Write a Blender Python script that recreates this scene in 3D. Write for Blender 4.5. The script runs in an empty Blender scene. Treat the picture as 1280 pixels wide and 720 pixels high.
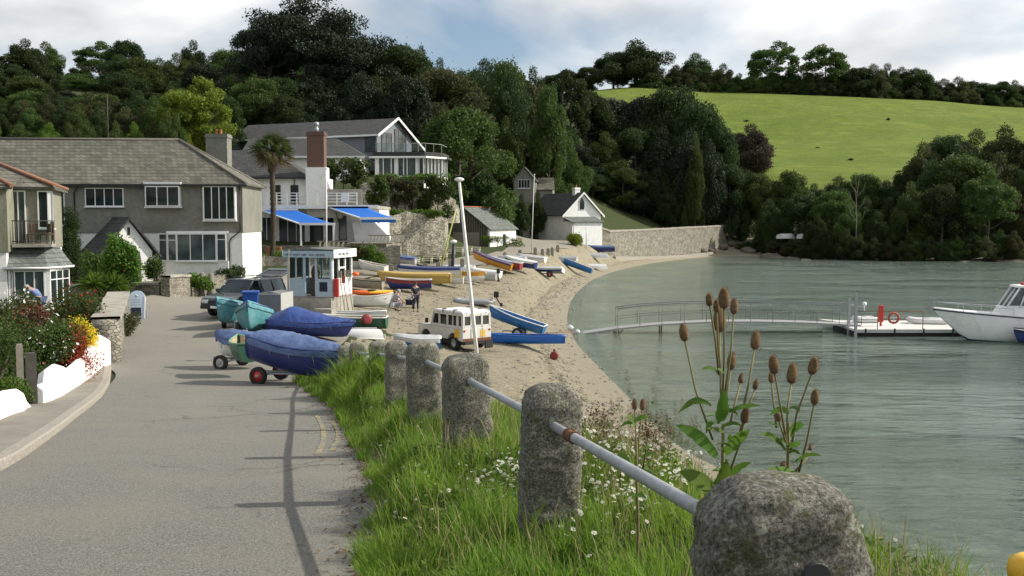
import bpy, bmesh, math, random
import numpy as np
from mathutils import Vector, Matrix, noise
random.seed(7); RNG = np.random.default_rng(7)
R = math.radians
SC = bpy.context.scene; COL = SC.collection
# ---------------------------------------------------------------- camera, sky, sun
F = 1250.0; PITCH = math.atan(85/F); EYE = 6.8
cd = bpy.data.cameras.new('camera'); cam = bpy.data.objects.new('camera', cd); COL.objects.link(cam)
cd.sensor_width = 36; cd.lens = 36*F/1280; cd.clip_start = 0.1; cd.clip_end = 5000
cam.location = (0, 0, EYE); cam.rotation_euler = (R(90)-PITCH, 0, 0); SC.camera = cam
SUN_EL, SUN_AZ = R(34), R(82)          # azimuth clockwise from +Y
SC.view_settings.view_transform = 'Standard'; SC.view_settings.look = 'None'
SC.view_settings.exposure = 0.10; SC.view_settings.gamma = 1
W = bpy.data.worlds.new('World'); SC.world = W; W.use_nodes = True
nt = W.node_tree; nt.nodes.clear()
def N(nt, typ, **kw):
    n = nt.nodes.new(typ)
    for k, v in kw.items():
        if k.startswith('i_'): n.inputs[k[2:].replace('_', ' ')].default_value = v
        else: setattr(n, k, v)
    return n
def math_node(nt, op, a, b=None):
    n = nt.nodes.new('ShaderNodeMath'); n.operation = op
    for i, v in enumerate((a, b)):
        if v is None: continue
        if isinstance(v, (int, float)): n.inputs[i].default_value = v
        else: nt.links.new(v, n.inputs[i])
    return n.outputs[0]
def ramp(nt, fac, stops):
    n = nt.nodes.new('ShaderNodeValToRGB'); cr = n.color_ramp
    while len(cr.elements) < len(stops): cr.elements.new(0.5)
    for e, (p, c) in zip(cr.elements, stops):
        e.position = p; e.color = (c, c, c, 1) if isinstance(c, (int, float)) else tuple(c)+(1,)
    nt.links.new(fac, n.inputs[0]); return n.outputs[0]
sky = N(nt, 'ShaderNodeTexSky', sky_type='NISHITA', sun_disc=False, sun_elevation=SUN_EL, sun_rotation=SUN_AZ, air_density=1.0, dust_density=1.2, ozone_density=1.5)
bg1 = N(nt, 'ShaderNodeBackground'); bg1.inputs[1].default_value = 0.12; nt.links.new(sky.outputs[0], bg1.inputs[0])
tc = N(nt, 'ShaderNodeTexCoord'); sep = N(nt, 'ShaderNodeSeparateXYZ'); nt.links.new(tc.outputs['Generated'], sep.inputs[0])
den = math_node(nt, 'ADD', math_node(nt, 'MAXIMUM', sep.outputs[2], 0.0), 0.30)
cx = math_node(nt, 'DIVIDE', sep.outputs[0], den); cy = math_node(nt, 'DIVIDE', sep.outputs[1], den)
cmb = N(nt, 'ShaderNodeCombineXYZ'); nt.links.new(cx, cmb.inputs[0]); nt.links.new(cy, cmb.inputs[1]); cmb.inputs[2].default_value = 3.7
cl = N(nt, 'ShaderNodeTexNoise', i_Scale=1.15, i_Detail=7.0, i_Roughness=0.5, i_Distortion=0.25); nt.links.new(cmb.outputs[0], cl.inputs['Vector'])
shift = math_node(nt, 'MULTIPLY', math_node(nt, 'ABSOLUTE', math_node(nt, 'SUBTRACT', sep.outputs[0], 0.06)), -0.20)
dens = math_node(nt, 'ADD', cl.outputs[0], shift)
cov = ramp(nt, dens, [(0.29, 0.0), (0.44, 1.0)])
cl2 = N(nt, 'ShaderNodeTexNoise', i_Scale=2.1, i_Detail=5.0, i_Roughness=0.5); nt.links.new(cmb.outputs[0], cl2.inputs['Vector'])
ccol = ramp(nt, cl2.outputs[0], [(0.36, (0.62, 0.65, 0.68)), (0.46, (0.80, 0.82, 0.83)), (0.56, (1.0, 1.0, 0.99))])
bg2 = N(nt, 'ShaderNodeBackground'); bg2.inputs[1].default_value = 1.0; nt.links.new(ccol, bg2.inputs[0])
mx = N(nt, 'ShaderNodeMixShader'); nt.links.new(cov, mx.inputs[0]); nt.links.new(bg1.outputs[0], mx.inputs[1]); nt.links.new(bg2.outputs[0], mx.inputs[2])
wo = N(nt, 'ShaderNodeOutputWorld'); nt.links.new(mx.outputs[0], wo.inputs[0])
sd = bpy.data.lights.new('sun', 'SUN'); sun = bpy.data.objects.new('sun', sd); COL.objects.link(sun)
sd.energy = 5.0; sd.angle = R(0.5); sd.color = (1.0, 0.93, 0.82)
sdir = Vector((math.sin(SUN_AZ)*math.cos(SUN_EL), math.cos(SUN_AZ)*math.cos(SUN_EL), math.sin(SUN_EL)))
sun.rotation_euler = sdir.to_track_quat('Z', 'Y').to_euler(); sun.location = (60, 0, 60)
# ---------------------------------------------------------------- picture -> place helpers
def P(px, py, Y):
    u = (px-640)/F; v = (360-py)/F; c, s = math.cos(PITCH), math.sin(PITCH)
    d = Vector((u, c+v*s, -s+v*c)); d *= Y/d.y
    return Vector((d.x, Y, EYE+d.z))
def PX(px, Y): return (px-640)/F*Y/ (math.cos(PITCH))      # x at a distance (near the horizon)
def PZ(py, Y): return P(640, py, Y).z
# ---------------------------------------------------------------- materials
MATS = {}
def mat(name, color, rough=0.7, var=0.15, scale=6.0, bump=0.0, bscale=30.0, metal=0.0, spec=0.5, color2=None, c2pos=(0.45, 0.6), c2scale=2.0, coat=0.0):
    if name in MATS: return MATS[name]
    m = bpy.data.materials.new(name); m.use_nodes = True; t = m.node_tree; b = t.nodes['Principled BSDF']
    co = N(t, 'ShaderNodeTexCoord'); n1 = N(t, 'ShaderNodeTexNoise', i_Scale=scale, i_Detail=6.0, i_Roughness=0.65); t.links.new(co.outputs['Object'], n1.inputs['Vector'])
    c = Vector(color); lo = tuple(max(0, x*(1-var)) for x in c); hi = tuple(min(1, x*(1+var)) for x in c)
    out = ramp(t, n1.outputs[0], [(0.3, lo), (0.7, hi)])
    if color2 is not None:
        n2 = N(t, 'ShaderNodeTexNoise', i_Scale=c2scale, i_Detail=8.0, i_Roughness=0.7, i_Distortion=0.4); t.links.new(co.outputs['Object'], n2.inputs['Vector'])
        f = ramp(t, n2.outputs[0], [(c2pos[0], 0.0), (c2pos[1], 1.0)])
        mxr = N(t, 'ShaderNodeMixRGB'); mxr.inputs[2].default_value = tuple(color2)+(1,); t.links.new(f, mxr.inputs[0]); t.links.new(out, mxr.inputs[1]); out = mxr.outputs[0]
    t.links.new(out, b.inputs['Base Color']); b.inputs['Roughness'].default_value = rough; b.inputs['Metallic'].default_value = metal
    b.inputs['Specular IOR Level'].default_value = spec; b.inputs['Coat Weight'].default_value = coat
    if bump > 0:
        n3 = N(t, 'ShaderNodeTexNoise', i_Scale=bscale, i_Detail=5.0, i_Roughness=0.7); t.links.new(co.outputs['Object'], n3.inputs['Vector'])
        bp = N(t, 'ShaderNodeBump', i_Distance=bump, i_Strength=1.0); t.links.new(n3.outputs[0], bp.inputs['Height']); t.links.new(bp.outputs[0], b.inputs['Normal'])
    MATS[name] = m; return m
def stone_mat(name, c1, c2, mortar, sx=3.0, sz=7.0, bump=0.03, brick=False, wob=0.12):
    """rubble masonry: stretched voronoi cells (or bricks) with recessed joints"""
    m = bpy.data.materials.new(name); m.use_nodes = True; t = m.node_tree; b = t.nodes['Principled BSDF']; L = t.links.new
    co = N(t, 'ShaderNodeTexCoord'); s = N(t, 'ShaderNodeSeparateXYZ'); L(co.outputs['Object'], s.inputs[0])
    cm = N(t, 'ShaderNodeCombineXYZ'); L(math_node(t, 'ADD', s.outputs[0], s.outputs[1]), cm.inputs[0]); L(s.outputs[2], cm.inputs[1])
    if brick:
        v = N(t, 'ShaderNodeTexBrick'); v.inputs['Scale'].default_value = 1.0; v.inputs['Brick Width'].default_value = sx; v.inputs['Row Height'].default_value = sz
        v.inputs['Mortar Size'].default_value = 0.012; v.inputs['Color1'].default_value = tuple(c1)+(1,); v.inputs['Color2'].default_value = tuple(c2)+(1,); v.inputs['Mortar'].default_value = tuple(mortar)+(1,)
        L(cm.outputs[0], v.inputs['Vector']); colr = v.outputs[0]; hgt = math_node(t, 'SUBTRACT', 1.0, v.outputs['Fac'])
    else:
        nz = N(t, 'ShaderNodeTexNoise', i_Scale=3.0, i_Detail=3.0); L(co.outputs['Object'], nz.inputs['Vector'])
        ad = N(t, 'ShaderNodeVectorMath', operation='MULTIPLY_ADD'); L(nz.outputs['Color'], ad.inputs[0]); ad.inputs[1].default_value = (wob, wob, 0); L(cm.outputs[0], ad.inputs[2])
        mp = N(t, 'ShaderNodeMapping'); mp.inputs['Scale'].default_value = (sx, sz, 1); L(ad.outputs[0], mp.inputs[0])
        v = N(t, 'ShaderNodeTexVoronoi', voronoi_dimensions='2D'); v.inputs['Scale'].default_value = 1.0; L(mp.outputs[0], v.inputs['Vector'])
        e = N(t, 'ShaderNodeTexVoronoi', voronoi_dimensions='2D', feature='DISTANCE_TO_EDGE'); e.inputs['Scale'].default_value = 1.0; L(mp.outputs[0], e.inputs['Vector'])
        sr = N(t, 'ShaderNodeSeparateXYZ'); L(v.outputs['Color'], sr.inputs[0])
        cc = ramp(t, sr.outputs[0], [(0.0, c1), (0.5, tuple((a+b_)/2*1.1 for a, b_ in zip(c1, c2))), (1.0, c2)])
        ef = ramp(t, e.outputs['Distance'], [(0.02, 0.0), (0.09, 1.0)])
        mm = N(t, 'ShaderNodeMixRGB'); mm.inputs[1].default_value = tuple(mortar)+(1,); L(ef, mm.inputs[0]); L(cc, mm.inputs[2]); colr = mm.outputs[0]; hgt = ef
    n2 = N(t, 'ShaderNodeTexNoise', i_Scale=1.3, i_Detail=8.0, i_Roughness=0.7); L(co.outputs['Object'], n2.inputs['Vector'])
    m2 = N(t, 'ShaderNodeMixRGB', blend_type='MULTIPLY'); m2.inputs[0].default_value = 1.0; L(colr, m2.inputs[1]); L(ramp(t, n2.outputs[0], [(0.3, (0.6, 0.62, 0.55)), (0.7, (1.15, 1.12, 1.1))]), m2.inputs[2])
    L(m2.outputs[0], b.inputs['Base Color']); b.inputs['Roughness'].default_value = 0.92
    bp = N(t, 'ShaderNodeBump', i_Distance=bump, i_Strength=1.0); L(hgt, bp.inputs['Height']); L(bp.outputs[0], b.inputs['Normal'])
    MATS[name] = m; return m
def slate_mat(name, c1, c2):
    m = stone_mat(name, c1, c2, tuple(x*0.35 for x in c1), sx=0.32, sz=0.2, bump=0.02, brick=True); return m
def leaf_mat(name, c, c2, trans=0.4, var=0.24):
    m = bpy.data.materials.new(name); m.use_nodes = True; t = m.node_tree; L = t.links.new; b = t.nodes['Principled BSDF']
    oi = N(t, 'ShaderNodeObjectInfo'); g = N(t, 'ShaderNodeNewGeometry'); co = N(t, 'ShaderNodeTexCoord')
    nz = N(t, 'ShaderNodeTexNoise', i_Scale=1.1, i_Detail=3.0); L(g.outputs['Position'], nz.inputs['Vector'])
    f = math_node(t, 'ADD', math_node(t, 'MULTIPLY', g.outputs['Random Per Island'], 0.45), math_node(t, 'MULTIPLY', nz.outputs[0], 0.6))
    base = ramp(t, f, [(0.2, c), (0.85, c2)])
    hs = N(t, 'ShaderNodeHueSaturation'); L(base, hs.inputs['Color'])
    L(math_node(t, 'ADD', math_node(t, 'MULTIPLY', oi.outputs['Random'], 0.03), 0.487), hs.inputs['Hue'])
    L(math_node(t, 'ADD', math_node(t, 'MULTIPLY', oi.outputs['Random'], var*2), 1-var), hs.inputs['Value'])
    L(hs.outputs[0], b.inputs['Base Color']); b.inputs['Roughness'].default_value = 0.6; b.inputs['Specular IOR Level'].default_value = 0.25
    tr = N(t, 'ShaderNodeBsdfTranslucent'); L(hs.outputs[0], tr.inputs[0]); ms = N(t, 'ShaderNodeMixShader'); ms.inputs[0].default_value = trans
    L(b.outputs[0], ms.inputs[1]); L(tr.outputs[0], ms.inputs[2]); L(ms.outputs[0], t.nodes['Material Output'].inputs[0])
    MATS[name] = m; return m
def M(n): return MATS[n]
mat('white_paint', (0.78, 0.78, 0.75), 0.5, 0.06, 3, color2=(0.55, 0.54, 0.48), c2pos=(0.55, 0.8), c2scale=1.2)
mat('white_wash', (0.80, 0.80, 0.77), 0.85, 0.05, 5, 0.01, 12, color2=(0.58, 0.57, 0.50), c2pos=(0.52, 0.75), c2scale=1.5)
mat('white_trim', (0.80, 0.80, 0.78), 0.4, 0.03)
mat('pebbledash', (0.22, 0.215, 0.18), 0.95, 0.2, 4, 0.012, 60, color2=(0.15, 0.155, 0.13), c2pos=(0.45, 0.7), c2scale=0.5)
mat('mossy_render', (0.24, 0.235, 0.18), 0.95, 0.2, 8, 0.01, 40, color2=(0.15, 0.16, 0.09), c2pos=(0.48, 0.7), c2scale=0.8)
mat('grey_cladding', (0.16, 0.18, 0.20), 0.7, 0.1)
mat('dark_timber', (0.07, 0.065, 0.055), 0.8, 0.3, 8)
mat('weathered_wood', (0.26, 0.235, 0.19), 0.85, 0.25, 10, 0.004, 40)
mat('bark', (0.09, 0.075, 0.055), 0.95, 0.3, 5, 0.03, 12)
mat('palm_bark', (0.06, 0.045, 0.03), 0.95, 0.3, 12, 0.03, 20)
mat('black_rubber', (0.02, 0.02, 0.02), 0.8, 0.2)
mat('black_metal', (0.03, 0.03, 0.033), 0.45, 0.2, metal=0.3)
mat('galvanised', (0.36, 0.38, 0.40), 0.5, 0.15, 14, metal=0.35, color2=(0.22, 0.2, 0.18), c2pos=(0.55, 0.72), c2scale=9)
mat('rust', (0.16, 0.07, 0.03), 0.9, 0.4, 20, 0.003, 60)
mat('red_paint', (0.45, 0.03, 0.02), 0.45, 0.15)
mat('dark_red', (0.22, 0.03, 0.03), 0.55, 0.2)
mat('navy_paint', (0.02, 0.035, 0.15), 0.35, 0.15)
mat('blue_paint', (0.015, 0.12, 0.36), 0.35, 0.12, color2=(0.03, 0.16, 0.36), c2scale=4)
mat('bright_blue', (0.015, 0.13, 0.50), 0.35, 0.1)
mat('teal_paint', (0.07, 0.25, 0.28), 0.5, 0.2, color2=(0.13, 0.30, 0.32), c2scale=4)
mat('green_paint', (0.03, 0.10, 0.06), 0.45, 0.2)
mat('light_green', (0.16, 0.32, 0.18), 0.45, 0.2)
mat('yellow_paint', (0.50, 0.34, 0.07), 0.45, 0.15, color2=(0.42, 0.30, 0.12), c2scale=3)
mat('amber_paint', (0.48, 0.22, 0.02), 0.45, 0.15)
mat('orange_plastic', (0.75, 0.13, 0.015), 0.35, 0.08)
mat('yellow_plastic', (0.8, 0.45, 0.03), 0.35, 0.08)
mat('grey_grp', (0.42, 0.43, 0.43), 0.4, 0.1)
mat('pale_grp', (0.66, 0.67, 0.65), 0.35, 0.06, color2=(0.5, 0.5, 0.45), c2pos=(0.5, 0.75))
mat('boat_inside', (0.40, 0.33, 0.22), 0.7, 0.2)
mat('inflatable_grey', (0.30, 0.31, 0.32), 0.5, 0.1)
mat('blue_tarp', (0.07, 0.115, 0.25), 0.65, 0.25, 3, 0.05, 4, color2=(0.12, 0.175, 0.32), c2pos=(0.45, 0.7), c2scale=2)
mat('bright_tarp', (0.02, 0.055, 0.22), 0.42, 0.3, 3, 0.06, 4)
mat('awning_blue', (0.01, 0.13, 0.52), 0.75, 0.06)
mat('kiosk_blue', (0.36, 0.45, 0.53), 0.55, 0.08, color2=(0.42, 0.5, 0.55), c2scale=3)
mat('concrete', (0.36, 0.34, 0.29), 0.9, 0.15, 6, 0.006, 40, color2=(0.25, 0.235, 0.19), c2scale=1.5)
mat('ridge_brown', (0.24, 0.12, 0.07), 0.9, 0.3, 8)
mat('terracotta', (0.36, 0.14, 0.07), 0.85, 0.2, 12)
mat('brick_dark', (0.13, 0.075, 0.055), 0.9, 0.25, 20, 0.01, 50)
mat('plastic_blue', (0.01, 0.06, 0.30), 0.4, 0.08)
mat('skin', (0.45, 0.26, 0.18), 0.6, 0.06)
mat('hair_grey', (0.35, 0.33, 0.30), 0.9, 0.2); mat('hair_dark', (0.05, 0.035, 0.025), 0.9, 0.2)
mat('denim', (0.045, 0.065, 0.13), 0.9, 0.2); mat('blue_shirt', (0.14, 0.19, 0.34), 0.9, 0.15)
mat('navy_cloth', (0.018, 0.024, 0.05), 0.9, 0.2); mat('white_cloth', (0.7, 0.7, 0.72), 0.9, 0.08); mat('grey_cloth', (0.25, 0.26, 0.28), 0.9, 0.1)
mat('suv_paint', (0.025, 0.045, 0.05), 0.25, 0.1, coat=0.6, metal=0.3)
mat('lr_white', (0.62, 0.61, 0.57), 0.4, 0.05, 4, color2=(0.45, 0.42, 0.35), c2pos=(0.52, 0.75), c2scale=2)
mat('sticker', (0.7, 0.42, 0.04), 0.5, 0.3, 30)
mat('headlamp', (0.6, 0.62, 0.65), 0.15, 0.05); mat('tail_red', (0.4, 0.02, 0.02), 0.25, 0.05)
mat('lettering', (0.05, 0.06, 0.10), 0.6, 0.1)
mat('hub_grey', (0.4, 0.4, 0.38), 0.5, 0.15)
mat('rope', (0.30, 0.27, 0.2), 0.9, 0.2)
mat('yellow_flower', (0.75, 0.55, 0.02), 0.8, 0.2)
stone_mat('stone_wall', (0.18, 0.165, 0.135), (0.36, 0.33, 0.28), (0.11, 0.10, 0.08), 4.2, 10.0)
stone_mat('cliff_stone', (0.26, 0.24, 0.19), (0.56, 0.53, 0.45), (0.12, 0.11, 0.085), 2.4, 6.2, 0.08)
stone_mat('sea_wall_stone', (0.20, 0.185, 0.15), (0.36, 0.34, 0.285), (0.15, 0.14, 0.115), 1.6, 3.6, 0.05)
stone_mat('brick', (0.16, 0.06, 0.035), (0.24, 0.10, 0.06), (0.2, 0.17, 0.14), 0.23, 0.075, 0.008, brick=True)
slate_mat('slate', (0.125, 0.122, 0.10), (0.20, 0.195, 0.16)); slate_mat('slate_dark', (0.055, 0.058, 0.06), (0.085, 0.085, 0.085)); slate_mat('slate_green', (0.13, 0.15, 0.145), (0.19, 0.21, 0.2))
leaf_mat('leaf_dark', (0.020, 0.036, 0.011), (0.055, 0.09, 0.022)); leaf_mat('leaf_mid', (0.035, 0.065, 0.014), (0.095, 0.14, 0.03))
leaf_mat('leaf_pine', (0.010, 0.020, 0.010), (0.03, 0.048, 0.018), 0.15, 0.15); leaf_mat('leaf_olive', (0.035, 0.045, 0.016), (0.10, 0.105, 0.035))
leaf_mat('leaf_lime', (0.09, 0.14, 0.015), (0.22, 0.27, 0.03), 0.4, 0.1); leaf_mat('leaf_green', (0.045, 0.105, 0.015), (0.15, 0.25, 0.035), 0.4, 0.15)
leaf_mat('leaf_purple', (0.035, 0.032, 0.02), (0.075, 0.062, 0.035), 0.2, 0.1); leaf_mat('leaf_red', (0.20, 0.03, 0.015), (0.42, 0.06, 0.03), 0.3, 0.1)
leaf_mat('leaf_yellow', (0.55, 0.38, 0.01), (0.8, 0.62, 0.03), 0.3, 0.05); leaf_mat('leaf_brown', (0.075, 0.055, 0.025), (0.17, 0.125, 0.055), 0.3, 0.15)
leaf_mat('grass_blade', (0.06, 0.13, 0.012), (0.29, 0.40, 0.05), 0.5, 0.02); leaf_mat('grass_dry', (0.25, 0.2, 0.09), (0.42, 0.36, 0.19), 0.4, 0.02)
leaf_mat('petal_white', (0.7, 0.7, 0.66), (0.85, 0.85, 0.82), 0.3, 0.02); leaf_mat('petal_pink', (0.6, 0.12, 0.12), (0.75, 0.3, 0.25), 0.3, 0.02)
def granite():
    m = bpy.data.materials.new('granite'); m.use_nodes = True; t = m.node_tree; b = t.nodes['Principled BSDF']; L = t.links.new
    co = N(t, 'ShaderNodeTexCoord'); O = co.outputs['Object']
    n1 = N(t, 'ShaderNodeTexNoise', i_Scale=75.0, i_Detail=4.0, i_Roughness=0.8); L(O, n1.inputs['Vector'])
    c0 = ramp(t, n1.outputs[0], [(0.36, (0.035, 0.033, 0.026)), (0.5, (0.18, 0.17, 0.135)), (0.66, (0.42, 0.40, 0.34))])
    n2 = N(t, 'ShaderNodeTexNoise', i_Scale=9.0, i_Detail=9.0, i_Roughness=0.75, i_Distortion=0.6); L(O, n2.inputs['Vector'])
    m1 = N(t, 'ShaderNodeMixRGB'); L(ramp(t, n2.outputs[0], [(0.52, 0.0), (0.6, 0.8)]), m1.inputs[0]); L(c0, m1.inputs[1]); m1.inputs[2].default_value = (0.115, 0.12, 0.045, 1)
    n4 = N(t, 'ShaderNodeTexNoise', i_Scale=17.0, i_Detail=7.0, i_Roughness=0.7); L(O, n4.inputs['Vector'])
    m2 = N(t, 'ShaderNodeMixRGB'); L(ramp(t, n4.outputs[0], [(0.57, 0.0), (0.63, 0.75)]), m2.inputs[0]); L(m1.outputs[0], m2.inputs[1]); m2.inputs[2].default_value = (0.40, 0.42, 0.33, 1)
    n5 = N(t, 'ShaderNodeTexNoise', i_Scale=11.0, i_Detail=7.0, i_Roughness=0.7); 
    mp = N(t, 'ShaderNodeMapping'); mp.inputs['Location'].default_value = (5, 3, 1); L(O, mp.inputs[0]); L(mp.outputs[0], n5.inputs['Vector'])
    m3 = N(t, 'ShaderNodeMixRGB'); L(ramp(t, n5.outputs[0], [(0.6, 0.0), (0.68, 0.75)]), m3.inputs[0]); L(m2.outputs[0], m3.inputs[1]); m3.inputs[2].default_value = (0.04, 0.04, 0.03, 1)
    L(m3.outputs[0], b.inputs['Base Color']); b.inputs['Roughness'].default_value = 0.95
    h = math_node(t, 'ADD', n1.outputs[0], math_node(t, 'MULTIPLY', n2.outputs[0], 2.5))
    bp = N(t, 'ShaderNodeBump', i_Distance=0.014, i_Strength=1.0); L(h, bp.inputs['Height']); L(bp.outputs[0], b.inputs['Normal'])
    MATS['granite'] = m
granite()
def glass(name, col, rough=0.06):
    m = bpy.data.materials.new(name); m.use_nodes = True; b = m.node_tree.nodes['Principled BSDF']
    b.inputs['Base Color'].default_value = tuple(col)+(1,); b.inputs['Roughness'].default_value = rough; b.inputs['Specular IOR Level'].default_value = 0.6; MATS[name] = m
    t = m.node_tree; n = N(t, 'ShaderNodeTexNoise', i_Scale=0.9, i_Detail=2.0); co = N(t, 'ShaderNodeTexCoord'); t.links.new(co.outputs['Object'], n.inputs['Vector'])
    t.links.new(ramp(t, n.outputs[0], [(0.35, tuple(c*0.5 for c in col)), (0.7, tuple(c*1.6 for c in col))]), b.inputs['Base Color'])
glass('window_glass', (0.02, 0.028, 0.03)); glass('curtain_glass', (0.06, 0.08, 0.085), 0.12)
def clear_glass():
    m = bpy.data.materials.new('clear_glass'); m.use_nodes = True; t = m.node_tree; L = t.links.new
    tr = N(t, 'ShaderNodeBsdfTransparent'); tr.inputs[0].default_value = (0.8, 0.85, 0.85, 1); gl = N(t, 'ShaderNodeBsdfGlossy', i_Roughness=0.05); fr = N(t, 'ShaderNodeFresnel', i_IOR=1.5); ms = N(t, 'ShaderNodeMixShader')
    L(fr.outputs[0], ms.inputs[0]); L(tr.outputs[0], ms.inputs[1]); L(gl.outputs[0], ms.inputs[2]); L(ms.outputs[0], t.nodes['Material Output'].inputs[0]); MATS['clear_glass'] = m
clear_glass()
# ---------------------------------------------------------------- object helpers
def thing(name, label, cat, loc=(0, 0, 0), rot=0, group=None):
    o = bpy.data.objects.new(name, None); COL.objects.link(o); o.location = loc; o.empty_display_size = 0.3
    o.rotation_euler = rot if isinstance(rot, (tuple, list)) else (0, 0, rot)
    o['label'] = label; o['category'] = cat
    if group: o['group'] = group
    return o
def tag(o, label, cat, group=None, kind=None):
    if label: o['label'] = label
    if cat: o['category'] = cat
    if group: o['group'] = group
    if kind: o['kind'] = kind
    return o
def link(name, me, m, parent=None, loc=None, rot=None):
    o = bpy.data.objects.new(name, me); COL.objects.link(o)
    ms = m if isinstance(m, (list, tuple)) else [m]
    for q in ms: me.materials.append(MATS[q] if isinstance(q, str) else q)
    if parent is not None: o.parent = parent
    if loc is not None: o.location = loc
    if rot is not None: o.rotation_euler = rot
    return o
def np_mesh(name, V, Fq, smooth=False):
    """V (n,3), Fq (m,k) array of faces"""
    me = bpy.data.meshes.new(name); V = np.asarray(V, np.float32); Fq = np.asarray(Fq, np.int32)
    me.vertices.add(len(V)); me.vertices.foreach_set('co', V.ravel()); k = Fq.shape[1]
    me.loops.add(Fq.size); me.loops.foreach_set('vertex_index', Fq.ravel())
    me.polygons.add(len(Fq)); me.polygons.foreach_set('loop_start', np.arange(0, Fq.size, k, dtype=np.int32))
    me.update(calc_edges=True)
    me.polygons.foreach_set('use_smooth', np.full(len(Fq), smooth)); return me
class MB:
    def __init__(s): s.v = []; s.f = []; s.mi = []; s.sm = []; s.T = Matrix.Identity(4); s.m = 0
    def add(s, vs, fs, smooth=False):
        n = len(s.v); s.v += [tuple(s.T @ Vector(v)) for v in vs]; s.f += [tuple(n+i for i in f) for f in fs]; s.mi += [s.m]*len(fs); s.sm += [smooth]*len(fs); return s
    def box(s, x0, x1, y0, y1, z0, z1, b=0.0):
        if b > 0:
            bm = bmesh.new(); bmesh.ops.create_cube(bm, size=1); bmesh.ops.scale(bm, vec=(x1-x0, y1-y0, z1-z0), verts=bm.verts); bmesh.ops.translate(bm, vec=((x0+x1)/2, (y0+y1)/2, (z0+z1)/2), verts=bm.verts)
            bmesh.ops.bevel(bm, geom=bm.edges[:], offset=b, segments=2, affect='EDGES', profile=0.5); bm.verts.ensure_lookup_table()
            s.add([v.co[:] for v in bm.verts], [[v.index for v in f.verts] for f in bm.faces]); bm.free(); return s
        return s.add([(x0, y0, z0), (x1, y0, z0), (x1, y1, z0), (x0, y1, z0), (x0, y0, z1), (x1, y0, z1), (x1, y1, z1), (x0, y1, z1)], [(0, 3, 2, 1), (4, 5, 6, 7), (0, 1, 5, 4), (1, 2, 6, 5), (2, 3, 7, 6), (3, 0, 4, 7)])
    def prism(s, poly, axis, a, b):
        """poly: 2D points; axis x: (y,z) at x=a..b; y: (x,z); z: (x,y)"""
        def mk(p, t): return {'x': (t, p[0], p[1]), 'y': (p[0], t, p[1]), 'z': (p[0], p[1], t)}[axis]
        n = len(poly); vs = [mk(p, a) for p in poly]+[mk(p, b) for p in poly]
        return s.add(vs, [tuple(range(n)), tuple(range(2*n-1, n-1, -1))]+[(i, i+n, (i+1) % n+n, (i+1) % n) for i in range(n)])
    def tube(s, pts, r, n=8, cap=True, smooth=True):
        pts = [Vector(p) for p in pts]; rr = r if isinstance(r, (list, tuple)) else [r]*len(pts); vs = []; fs = []; up = None
        for i, p in enumerate(pts):
            d = (pts[min(i+1, len(pts)-1)]-pts[max(i-1, 0)]).normalized()
            if up is None: up = d.orthogonal().normalized()
            up = (up-d*up.dot(d)); up = up.normalized() if up.length > 1e-6 else d.orthogonal().normalized(); w = d.cross(up)
            for k in range(n):
                a = 2*math.pi*k/n; vs.append(p+(up*math.cos(a)+w*math.sin(a))*rr[i])
        for i in range(len(pts)-1):
            for k in range(n): fs.append((i*n+k, i*n+(k+1) % n, (i+1)*n+(k+1) % n, (i+1)*n+k))
        s.add(vs, fs, smooth)
        if cap: 
            L0 = len(s.v)-len(vs); s.f += [tuple(L0+k for k in range(n))[::-1], tuple(L0+(len(pts)-1)*n+k for k in range(n))]; s.mi += [s.m]*2; s.sm += [False]*2
        return s
    def lathe(s, prof, c=(0, 0, 0), n=14, axis='z', smooth=True, cap=True):
        vs = []; fs = []
        for r, z in prof:
            for k in range(n):
                a = 2*math.pi*k/n; x, y = r*math.cos(a), r*math.sin(a)
                v = {'z': (x, y, z), 'x': (z, x, y), 'y': (x, z, y)}[axis]; vs.append((v[0]+c[0], v[1]+c[1], v[2]+c[2]))
        for i in range(len(prof)-1):
            for k in range(n): fs.append((i*n+k, i*n+(k+1) % n, (i+1)*n+(k+1) % n, (i+1)*n+k))
        if cap: fs.append(tuple(range(n))[::-1]); fs.append(tuple((len(prof)-1)*n+k for k in range(n)))
        return s.add(vs, fs, smooth)
    def ball(s, c, r, n=10, sc=(1, 1, 1)):
        T = s.T; s.T = T @ Matrix.Translation(c) @ Matrix.Diagonal((sc[0], sc[1], sc[2], 1))
        m = max(4, n//2+1); s.lathe([(r*math.sin(math.pi*i/m)+1e-4, -r*math.cos(math.pi*i/m)) for i in range(m+1)], n=n); s.T = T; return s
    def sheet(s, grid, smooth=True):
        r, c = len(grid), len(grid[0]); return s.add([p for row in grid for p in row], [(i*c+j, i*c+j+1, (i+1)*c+j+1, (i+1)*c+j) for i in range(r-1) for j in range(c-1)], smooth)
    def build(s, name, m, parent=None, loc=None, rot=None, bevel=0.0, fixn=True):
        me = bpy.data.meshes.new(name); me.from_pydata(s.v, [], s.f); me.validate()
        if len(me.polygons) == len(s.sm):
            me.polygons.foreach_set('use_smooth', s.sm); me.polygons.foreach_set('material_index', s.mi)
        if fixn:
            bm = bmesh.new(); bm.from_mesh(me); bmesh.ops.recalc_face_normals(bm, faces=bm.faces[:]); bm.to_mesh(me); bm.free()
        o = link(name, me, m, parent, loc, rot)
        if bevel: 
            bv = o.modifiers.new('edge', 'BEVEL'); bv.width = bevel; bv.segments = 2; bv.limit_method = 'ANGLE'
        return o
def copy_tree(o, parent=None):
    c = o.copy(); COL.objects.link(c); c.parent = parent
    for ch in CH.get(o.name, None) or [x for x in bpy.data.objects if x.parent == o]: copy_tree(ch, c)
    return c
CH = {}
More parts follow.
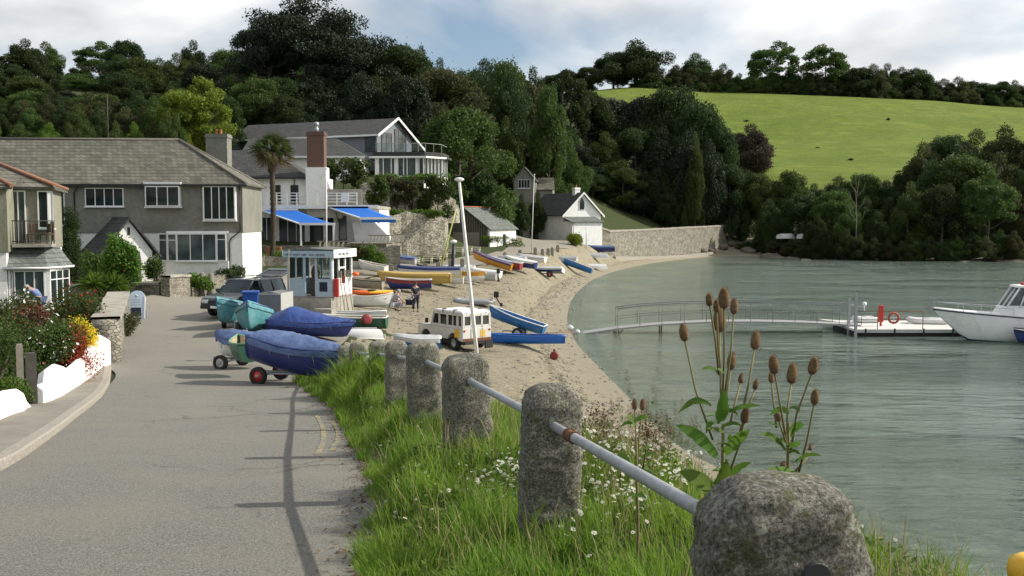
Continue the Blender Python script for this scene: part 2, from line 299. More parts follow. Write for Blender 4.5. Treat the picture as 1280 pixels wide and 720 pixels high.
# ---------------------------------------------------------------- terrain height: scattered measured points, smooth interpolation in log-polar space
CP = []   # X, Y, Z
def cp(X, Y, Z=None, D=None): CP.append((X, Y, EYE-D if Z is None else Z))
def cpp(px, py, Y): v = P(px, py, Y); CP.append((v.x, v.y, v.z))
def roadD(Y):
    return float(np.interp(Y, [-10, 0, 6, 12, 18, 21, 25, 30, 40, 55, 70, 90, 105, 125, 140, 160], [0.6, 1.45, 2.13, 2.81, 3.48, 3.82, 4.08, 4.22, 4.28, 4.2, 4.05, 3.85, 3.55, 3.05, 2.6, 1.4]))
RE = [(-0.35, -4), (-0.45, 0), (-0.60, 3), (-0.90, 6), (-1.45, 10), (-2.25, 14), (-3.1, 18), (-4.0, 21), (-5.3, 24), (-5.9, 27)]
LE = [(-3.2, -4), (-3.5, 0), (-4.1, 4), (-4.6, 7), (-5.2, 10), (-6.1, 13), (-7.1, 16), (-8.2, 19.5), (-9.6, 23.5), (-10.8, 27), (-12.0, 30)]
for x, y in RE: cp(x, y, D=roadD(y))
for x, y in LE: cp(x, y, D=roadD(y)-0.03); cp(x-1.3, y, D=roadD(y)-0.05)
for x, y in [(-2.5, 3), (-3.4, 10), (-5, 17), (-7, 24), (-8.5, 30), (-12, 40), (-9, 40), (-6.5, 32), (-6.8, 38), (-13, 48), (-10.5, 50), (-13.5, 58), (-16.5, 54), (-16, 48)]: cp(x, y, D=roadD(y))
POSTS = [(0.667, 2.52, 640), (0.205, 5.6, 0), (-0.38, 8.3, 0), (-1.0, 11.35, 0), (-1.68, 14.4, 0), (-2.36, 17.5, 0), (-3.2, 20.6, 0), (-4.1, 24.0, 0)]
for (x, y, _), D in zip(POSTS, [1.5, 1.80, 1.92, 2.32, 2.66, 3.0, 3.35, 3.85]): cp(x, y, D=D); None
cp(1.1, -1, D=1.25); cp(2.6, 0, D=1.4); cp(2.7, 3, D=1.75)
for x, y, d in [(2.3, 5.5, 1.98), (1.8, 8.5, 2.35), (1.3, 12, 2.85), (0.7, 16, 3.45), (-0.6, 20, 4.0), (-2.6, 24.5, 4.4)]: cp(x, y, D=d)
for x, y, z in [(6.8, 1, .9), (6.2, 5, .8), (5.4, 10, .7), (4.5, 15, .65), (3.4, 20, .75), (2, 25, .95), (-1.2, 29, 1.3), (-3.5, 30, 1.8), (13, -5, 0), (9.6, 5, 0), (8.6, 10, 0), (7.9, 15, 0), (7.4, 20, 0), (6.3, 25, 0), (5, 29.8, 0)]: cp(x, y, z)
for px, py, Y in [(600, 500, 33), (650, 470, 37), (565, 437, 44), (700, 440, 46), (620, 402, 56), (519, 391, 58), (450, 402, 46), (600, 374, 67), (690, 372, 75), (700, 348, 98), (640, 352, 85), (760, 324, 128), (762, 316.5, 149), (800, 316.5, 160.5), (850, 314.5, 176.5), (885, 312.5, 188.5), (905, 310, 197), (850, 318.5, 172), (895, 315, 191), (480, 420, 41), (660, 425, 48),
                  (460, 382, 58), (520, 362, 68), (570, 350, 78), (640, 335, 92), (700, 322, 112), (410, 391, 43.5), (380, 390, 43)]: cpp(px, py, Y)
for px, py in [(790, 500), (745, 455), (718, 425), (708, 395), (722, 365), (745, 347), (800, 331), (860, 323), (925, 319.5)]:
    Y = EYE/math.tan(PITCH-math.atan((360-py)/F)); cp(PX(px, Y), Y, 0.0)
for x, y in [(66, 176), (80, 170), (100, 166), (140, 170)]: cp(x, y, 0)
for x, y, z in [(10.5, 20, -.3), (14, 24, -.5), (8.5, 33, -.35), (6.5, 45, -.3), (8.5, 50, -.5), (6.5, 62, -.3), (9, 64, -.6), (8, 80, -.4), (11, 84, -.8), (12.5, 104, -.45), (16, 110, -.8), (20, 128, -.6), (28, 140, -1.2), (22, 30, -.9), (22, 50, -1.8), (40, 90, -3), (60, 130, -3), (30, 5, -2), (80, 80, -4), (140, 100, -4), (60, 30, -4), (45, 165, -1.2), (90, 150, -2)]: cp(x, y, z)
# beach-side road edge and road beyond the kiosk
for px, py, Y in [(489, 348, 70), (532, 341, 79), (432, 352, 66), (400, 347, 70), (350, 347, 70), (470, 334, 84), (500, 328, 91), (560, 317, 104), (632, 322, 99), (600, 322, 98), (655, 317, 106), (690, 311, 120), (720, 317, 122), (745, 319, 128), (770, 320, 138), (735, 312, 132), (620, 308, 120), (660, 300, 138), (700, 300, 141), (735, 305, 140), (620, 290, 150), (600, 272, 175)]: cpp(px, py, Y)
# gardens, houses
for x, y, d in [(-12, 17, 2.9), (-14, 22, 3.2), (-15, 28, 3.5), (-18, 34, 3.9), (-20, 42, 4.1), (-18, 40, 4.1), (-26, 45, 3.8), (-18.5, 50, 3.75), (-20, 57, 3.6), (-16, 60, 3.55), (-28, 62, 3.4), (-20, 6, 2.0), (-30, 30, 2.6)]: cp(x, y, D=d)
for x, y, z in [(-21, 70, 3.0), (-17, 70, 2.9), (-14, 72, 2.8), (-19, 77.5, 4.4), (-14, 78, 4.3), (-30, 78, 7.0), (-34, 90, 10), (-45, 100, 14), (-20, 95, 7.5), (-17, 83, 5.0), (-13, 83, 5.0), (-22, 82, 5.3), (-40, 60, 5),
                (-13, 97, 3.4), (-8, 98.0, 3.2), (-3.5, 100, 3.2), (-13, 102, 9.4), (-9, 103, 9.4), (-5, 105, 4.2), (-1.5, 106, 3.3), (-6.5, 113, 4.0), (-3.5, 116, 3.6), (-1.5, 120, 3.6), (-5, 120, 3.6), (-9.5, 122.5, 4.0), (-6, 127, 3.8), (-1.5, 128, 4.0), (-10, 130, 5.0), (-18, 112, 11.5), (-13, 115, 11.7), (-14, 124, 11.8), (-26, 118, 12), (-2, 135, 5.5), (2, 163, 8.5), (-6, 150, 12),
                (-40, 150, 22), (-80, 150, 24), (-20, 160, 20), (-60, 220, 33), (0, 200, 22), (-20, 220, 30), (15, 210, 15), (14, 164, 5.5), (22, 182, 5.4), (38, 205, 6.0), (45, 212, 5), (58, 196, 4), (90, 182, 5), (140, 190, 9), (55, 235, 14), (90, 215, 14),
                (-100, 60, 16), (-80, 90, 18), (-60, 40, 8), (-40, 10, 4), (-80, 0, 10), (-20, -5, 2.5+3), (-8, -6, 6.6)]: cp(x, y, z)
for px, py, Y in [(960, 226, 240), (1060, 226, 240), (1130, 222, 240), (1280, 225, 240), (1450, 225, 240), (1100, 170, 320), (900, 172, 320), (1280, 182, 320), (1500, 195, 320), (880, 114, 400), (1000, 117, 400), (1140, 124, 400), (1280, 135, 400), (1500, 155, 400), (780, 109, 410), (640, 120, 400), (500, 110, 350), (300, 100, 350), (700, 160, 300), (780, 150, 310)]: cpp(px, py, Y)
for x, y, z in [(0, 700, 70), (-300, 500, 60), (-300, 200, 55), (300, 800, 62), (500, 500, 48), (450, 300, 30), (400, 180, 8), (120, 480, 56), (230, 480, 52), (20, 480, 62), (-120, 350, 48), (350, 900, 60)]: cp(x, y, z)
OC = (0.0, -9.0)
def warp(x, y):
    dx = np.asarray(x, float)-OC[0]; dy = np.asarray(y, float)-OC[1]; return np.arctan2(dx, dy), 0.5*np.log(dx*dx+dy*dy+0.5)
CPa = np.array(CP); _u, _v = warp(CPa[:, 0], CPa[:, 1])
def _phi(du, dv): return np.sqrt(du*du+dv*dv+0.0004)
_A = _phi(_u[:, None]-_u[None], _v[:, None]-_v[None]); n_ = len(_u)
_S = np.zeros((n_+1, n_+1)); _S[:n_, :n_] = _A+np.eye(n_)*-0.003; _S[:n_, n_] = 1; _S[n_, :n_] = 1
_w = np.linalg.solve(_S, np.append(CPa[:, 2], 0))
def Hn(x, y):
    u, v = warp(x, y); u = np.atleast_1d(u); v = np.atleast_1d(v); out = np.empty(u.shape)
    fu, fv, fo = u.ravel(), v.ravel(), out.ravel()
    for i in range(0, len(fu), 20000):
        a = fu[i:i+20000]; b = fv[i:i+20000]; fo[i:i+20000] = _phi(a[:, None]-_u[None], b[:, None]-_v[None]) @ _w[:n_]+_w[n_]
    X_, Y_ = np.broadcast_arrays(np.asarray(x, float), np.asarray(y, float)); X_ = X_.reshape(out.shape); Y_ = Y_.reshape(out.shape); near = (Y_ > -8) & (Y_ < 32)
    if near.any():
        re = np.interp(Y_, [b for a, b in RE], [a for a, b in RE]); le = np.interp(Y_, [b for a, b in LE], [a for a, b in LE])-1.0
        dl = np.maximum(0, np.maximum((X_-re)/.45, (le-X_)/2.5)); w_ = np.clip(1-dl, 0, 1); w_ = w_*w_*(3-2*w_)*np.clip((32-Y_)/9, 0, 1)*np.clip((Y_+8)/4, 0, 1)*near
        rd = EYE-(1.45+.1129*Y_-.0021*np.maximum(0, Y_-16)**2)+.02*(re-X_).clip(0, 6)*0; out = out*(1-w_)+rd*w_
    s_ = (Y_ > -12) & (Y_ < 215) & (X_ > -6) & (X_ < 190)
    if s_.any():
        sx, sy = X_[s_], Y_[s_]; bd = np.full(sx.shape, 1e9); sg = np.ones(sx.shape)
        for (ax, ay), (bx, by) in zip(SHORE[:-1], SHORE[1:]):
            dx, dy = bx-ax, by-ay; t = np.clip(((sx-ax)*dx+(sy-ay)*dy)/(dx*dx+dy*dy+1e-9), 0, 1); d = np.hypot(sx-ax-t*dx, sy-ay-t*dy); k = d < bd-1e-6; bd = np.where(k, d, bd); sg = np.where(k, np.sign(dx*(sy-ay)-dy*(sx-ax)), sg)
        sc = 1+np.clip(sy, 0, 200)*.007; w_ = np.clip(1.25-bd/(2.3*sc), 0, 1); w_ = w_*w_*(3-2*w_); tgt = np.where(sg > 0, (.085+.0012*np.clip(sy-50, 0, 100))*bd, -.06*bd); o2 = out[s_]; o2 = np.where((sg > 0) & (o2 < .03), np.maximum(o2, np.minimum(.085*bd, .6)), o2); o2 = np.where((sg < 0) & (o2 > -.4), np.minimum(o2, -.06*np.minimum(bd, 6)), o2); out[s_] = o2*(1-w_)+tgt*w_
    return out
def _cat(P, m=8):
    P = [np.array(p, float) for p in P]; out = []
    for i in range(len(P)-1):
        p0, p1, p2, p3 = P[max(i-1, 0)], P[i], P[i+1], P[min(i+2, len(P)-1)]
        for k in range(m): t = k/m; out.append(tuple(0.5*((2*p1)+(p2-p0)*t+(2*p0-5*p1+4*p2-p3)*t*t+(3*p1-p0-3*p2+p3)*t**3)))
    out.append(tuple(P[-1])); return out
def _sp(px, py): Y = EYE/math.tan(PITCH-math.atan((360-py)/F)); return (PX(px, Y), Y)
SHORE = _cat([(10.4, -12), (9.6, 0), (8.8, 8), (8.0, 15), (7.3, 20), (6.3, 25), (5.0, 29.8), _sp(790, 500), _sp(745, 455), _sp(718, 425), _sp(709, 395), _sp(719, 368), _sp(748, 346), _sp(800, 331.5), _sp(860, 323.5), _sp(915, 320), (52, 186), (60, 175), (72, 169.5), (90, 167), (120, 168), (190, 171)])
def H(x, y): return float(Hn(x, y)[0])
def hit(px, py, y0=2, y1=600):
    ys = np.geomspace(y0, y1, 500); pts = np.array([P(px, py, y) for y in ys]); h = Hn(pts[:, 0], pts[:, 1]); k = np.argmax(h > pts[:, 2])
    return Vector((pts[k, 0], ys[k], h[k]))
def at(px, Y, dz=0.0):
    x = PX(px, Y); return Vector((x, Y, H(x, Y)+dz))
def pip(x, y, poly):
    x = np.asarray(x); ins = np.zeros(x.shape, bool); n = len(poly)
    for i in range(n):
        x1, y1 = poly[i]; x2, y2 = poly[(i+1) % n]
        c = ((y1 > y) != (y2 > y)) & (x < (x2-x1)*(y-y1)/((y2-y1) if y2 != y1 else 1e-9)+x1); ins ^= c
    return ins
def pdist(x, y, poly, closed=True):
    d = np.full(np.shape(x), 1e9); n = len(poly)
    for i in range(n if closed else n-1):
        a = np.array(poly[i], float); b = np.array(poly[(i+1) % n], float); ab = b-a; t = np.clip(((x-a[0])*ab[0]+(y-a[1])*ab[1])/(ab@ab+1e-9), 0, 1)
        d = np.minimum(d, np.hypot(x-a[0]-t*ab[0], y-a[1]-t*ab[1]))
    return d
# beach polygon (sand and shingle) and the field polygon
BEACH = [(14, -12), (9.5, -2), (8.0, 5), (6.4, 10), (4.9, 15), (3.3, 20), (1.6, 24.5), (-1.6, 27.5), (-4.4, 26.5), (-6.0, 30), (-6.0, 36), (-5.0, 42), (-7.5, 46.5), (-9.0, 52), (-10.6, 60), (-11.5, 66), (-9.2, 71), (-7.0, 80), (-3.5, 92), (-0.5, 99), (1.2, 107), (4.5, 120), (10.5, 142), (14.3, 149.5), (17.5, 156.5), (26, 171.5), (34, 184.5), (42, 198), (47, 201), (52, 185), (66, 172), (110, 162), (180, 160), (400, 130), (400, -200), (14, -200)]
FIELD = [(PX(960, 232), 228), (PX(925, 270), 262), (PX(905, 300), 300), (PX(780, 360), 355), (PX(690, 410), 402), (PX(1000, 415), 408), (PX(1290, 410), 404), (PX(1700, 410), 404), (PX(1700, 300), 240), (PX(1200, 232), 230)]
# polar grid of the land
rs = np.exp(np.linspace(math.log(1.2), math.log(1200), 470)); ang = np.concatenate([np.linspace(-180, -40, 60)[:-1], np.linspace(-40, 40, 330), np.linspace(40, 180, 60)[1:]])*math.pi/180
Rg, Ag = np.meshgrid(rs, ang, indexing='ij'); Xg = OC[0]+Rg*np.sin(Ag); Yg = OC[1]+Rg*np.cos(Ag)
def vnoise(x, y, s, seed=0):
    rng = np.random.default_rng(seed); out = 0
    for k in range(5):
        a = rng.uniform(0, 2*math.pi); f = s*(0.6+0.35*k); out = out+np.sin((x*math.cos(a)+y*math.sin(a))*f+rng.uniform(0, 6))*np.sin((-x*math.sin(a)+y*math.cos(a))*f*1.17+rng.uniform(0, 6))
    return out/5
Zs = Hn(Xg, Yg)
inb = pip(Xg, Yg, BEACH); db = pdist(Xg, Yg, BEACH); sb = np.where(inb, db, -db)
inf = pip(Xg, Yg, FIELD); df = pdist(Xg, Yg, FIELD); sf = np.where(inf, df, -df)
dist = np.hypot(Xg, Yg)
Z2 = Zs+np.where(inb & (Zs > 0.35), vnoise(Xg, Yg, 2.2, 1)*0.03, 0)+np.where(dist > 180, vnoise(Xg, Yg, 0.06, 2)*0.9, 0)
# --- roads (strips between two edge lines), ground sinks a little under them
ROAD = [(a, b) for a, b in zip(
    [(-3.2, -4), (-3.5, 0), (-4.1, 4), (-4.6, 7), (-5.2, 10), (-6.1, 13), (-7.1, 16), (-8.2, 19.5), (-9.6, 23.5), (-10.8, 27), (-12.6, 30), (-14.6, 34), (-16.0, 40), (-17.3, 45), (-18.2, 49.5), (-17.5, 54), (-16.0, 58), (-15.8, 64), (-17.0, 69), (-15.5, 73.5), (-13.0, 78), (-11.6, 84), (-10.8, 90), (-8.5, 95.5), (-4.6, 99), (-2.0, 105), (-1.0, 114), (0.2, 126), (0.4, 140), (-1.0, 152), (-5, 172)],
    [(-0.35, -4), (-0.45, 0), (-0.62, 3.5), (-0.88, 6.5), (-1.38, 10), (-2.05, 13), (-2.6, 15.6), (-3.3, 18.5), (-4.6, 22.5), (-5.7, 26), (-5.9, 29), (-6.1, 33), (-6.1, 37), (-6.6, 42), (-8.6, 46), (-9.4, 50.5), (-10.4, 55.5), (-11.0, 60), (-11.3, 64), (-10.2, 69), (-8.6, 74), (-7.2, 81), (-5.4, 87), (-3.2, 93), (-0.8, 99), (0.9, 106), (3.6, 116), (7.0, 127), (8.4, 138), (3.2, 153), (-1, 173)])]
RPOLY = [a for a, b in ROAD]+[b for a, b in ROAD][::-1]
inr = pip(Xg, Yg, RPOLY); dr = pdist(Xg, Yg, RPOLY); Z2 = np.where(inr, Z2-np.minimum(0.08, dr*0.3), Z2)
nr, na = Xg.shape; V = np.stack([Xg, Yg, Z2], -1).reshape(-1, 3)
I = np.arange(nr*na).reshape(nr, na); Q = np.stack([I[:-1, :-1], I[:-1, 1:], I[1:, 1:], I[1:, :-1]], -1).reshape(-1, 4)
cb = (inb[:-1, :-1]).reshape(-1); cfld = inf[:-1, :-1].reshape(-1)
def ground_mats():
    def basic(name, colfn, bumpd, bscale):
        m = bpy.data.materials.new(name); m.use_nodes = True; t = m.node_tree; L = t.links.new; b = t.nodes['Principled BSDF']; g = N(t, 'ShaderNodeNewGeometry')
        L(colfn(t, L, g.outputs['Position']), b.inputs['Base Color']); b.inputs['Roughness'].default_value = 0.95; b.inputs['Specular IOR Level'].default_value = 0.2
        n = N(t, 'ShaderNodeTexNoise', i_Scale=bscale, i_Detail=7.0, i_Roughness=0.75); L(g.outputs['Position'], n.inputs['Vector'])
        bp = N(t, 'ShaderNodeBump', i_Distance=bumpd, i_Strength=1.0); L(n.outputs[0], bp.inputs['Height']); L(bp.outputs[0], b.inputs['Normal']); MATS[name] = m; return m
    def nz(t, L, pos, s, d=6.0, r=0.65, sc=None):
        n = N(t, 'ShaderNodeTexNoise', i_Scale=s, i_Detail=d, i_Roughness=r)
        if sc:
            mp = N(t, 'ShaderNodeMapping'); mp.inputs['Scale'].default_value = sc; L(pos, mp.inputs[0]); pos = mp.outputs[0]
        L(pos, n.inputs['Vector']); return n.outputs[0]
    def mix(t, L, f, a, b):
        n = N(t, 'ShaderNodeMixRGB'); L(f, n.inputs[0])
        for i, q in ((1, a), (2, b)):
            if isinstance(q, tuple): n.inputs[i].default_value = q+(1,)
            else: L(q, n.inputs[i])
        return n.outputs[0]
    def sand(t, L, pos):
        a = ramp(t, nz(t, L, pos, 9.0, 8.0, 0.8), [(0.3, (0.15, 0.125, 0.085)), (0.5, (0.28, 0.25, 0.175)), (0.7, (0.43, 0.39, 0.295))])
        b = ramp(t, nz(t, L, pos, 1.4, 8.0, 0.8), [(0.50, 0.0), (0.62, 0.8)]); a = mix(t, L, b, a, (0.155, 0.125, 0.085))
        sp = N(t, 'ShaderNodeSeparateXYZ'); L(pos, sp.inputs[0])
        zz = math_node(t, 'ADD', sp.outputs[2], math_node(t, 'MULTIPLY', math_node(t, 'SUBTRACT', nz(t, L, pos, 0.7, 8.0, 0.7), 0.5), 0.5))
        wet = ramp(t, zz, [(0.0, 1.0), (0.32, 0.0)]); a = mix(t, L, wet, a, (0.30, 0.27, 0.20))
        line = ramp(t, zz, [(0.37, 0.0), (0.45, 0.55), (0.49, 0.55), (0.56, 0.0)]); 
        wf = math_node(t, 'MULTIPLY', line, ramp(t, nz(t, L, pos, 6.0, 6.0, 0.8), [(0.42, 0.0), (0.52, 1.0)])); a = mix(t, L, wf, a, (0.10, 0.085, 0.05))
        dp = ramp(t, math_node(t, 'ADD', math_node(t, 'MULTIPLY', zz, -0.25), 0.0), [(0.10, 0.0), (0.28, 0.4), (0.85, 1.0)])
        sea = mix(t, L, ramp(t, nz(t, L, pos, 0.35, 6.0, 0.6), [(0.45, 0.0), (0.6, 1.0)]), (0.05, 0.08, 0.05), (0.025, 0.045, 0.03)); 
        return mix(t, L, dp, a, sea)
    def grass(t, L, pos):
        a = ramp(t, nz(t, L, pos, 3.0, 8.0, 0.75), [(0.3, (0.025, 0.038, 0.012)), (0.55, (0.05, 0.07, 0.022)), (0.75, (0.09, 0.09, 0.04))])
        return mix(t, L, ramp(t, nz(t, L, pos, 0.6, 5.0), [(0.5, 0.0), (0.65, 0.7)]), a, (0.07, 0.055, 0.032))
    def field(t, L, pos):
        a = ramp(t, nz(t, L, pos, 0.06, 5.0, 0.6, (1, 1, 1)), [(0.3, (0.10, 0.15, 0.014)), (0.7, (0.17, 0.22, 0.03))])
        b = ramp(t, nz(t, L, pos, 0.5, 8.0, 0.8, (0.5, 1, 1)), [(0.45, 0.0), (0.62, 0.85)]); a = mix(t, L, b, a, (0.085, 0.125, 0.02))
        c = ramp(t, nz(t, L, pos, 0.22, 7.0, 0.7, (0.35, 1, 1)), [(0.55, 0.0), (0.68, 0.6)]); return mix(t, L, c, a, (0.22, 0.25, 0.06))
    def asph(t, L, pos):
        a = ramp(t, nz(t, L, pos, 60.0, 5.0, 0.85), [(0.36, (0.06, 0.058, 0.052)), (0.5, (0.18, 0.175, 0.155)), (0.64, (0.36, 0.35, 0.31))])
        vo = N(t, 'ShaderNodeTexVoronoi', feature='DISTANCE_TO_EDGE'); vo.inputs['Scale'].default_value = 0.55; wn = N(t, 'ShaderNodeTexNoise', i_Scale=2.5, i_Detail=4.0); L(pos, wn.inputs['Vector']); av = N(t, 'ShaderNodeVectorMath', operation='MULTIPLY_ADD'); L(wn.outputs['Color'], av.inputs[0]); av.inputs[1].default_value = (.6, .6, .0); L(pos, av.inputs[2]); L(av.outputs[0], vo.inputs['Vector'])
        cr_ = math_node(t, 'MULTIPLY', ramp(t, vo.outputs['Distance'], [(0.004, 0.75), (0.014, 0.0)]), ramp(t, nz(t, L, pos, 0.35, 3.0), [(0.5, 0.0), (0.6, 1.0)])); a = mix(t, L, cr_, a, (0.05, 0.047, 0.04))
        a = mix(t, L, ramp(t, nz(t, L, pos, 0.55, 7.0, 0.7), [(0.42, 0.0), (0.65, 0.55)]), a, (0.24, 0.225, 0.185))
        a = mix(t, L, ramp(t, nz(t, L, pos, 2.2, 6.0, 0.75), [(0.62, 0.0), (0.68, 0.5)]), a, (0.085, 0.08, 0.072)); 
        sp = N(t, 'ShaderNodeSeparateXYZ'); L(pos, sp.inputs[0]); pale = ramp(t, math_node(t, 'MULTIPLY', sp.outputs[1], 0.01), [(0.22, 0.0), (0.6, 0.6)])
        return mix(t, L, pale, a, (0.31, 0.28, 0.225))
    basic('sand', sand, 0.10, 5.0); basic('turf_soil', grass, 0.08, 6.0); basic('field_grass', field, 0.35, 0.9); basic('asphalt', asph, 0.012, 70.0)
    def pave(t, L, pos): return mix(t, L, ramp(t, nz(t, L, pos, 1.6, 7.0, 0.7), [(0.4, 0.0), (0.65, 0.8)]), ramp(t, nz(t, L, pos, 40.0, 3.0), [(0.3, (0.20, 0.185, 0.155)), (0.7, (0.31, 0.29, 0.245))]), (0.19, 0.175, 0.145))
    basic('paving', pave, 0.006, 60.0)
    def kerbc(t, L, pos): return ramp(t, nz(t, L, pos, 25.0, 6.0), [(0.3, (0.22, 0.20, 0.17)), (0.7, (0.42, 0.39, 0.33))])
    basic('kerbstone', kerbc, 0.01, 40.0)
    def litter(t, L, pos): return ramp(t, nz(t, L, pos, 18.0, 7.0, 0.8), [(0.35, (0.08, 0.068, 0.05)), (0.6, (0.19, 0.165, 0.125)), (0.75, (0.12, 0.14, 0.06))])
    basic('verge_dirt', litter, 0.02, 30.0)
ground_mats()
for nm, sel, mt in (('beach', cb, 'sand'), ('meadow_hill', cfld, 'field_grass'), ('ground', ~cb & ~cfld, 'turf_soil')):
    q = Q[sel]; used, inv = np.unique(q, return_inverse=True); me = np_mesh(nm, V[used], inv.reshape(-1, 4), True); o = link(nm, me, mt); o['kind'] = 'structure'
def strip(name, pairs, m, dz, across=14, step=0.45, kind='structure', crown=0.0):
    A = [Vector((*a, 0)) for a, b in pairs]; B = [Vector((*b, 0)) for a, b in pairs]; ga = []; gb = []
    for i in range(len(pairs)-1):
        n = max(2, int(max((A[i+1]-A[i]).length, (B[i+1]-B[i]).length)/step))
        for k in range(n):
            t = k/n
            def cr(S):
                p0, p1, p2, p3 = S[max(i-1, 0)], S[i], S[i+1], S[min(i+2, len(S)-1)]
                return 0.5*((2*p1)+(p2-p0)*t+(2*p0-5*p1+4*p2-p3)*t*t+(3*p1-p0-3*p2+p3)*t**3)
            ga.append(cr(A)); gb.append(cr(B))
    ga.append(A[-1]); gb.append(B[-1]); ga = np.array(ga)[:, None, :2]; gb = np.array(gb)[:, None, :2]; t = np.linspace(0, 1, across+1)[None, :, None]
    G = ga*(1-t)+gb*t; Z = Hn(G[..., 0], G[..., 1])+dz; V_ = np.concatenate([G, Z[..., None]], -1); r, c = Z.shape
    I_ = np.arange(r*c).reshape(r, c); q = np.stack([I_[:-1, :-1], I_[:-1, 1:], I_[1:, 1:], I_[1:, :-1]], -1).reshape(-1, 4)[:, ::-1]
    o = link(name, np_mesh(name, V_.reshape(-1, 3), q, True), m); o['kind'] = kind; return o, V_
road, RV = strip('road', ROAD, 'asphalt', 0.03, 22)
# --- pavement and kerb on the left
PAVL = [(-4.6, -4), (-4.9, 0), (-5.4, 4), (-6.2, 8), (-7.0, 11), (-8.0, 14.5), (-9.2, 18), (-10.3, 21.5), (-11.2, 25), (-12.3, 28.4)]
PAVR = [(-3.4, -4), (-3.7, 0), (-4.3, 4), (-4.95, 7.8), (-5.6, 10.8), (-6.6, 14), (-7.6, 17), (-8.8, 20.8), (-10.0, 24.2), (-11.4, 27.8)]
strip('pavement', list(zip(PAVL, PAVR)), 'paving', 0.125, 6)
def kerb():
    mb = MB(); P0 = np.array(PAVR); s = np.linspace(0, len(P0)-1, 120); X = np.interp(s, range(len(P0)), P0[:, 0]); Yk = np.interp(s, range(len(P0)), P0[:, 1]); z = Hn(X, Yk); g = []
    for x, y, zz in zip(X, Yk, z): g.append([(x-0.01, y, zz-0.1), (x-0.01, y, zz+0.128), (x+0.15, y+0.01, zz+0.128), (x+0.17, y+0.01, zz+0.11), (x+0.17, y+0.01, zz-0.1)])
    mb.sheet(g, False); o = mb.build('kerb', 'kerbstone'); o['kind'] = 'structure'
kerb()
# leaf litter and dirt where the verge meets the road: a thin sheet with a ragged edge
VR = [(x+(-0.04), y) for x, y in RE]
mbv = []; ys = np.arange(-1, 26, 0.12); xe = np.interp(ys, [b[1] for a, b in ROAD], [b[0] for a, b in ROAD])
wv = 0.10+0.07*np.abs(np.sin(ys*1.7)+0.6*np.sin(ys*4.1+1))+.04*np.sin(ys*9.3)-.05; g = np.stack([np.stack([xe-wv, ys, Hn(xe-wv, ys)+0.034], -1), np.stack([xe-wv*.4, ys, Hn(xe-wv*.4, ys)+0.038], -1), np.stack([xe+0.06, ys, Hn(xe+0.06, ys)+0.05], -1), np.stack([xe+0.2, ys, Hn(xe+0.2, ys)+0.0], -1)], 1)
r, c = g.shape[:2]; I_ = np.arange(r*c).reshape(r, c); o = link('verge_edge', np_mesh('verge_edge', g.reshape(-1, 3), np.stack([I_[:-1, :-1], I_[:-1, 1:], I_[1:, 1:], I_[1:, :-1]], -1).reshape(-1, 4), True), 'verge_dirt'); o['kind'] = 'structure'
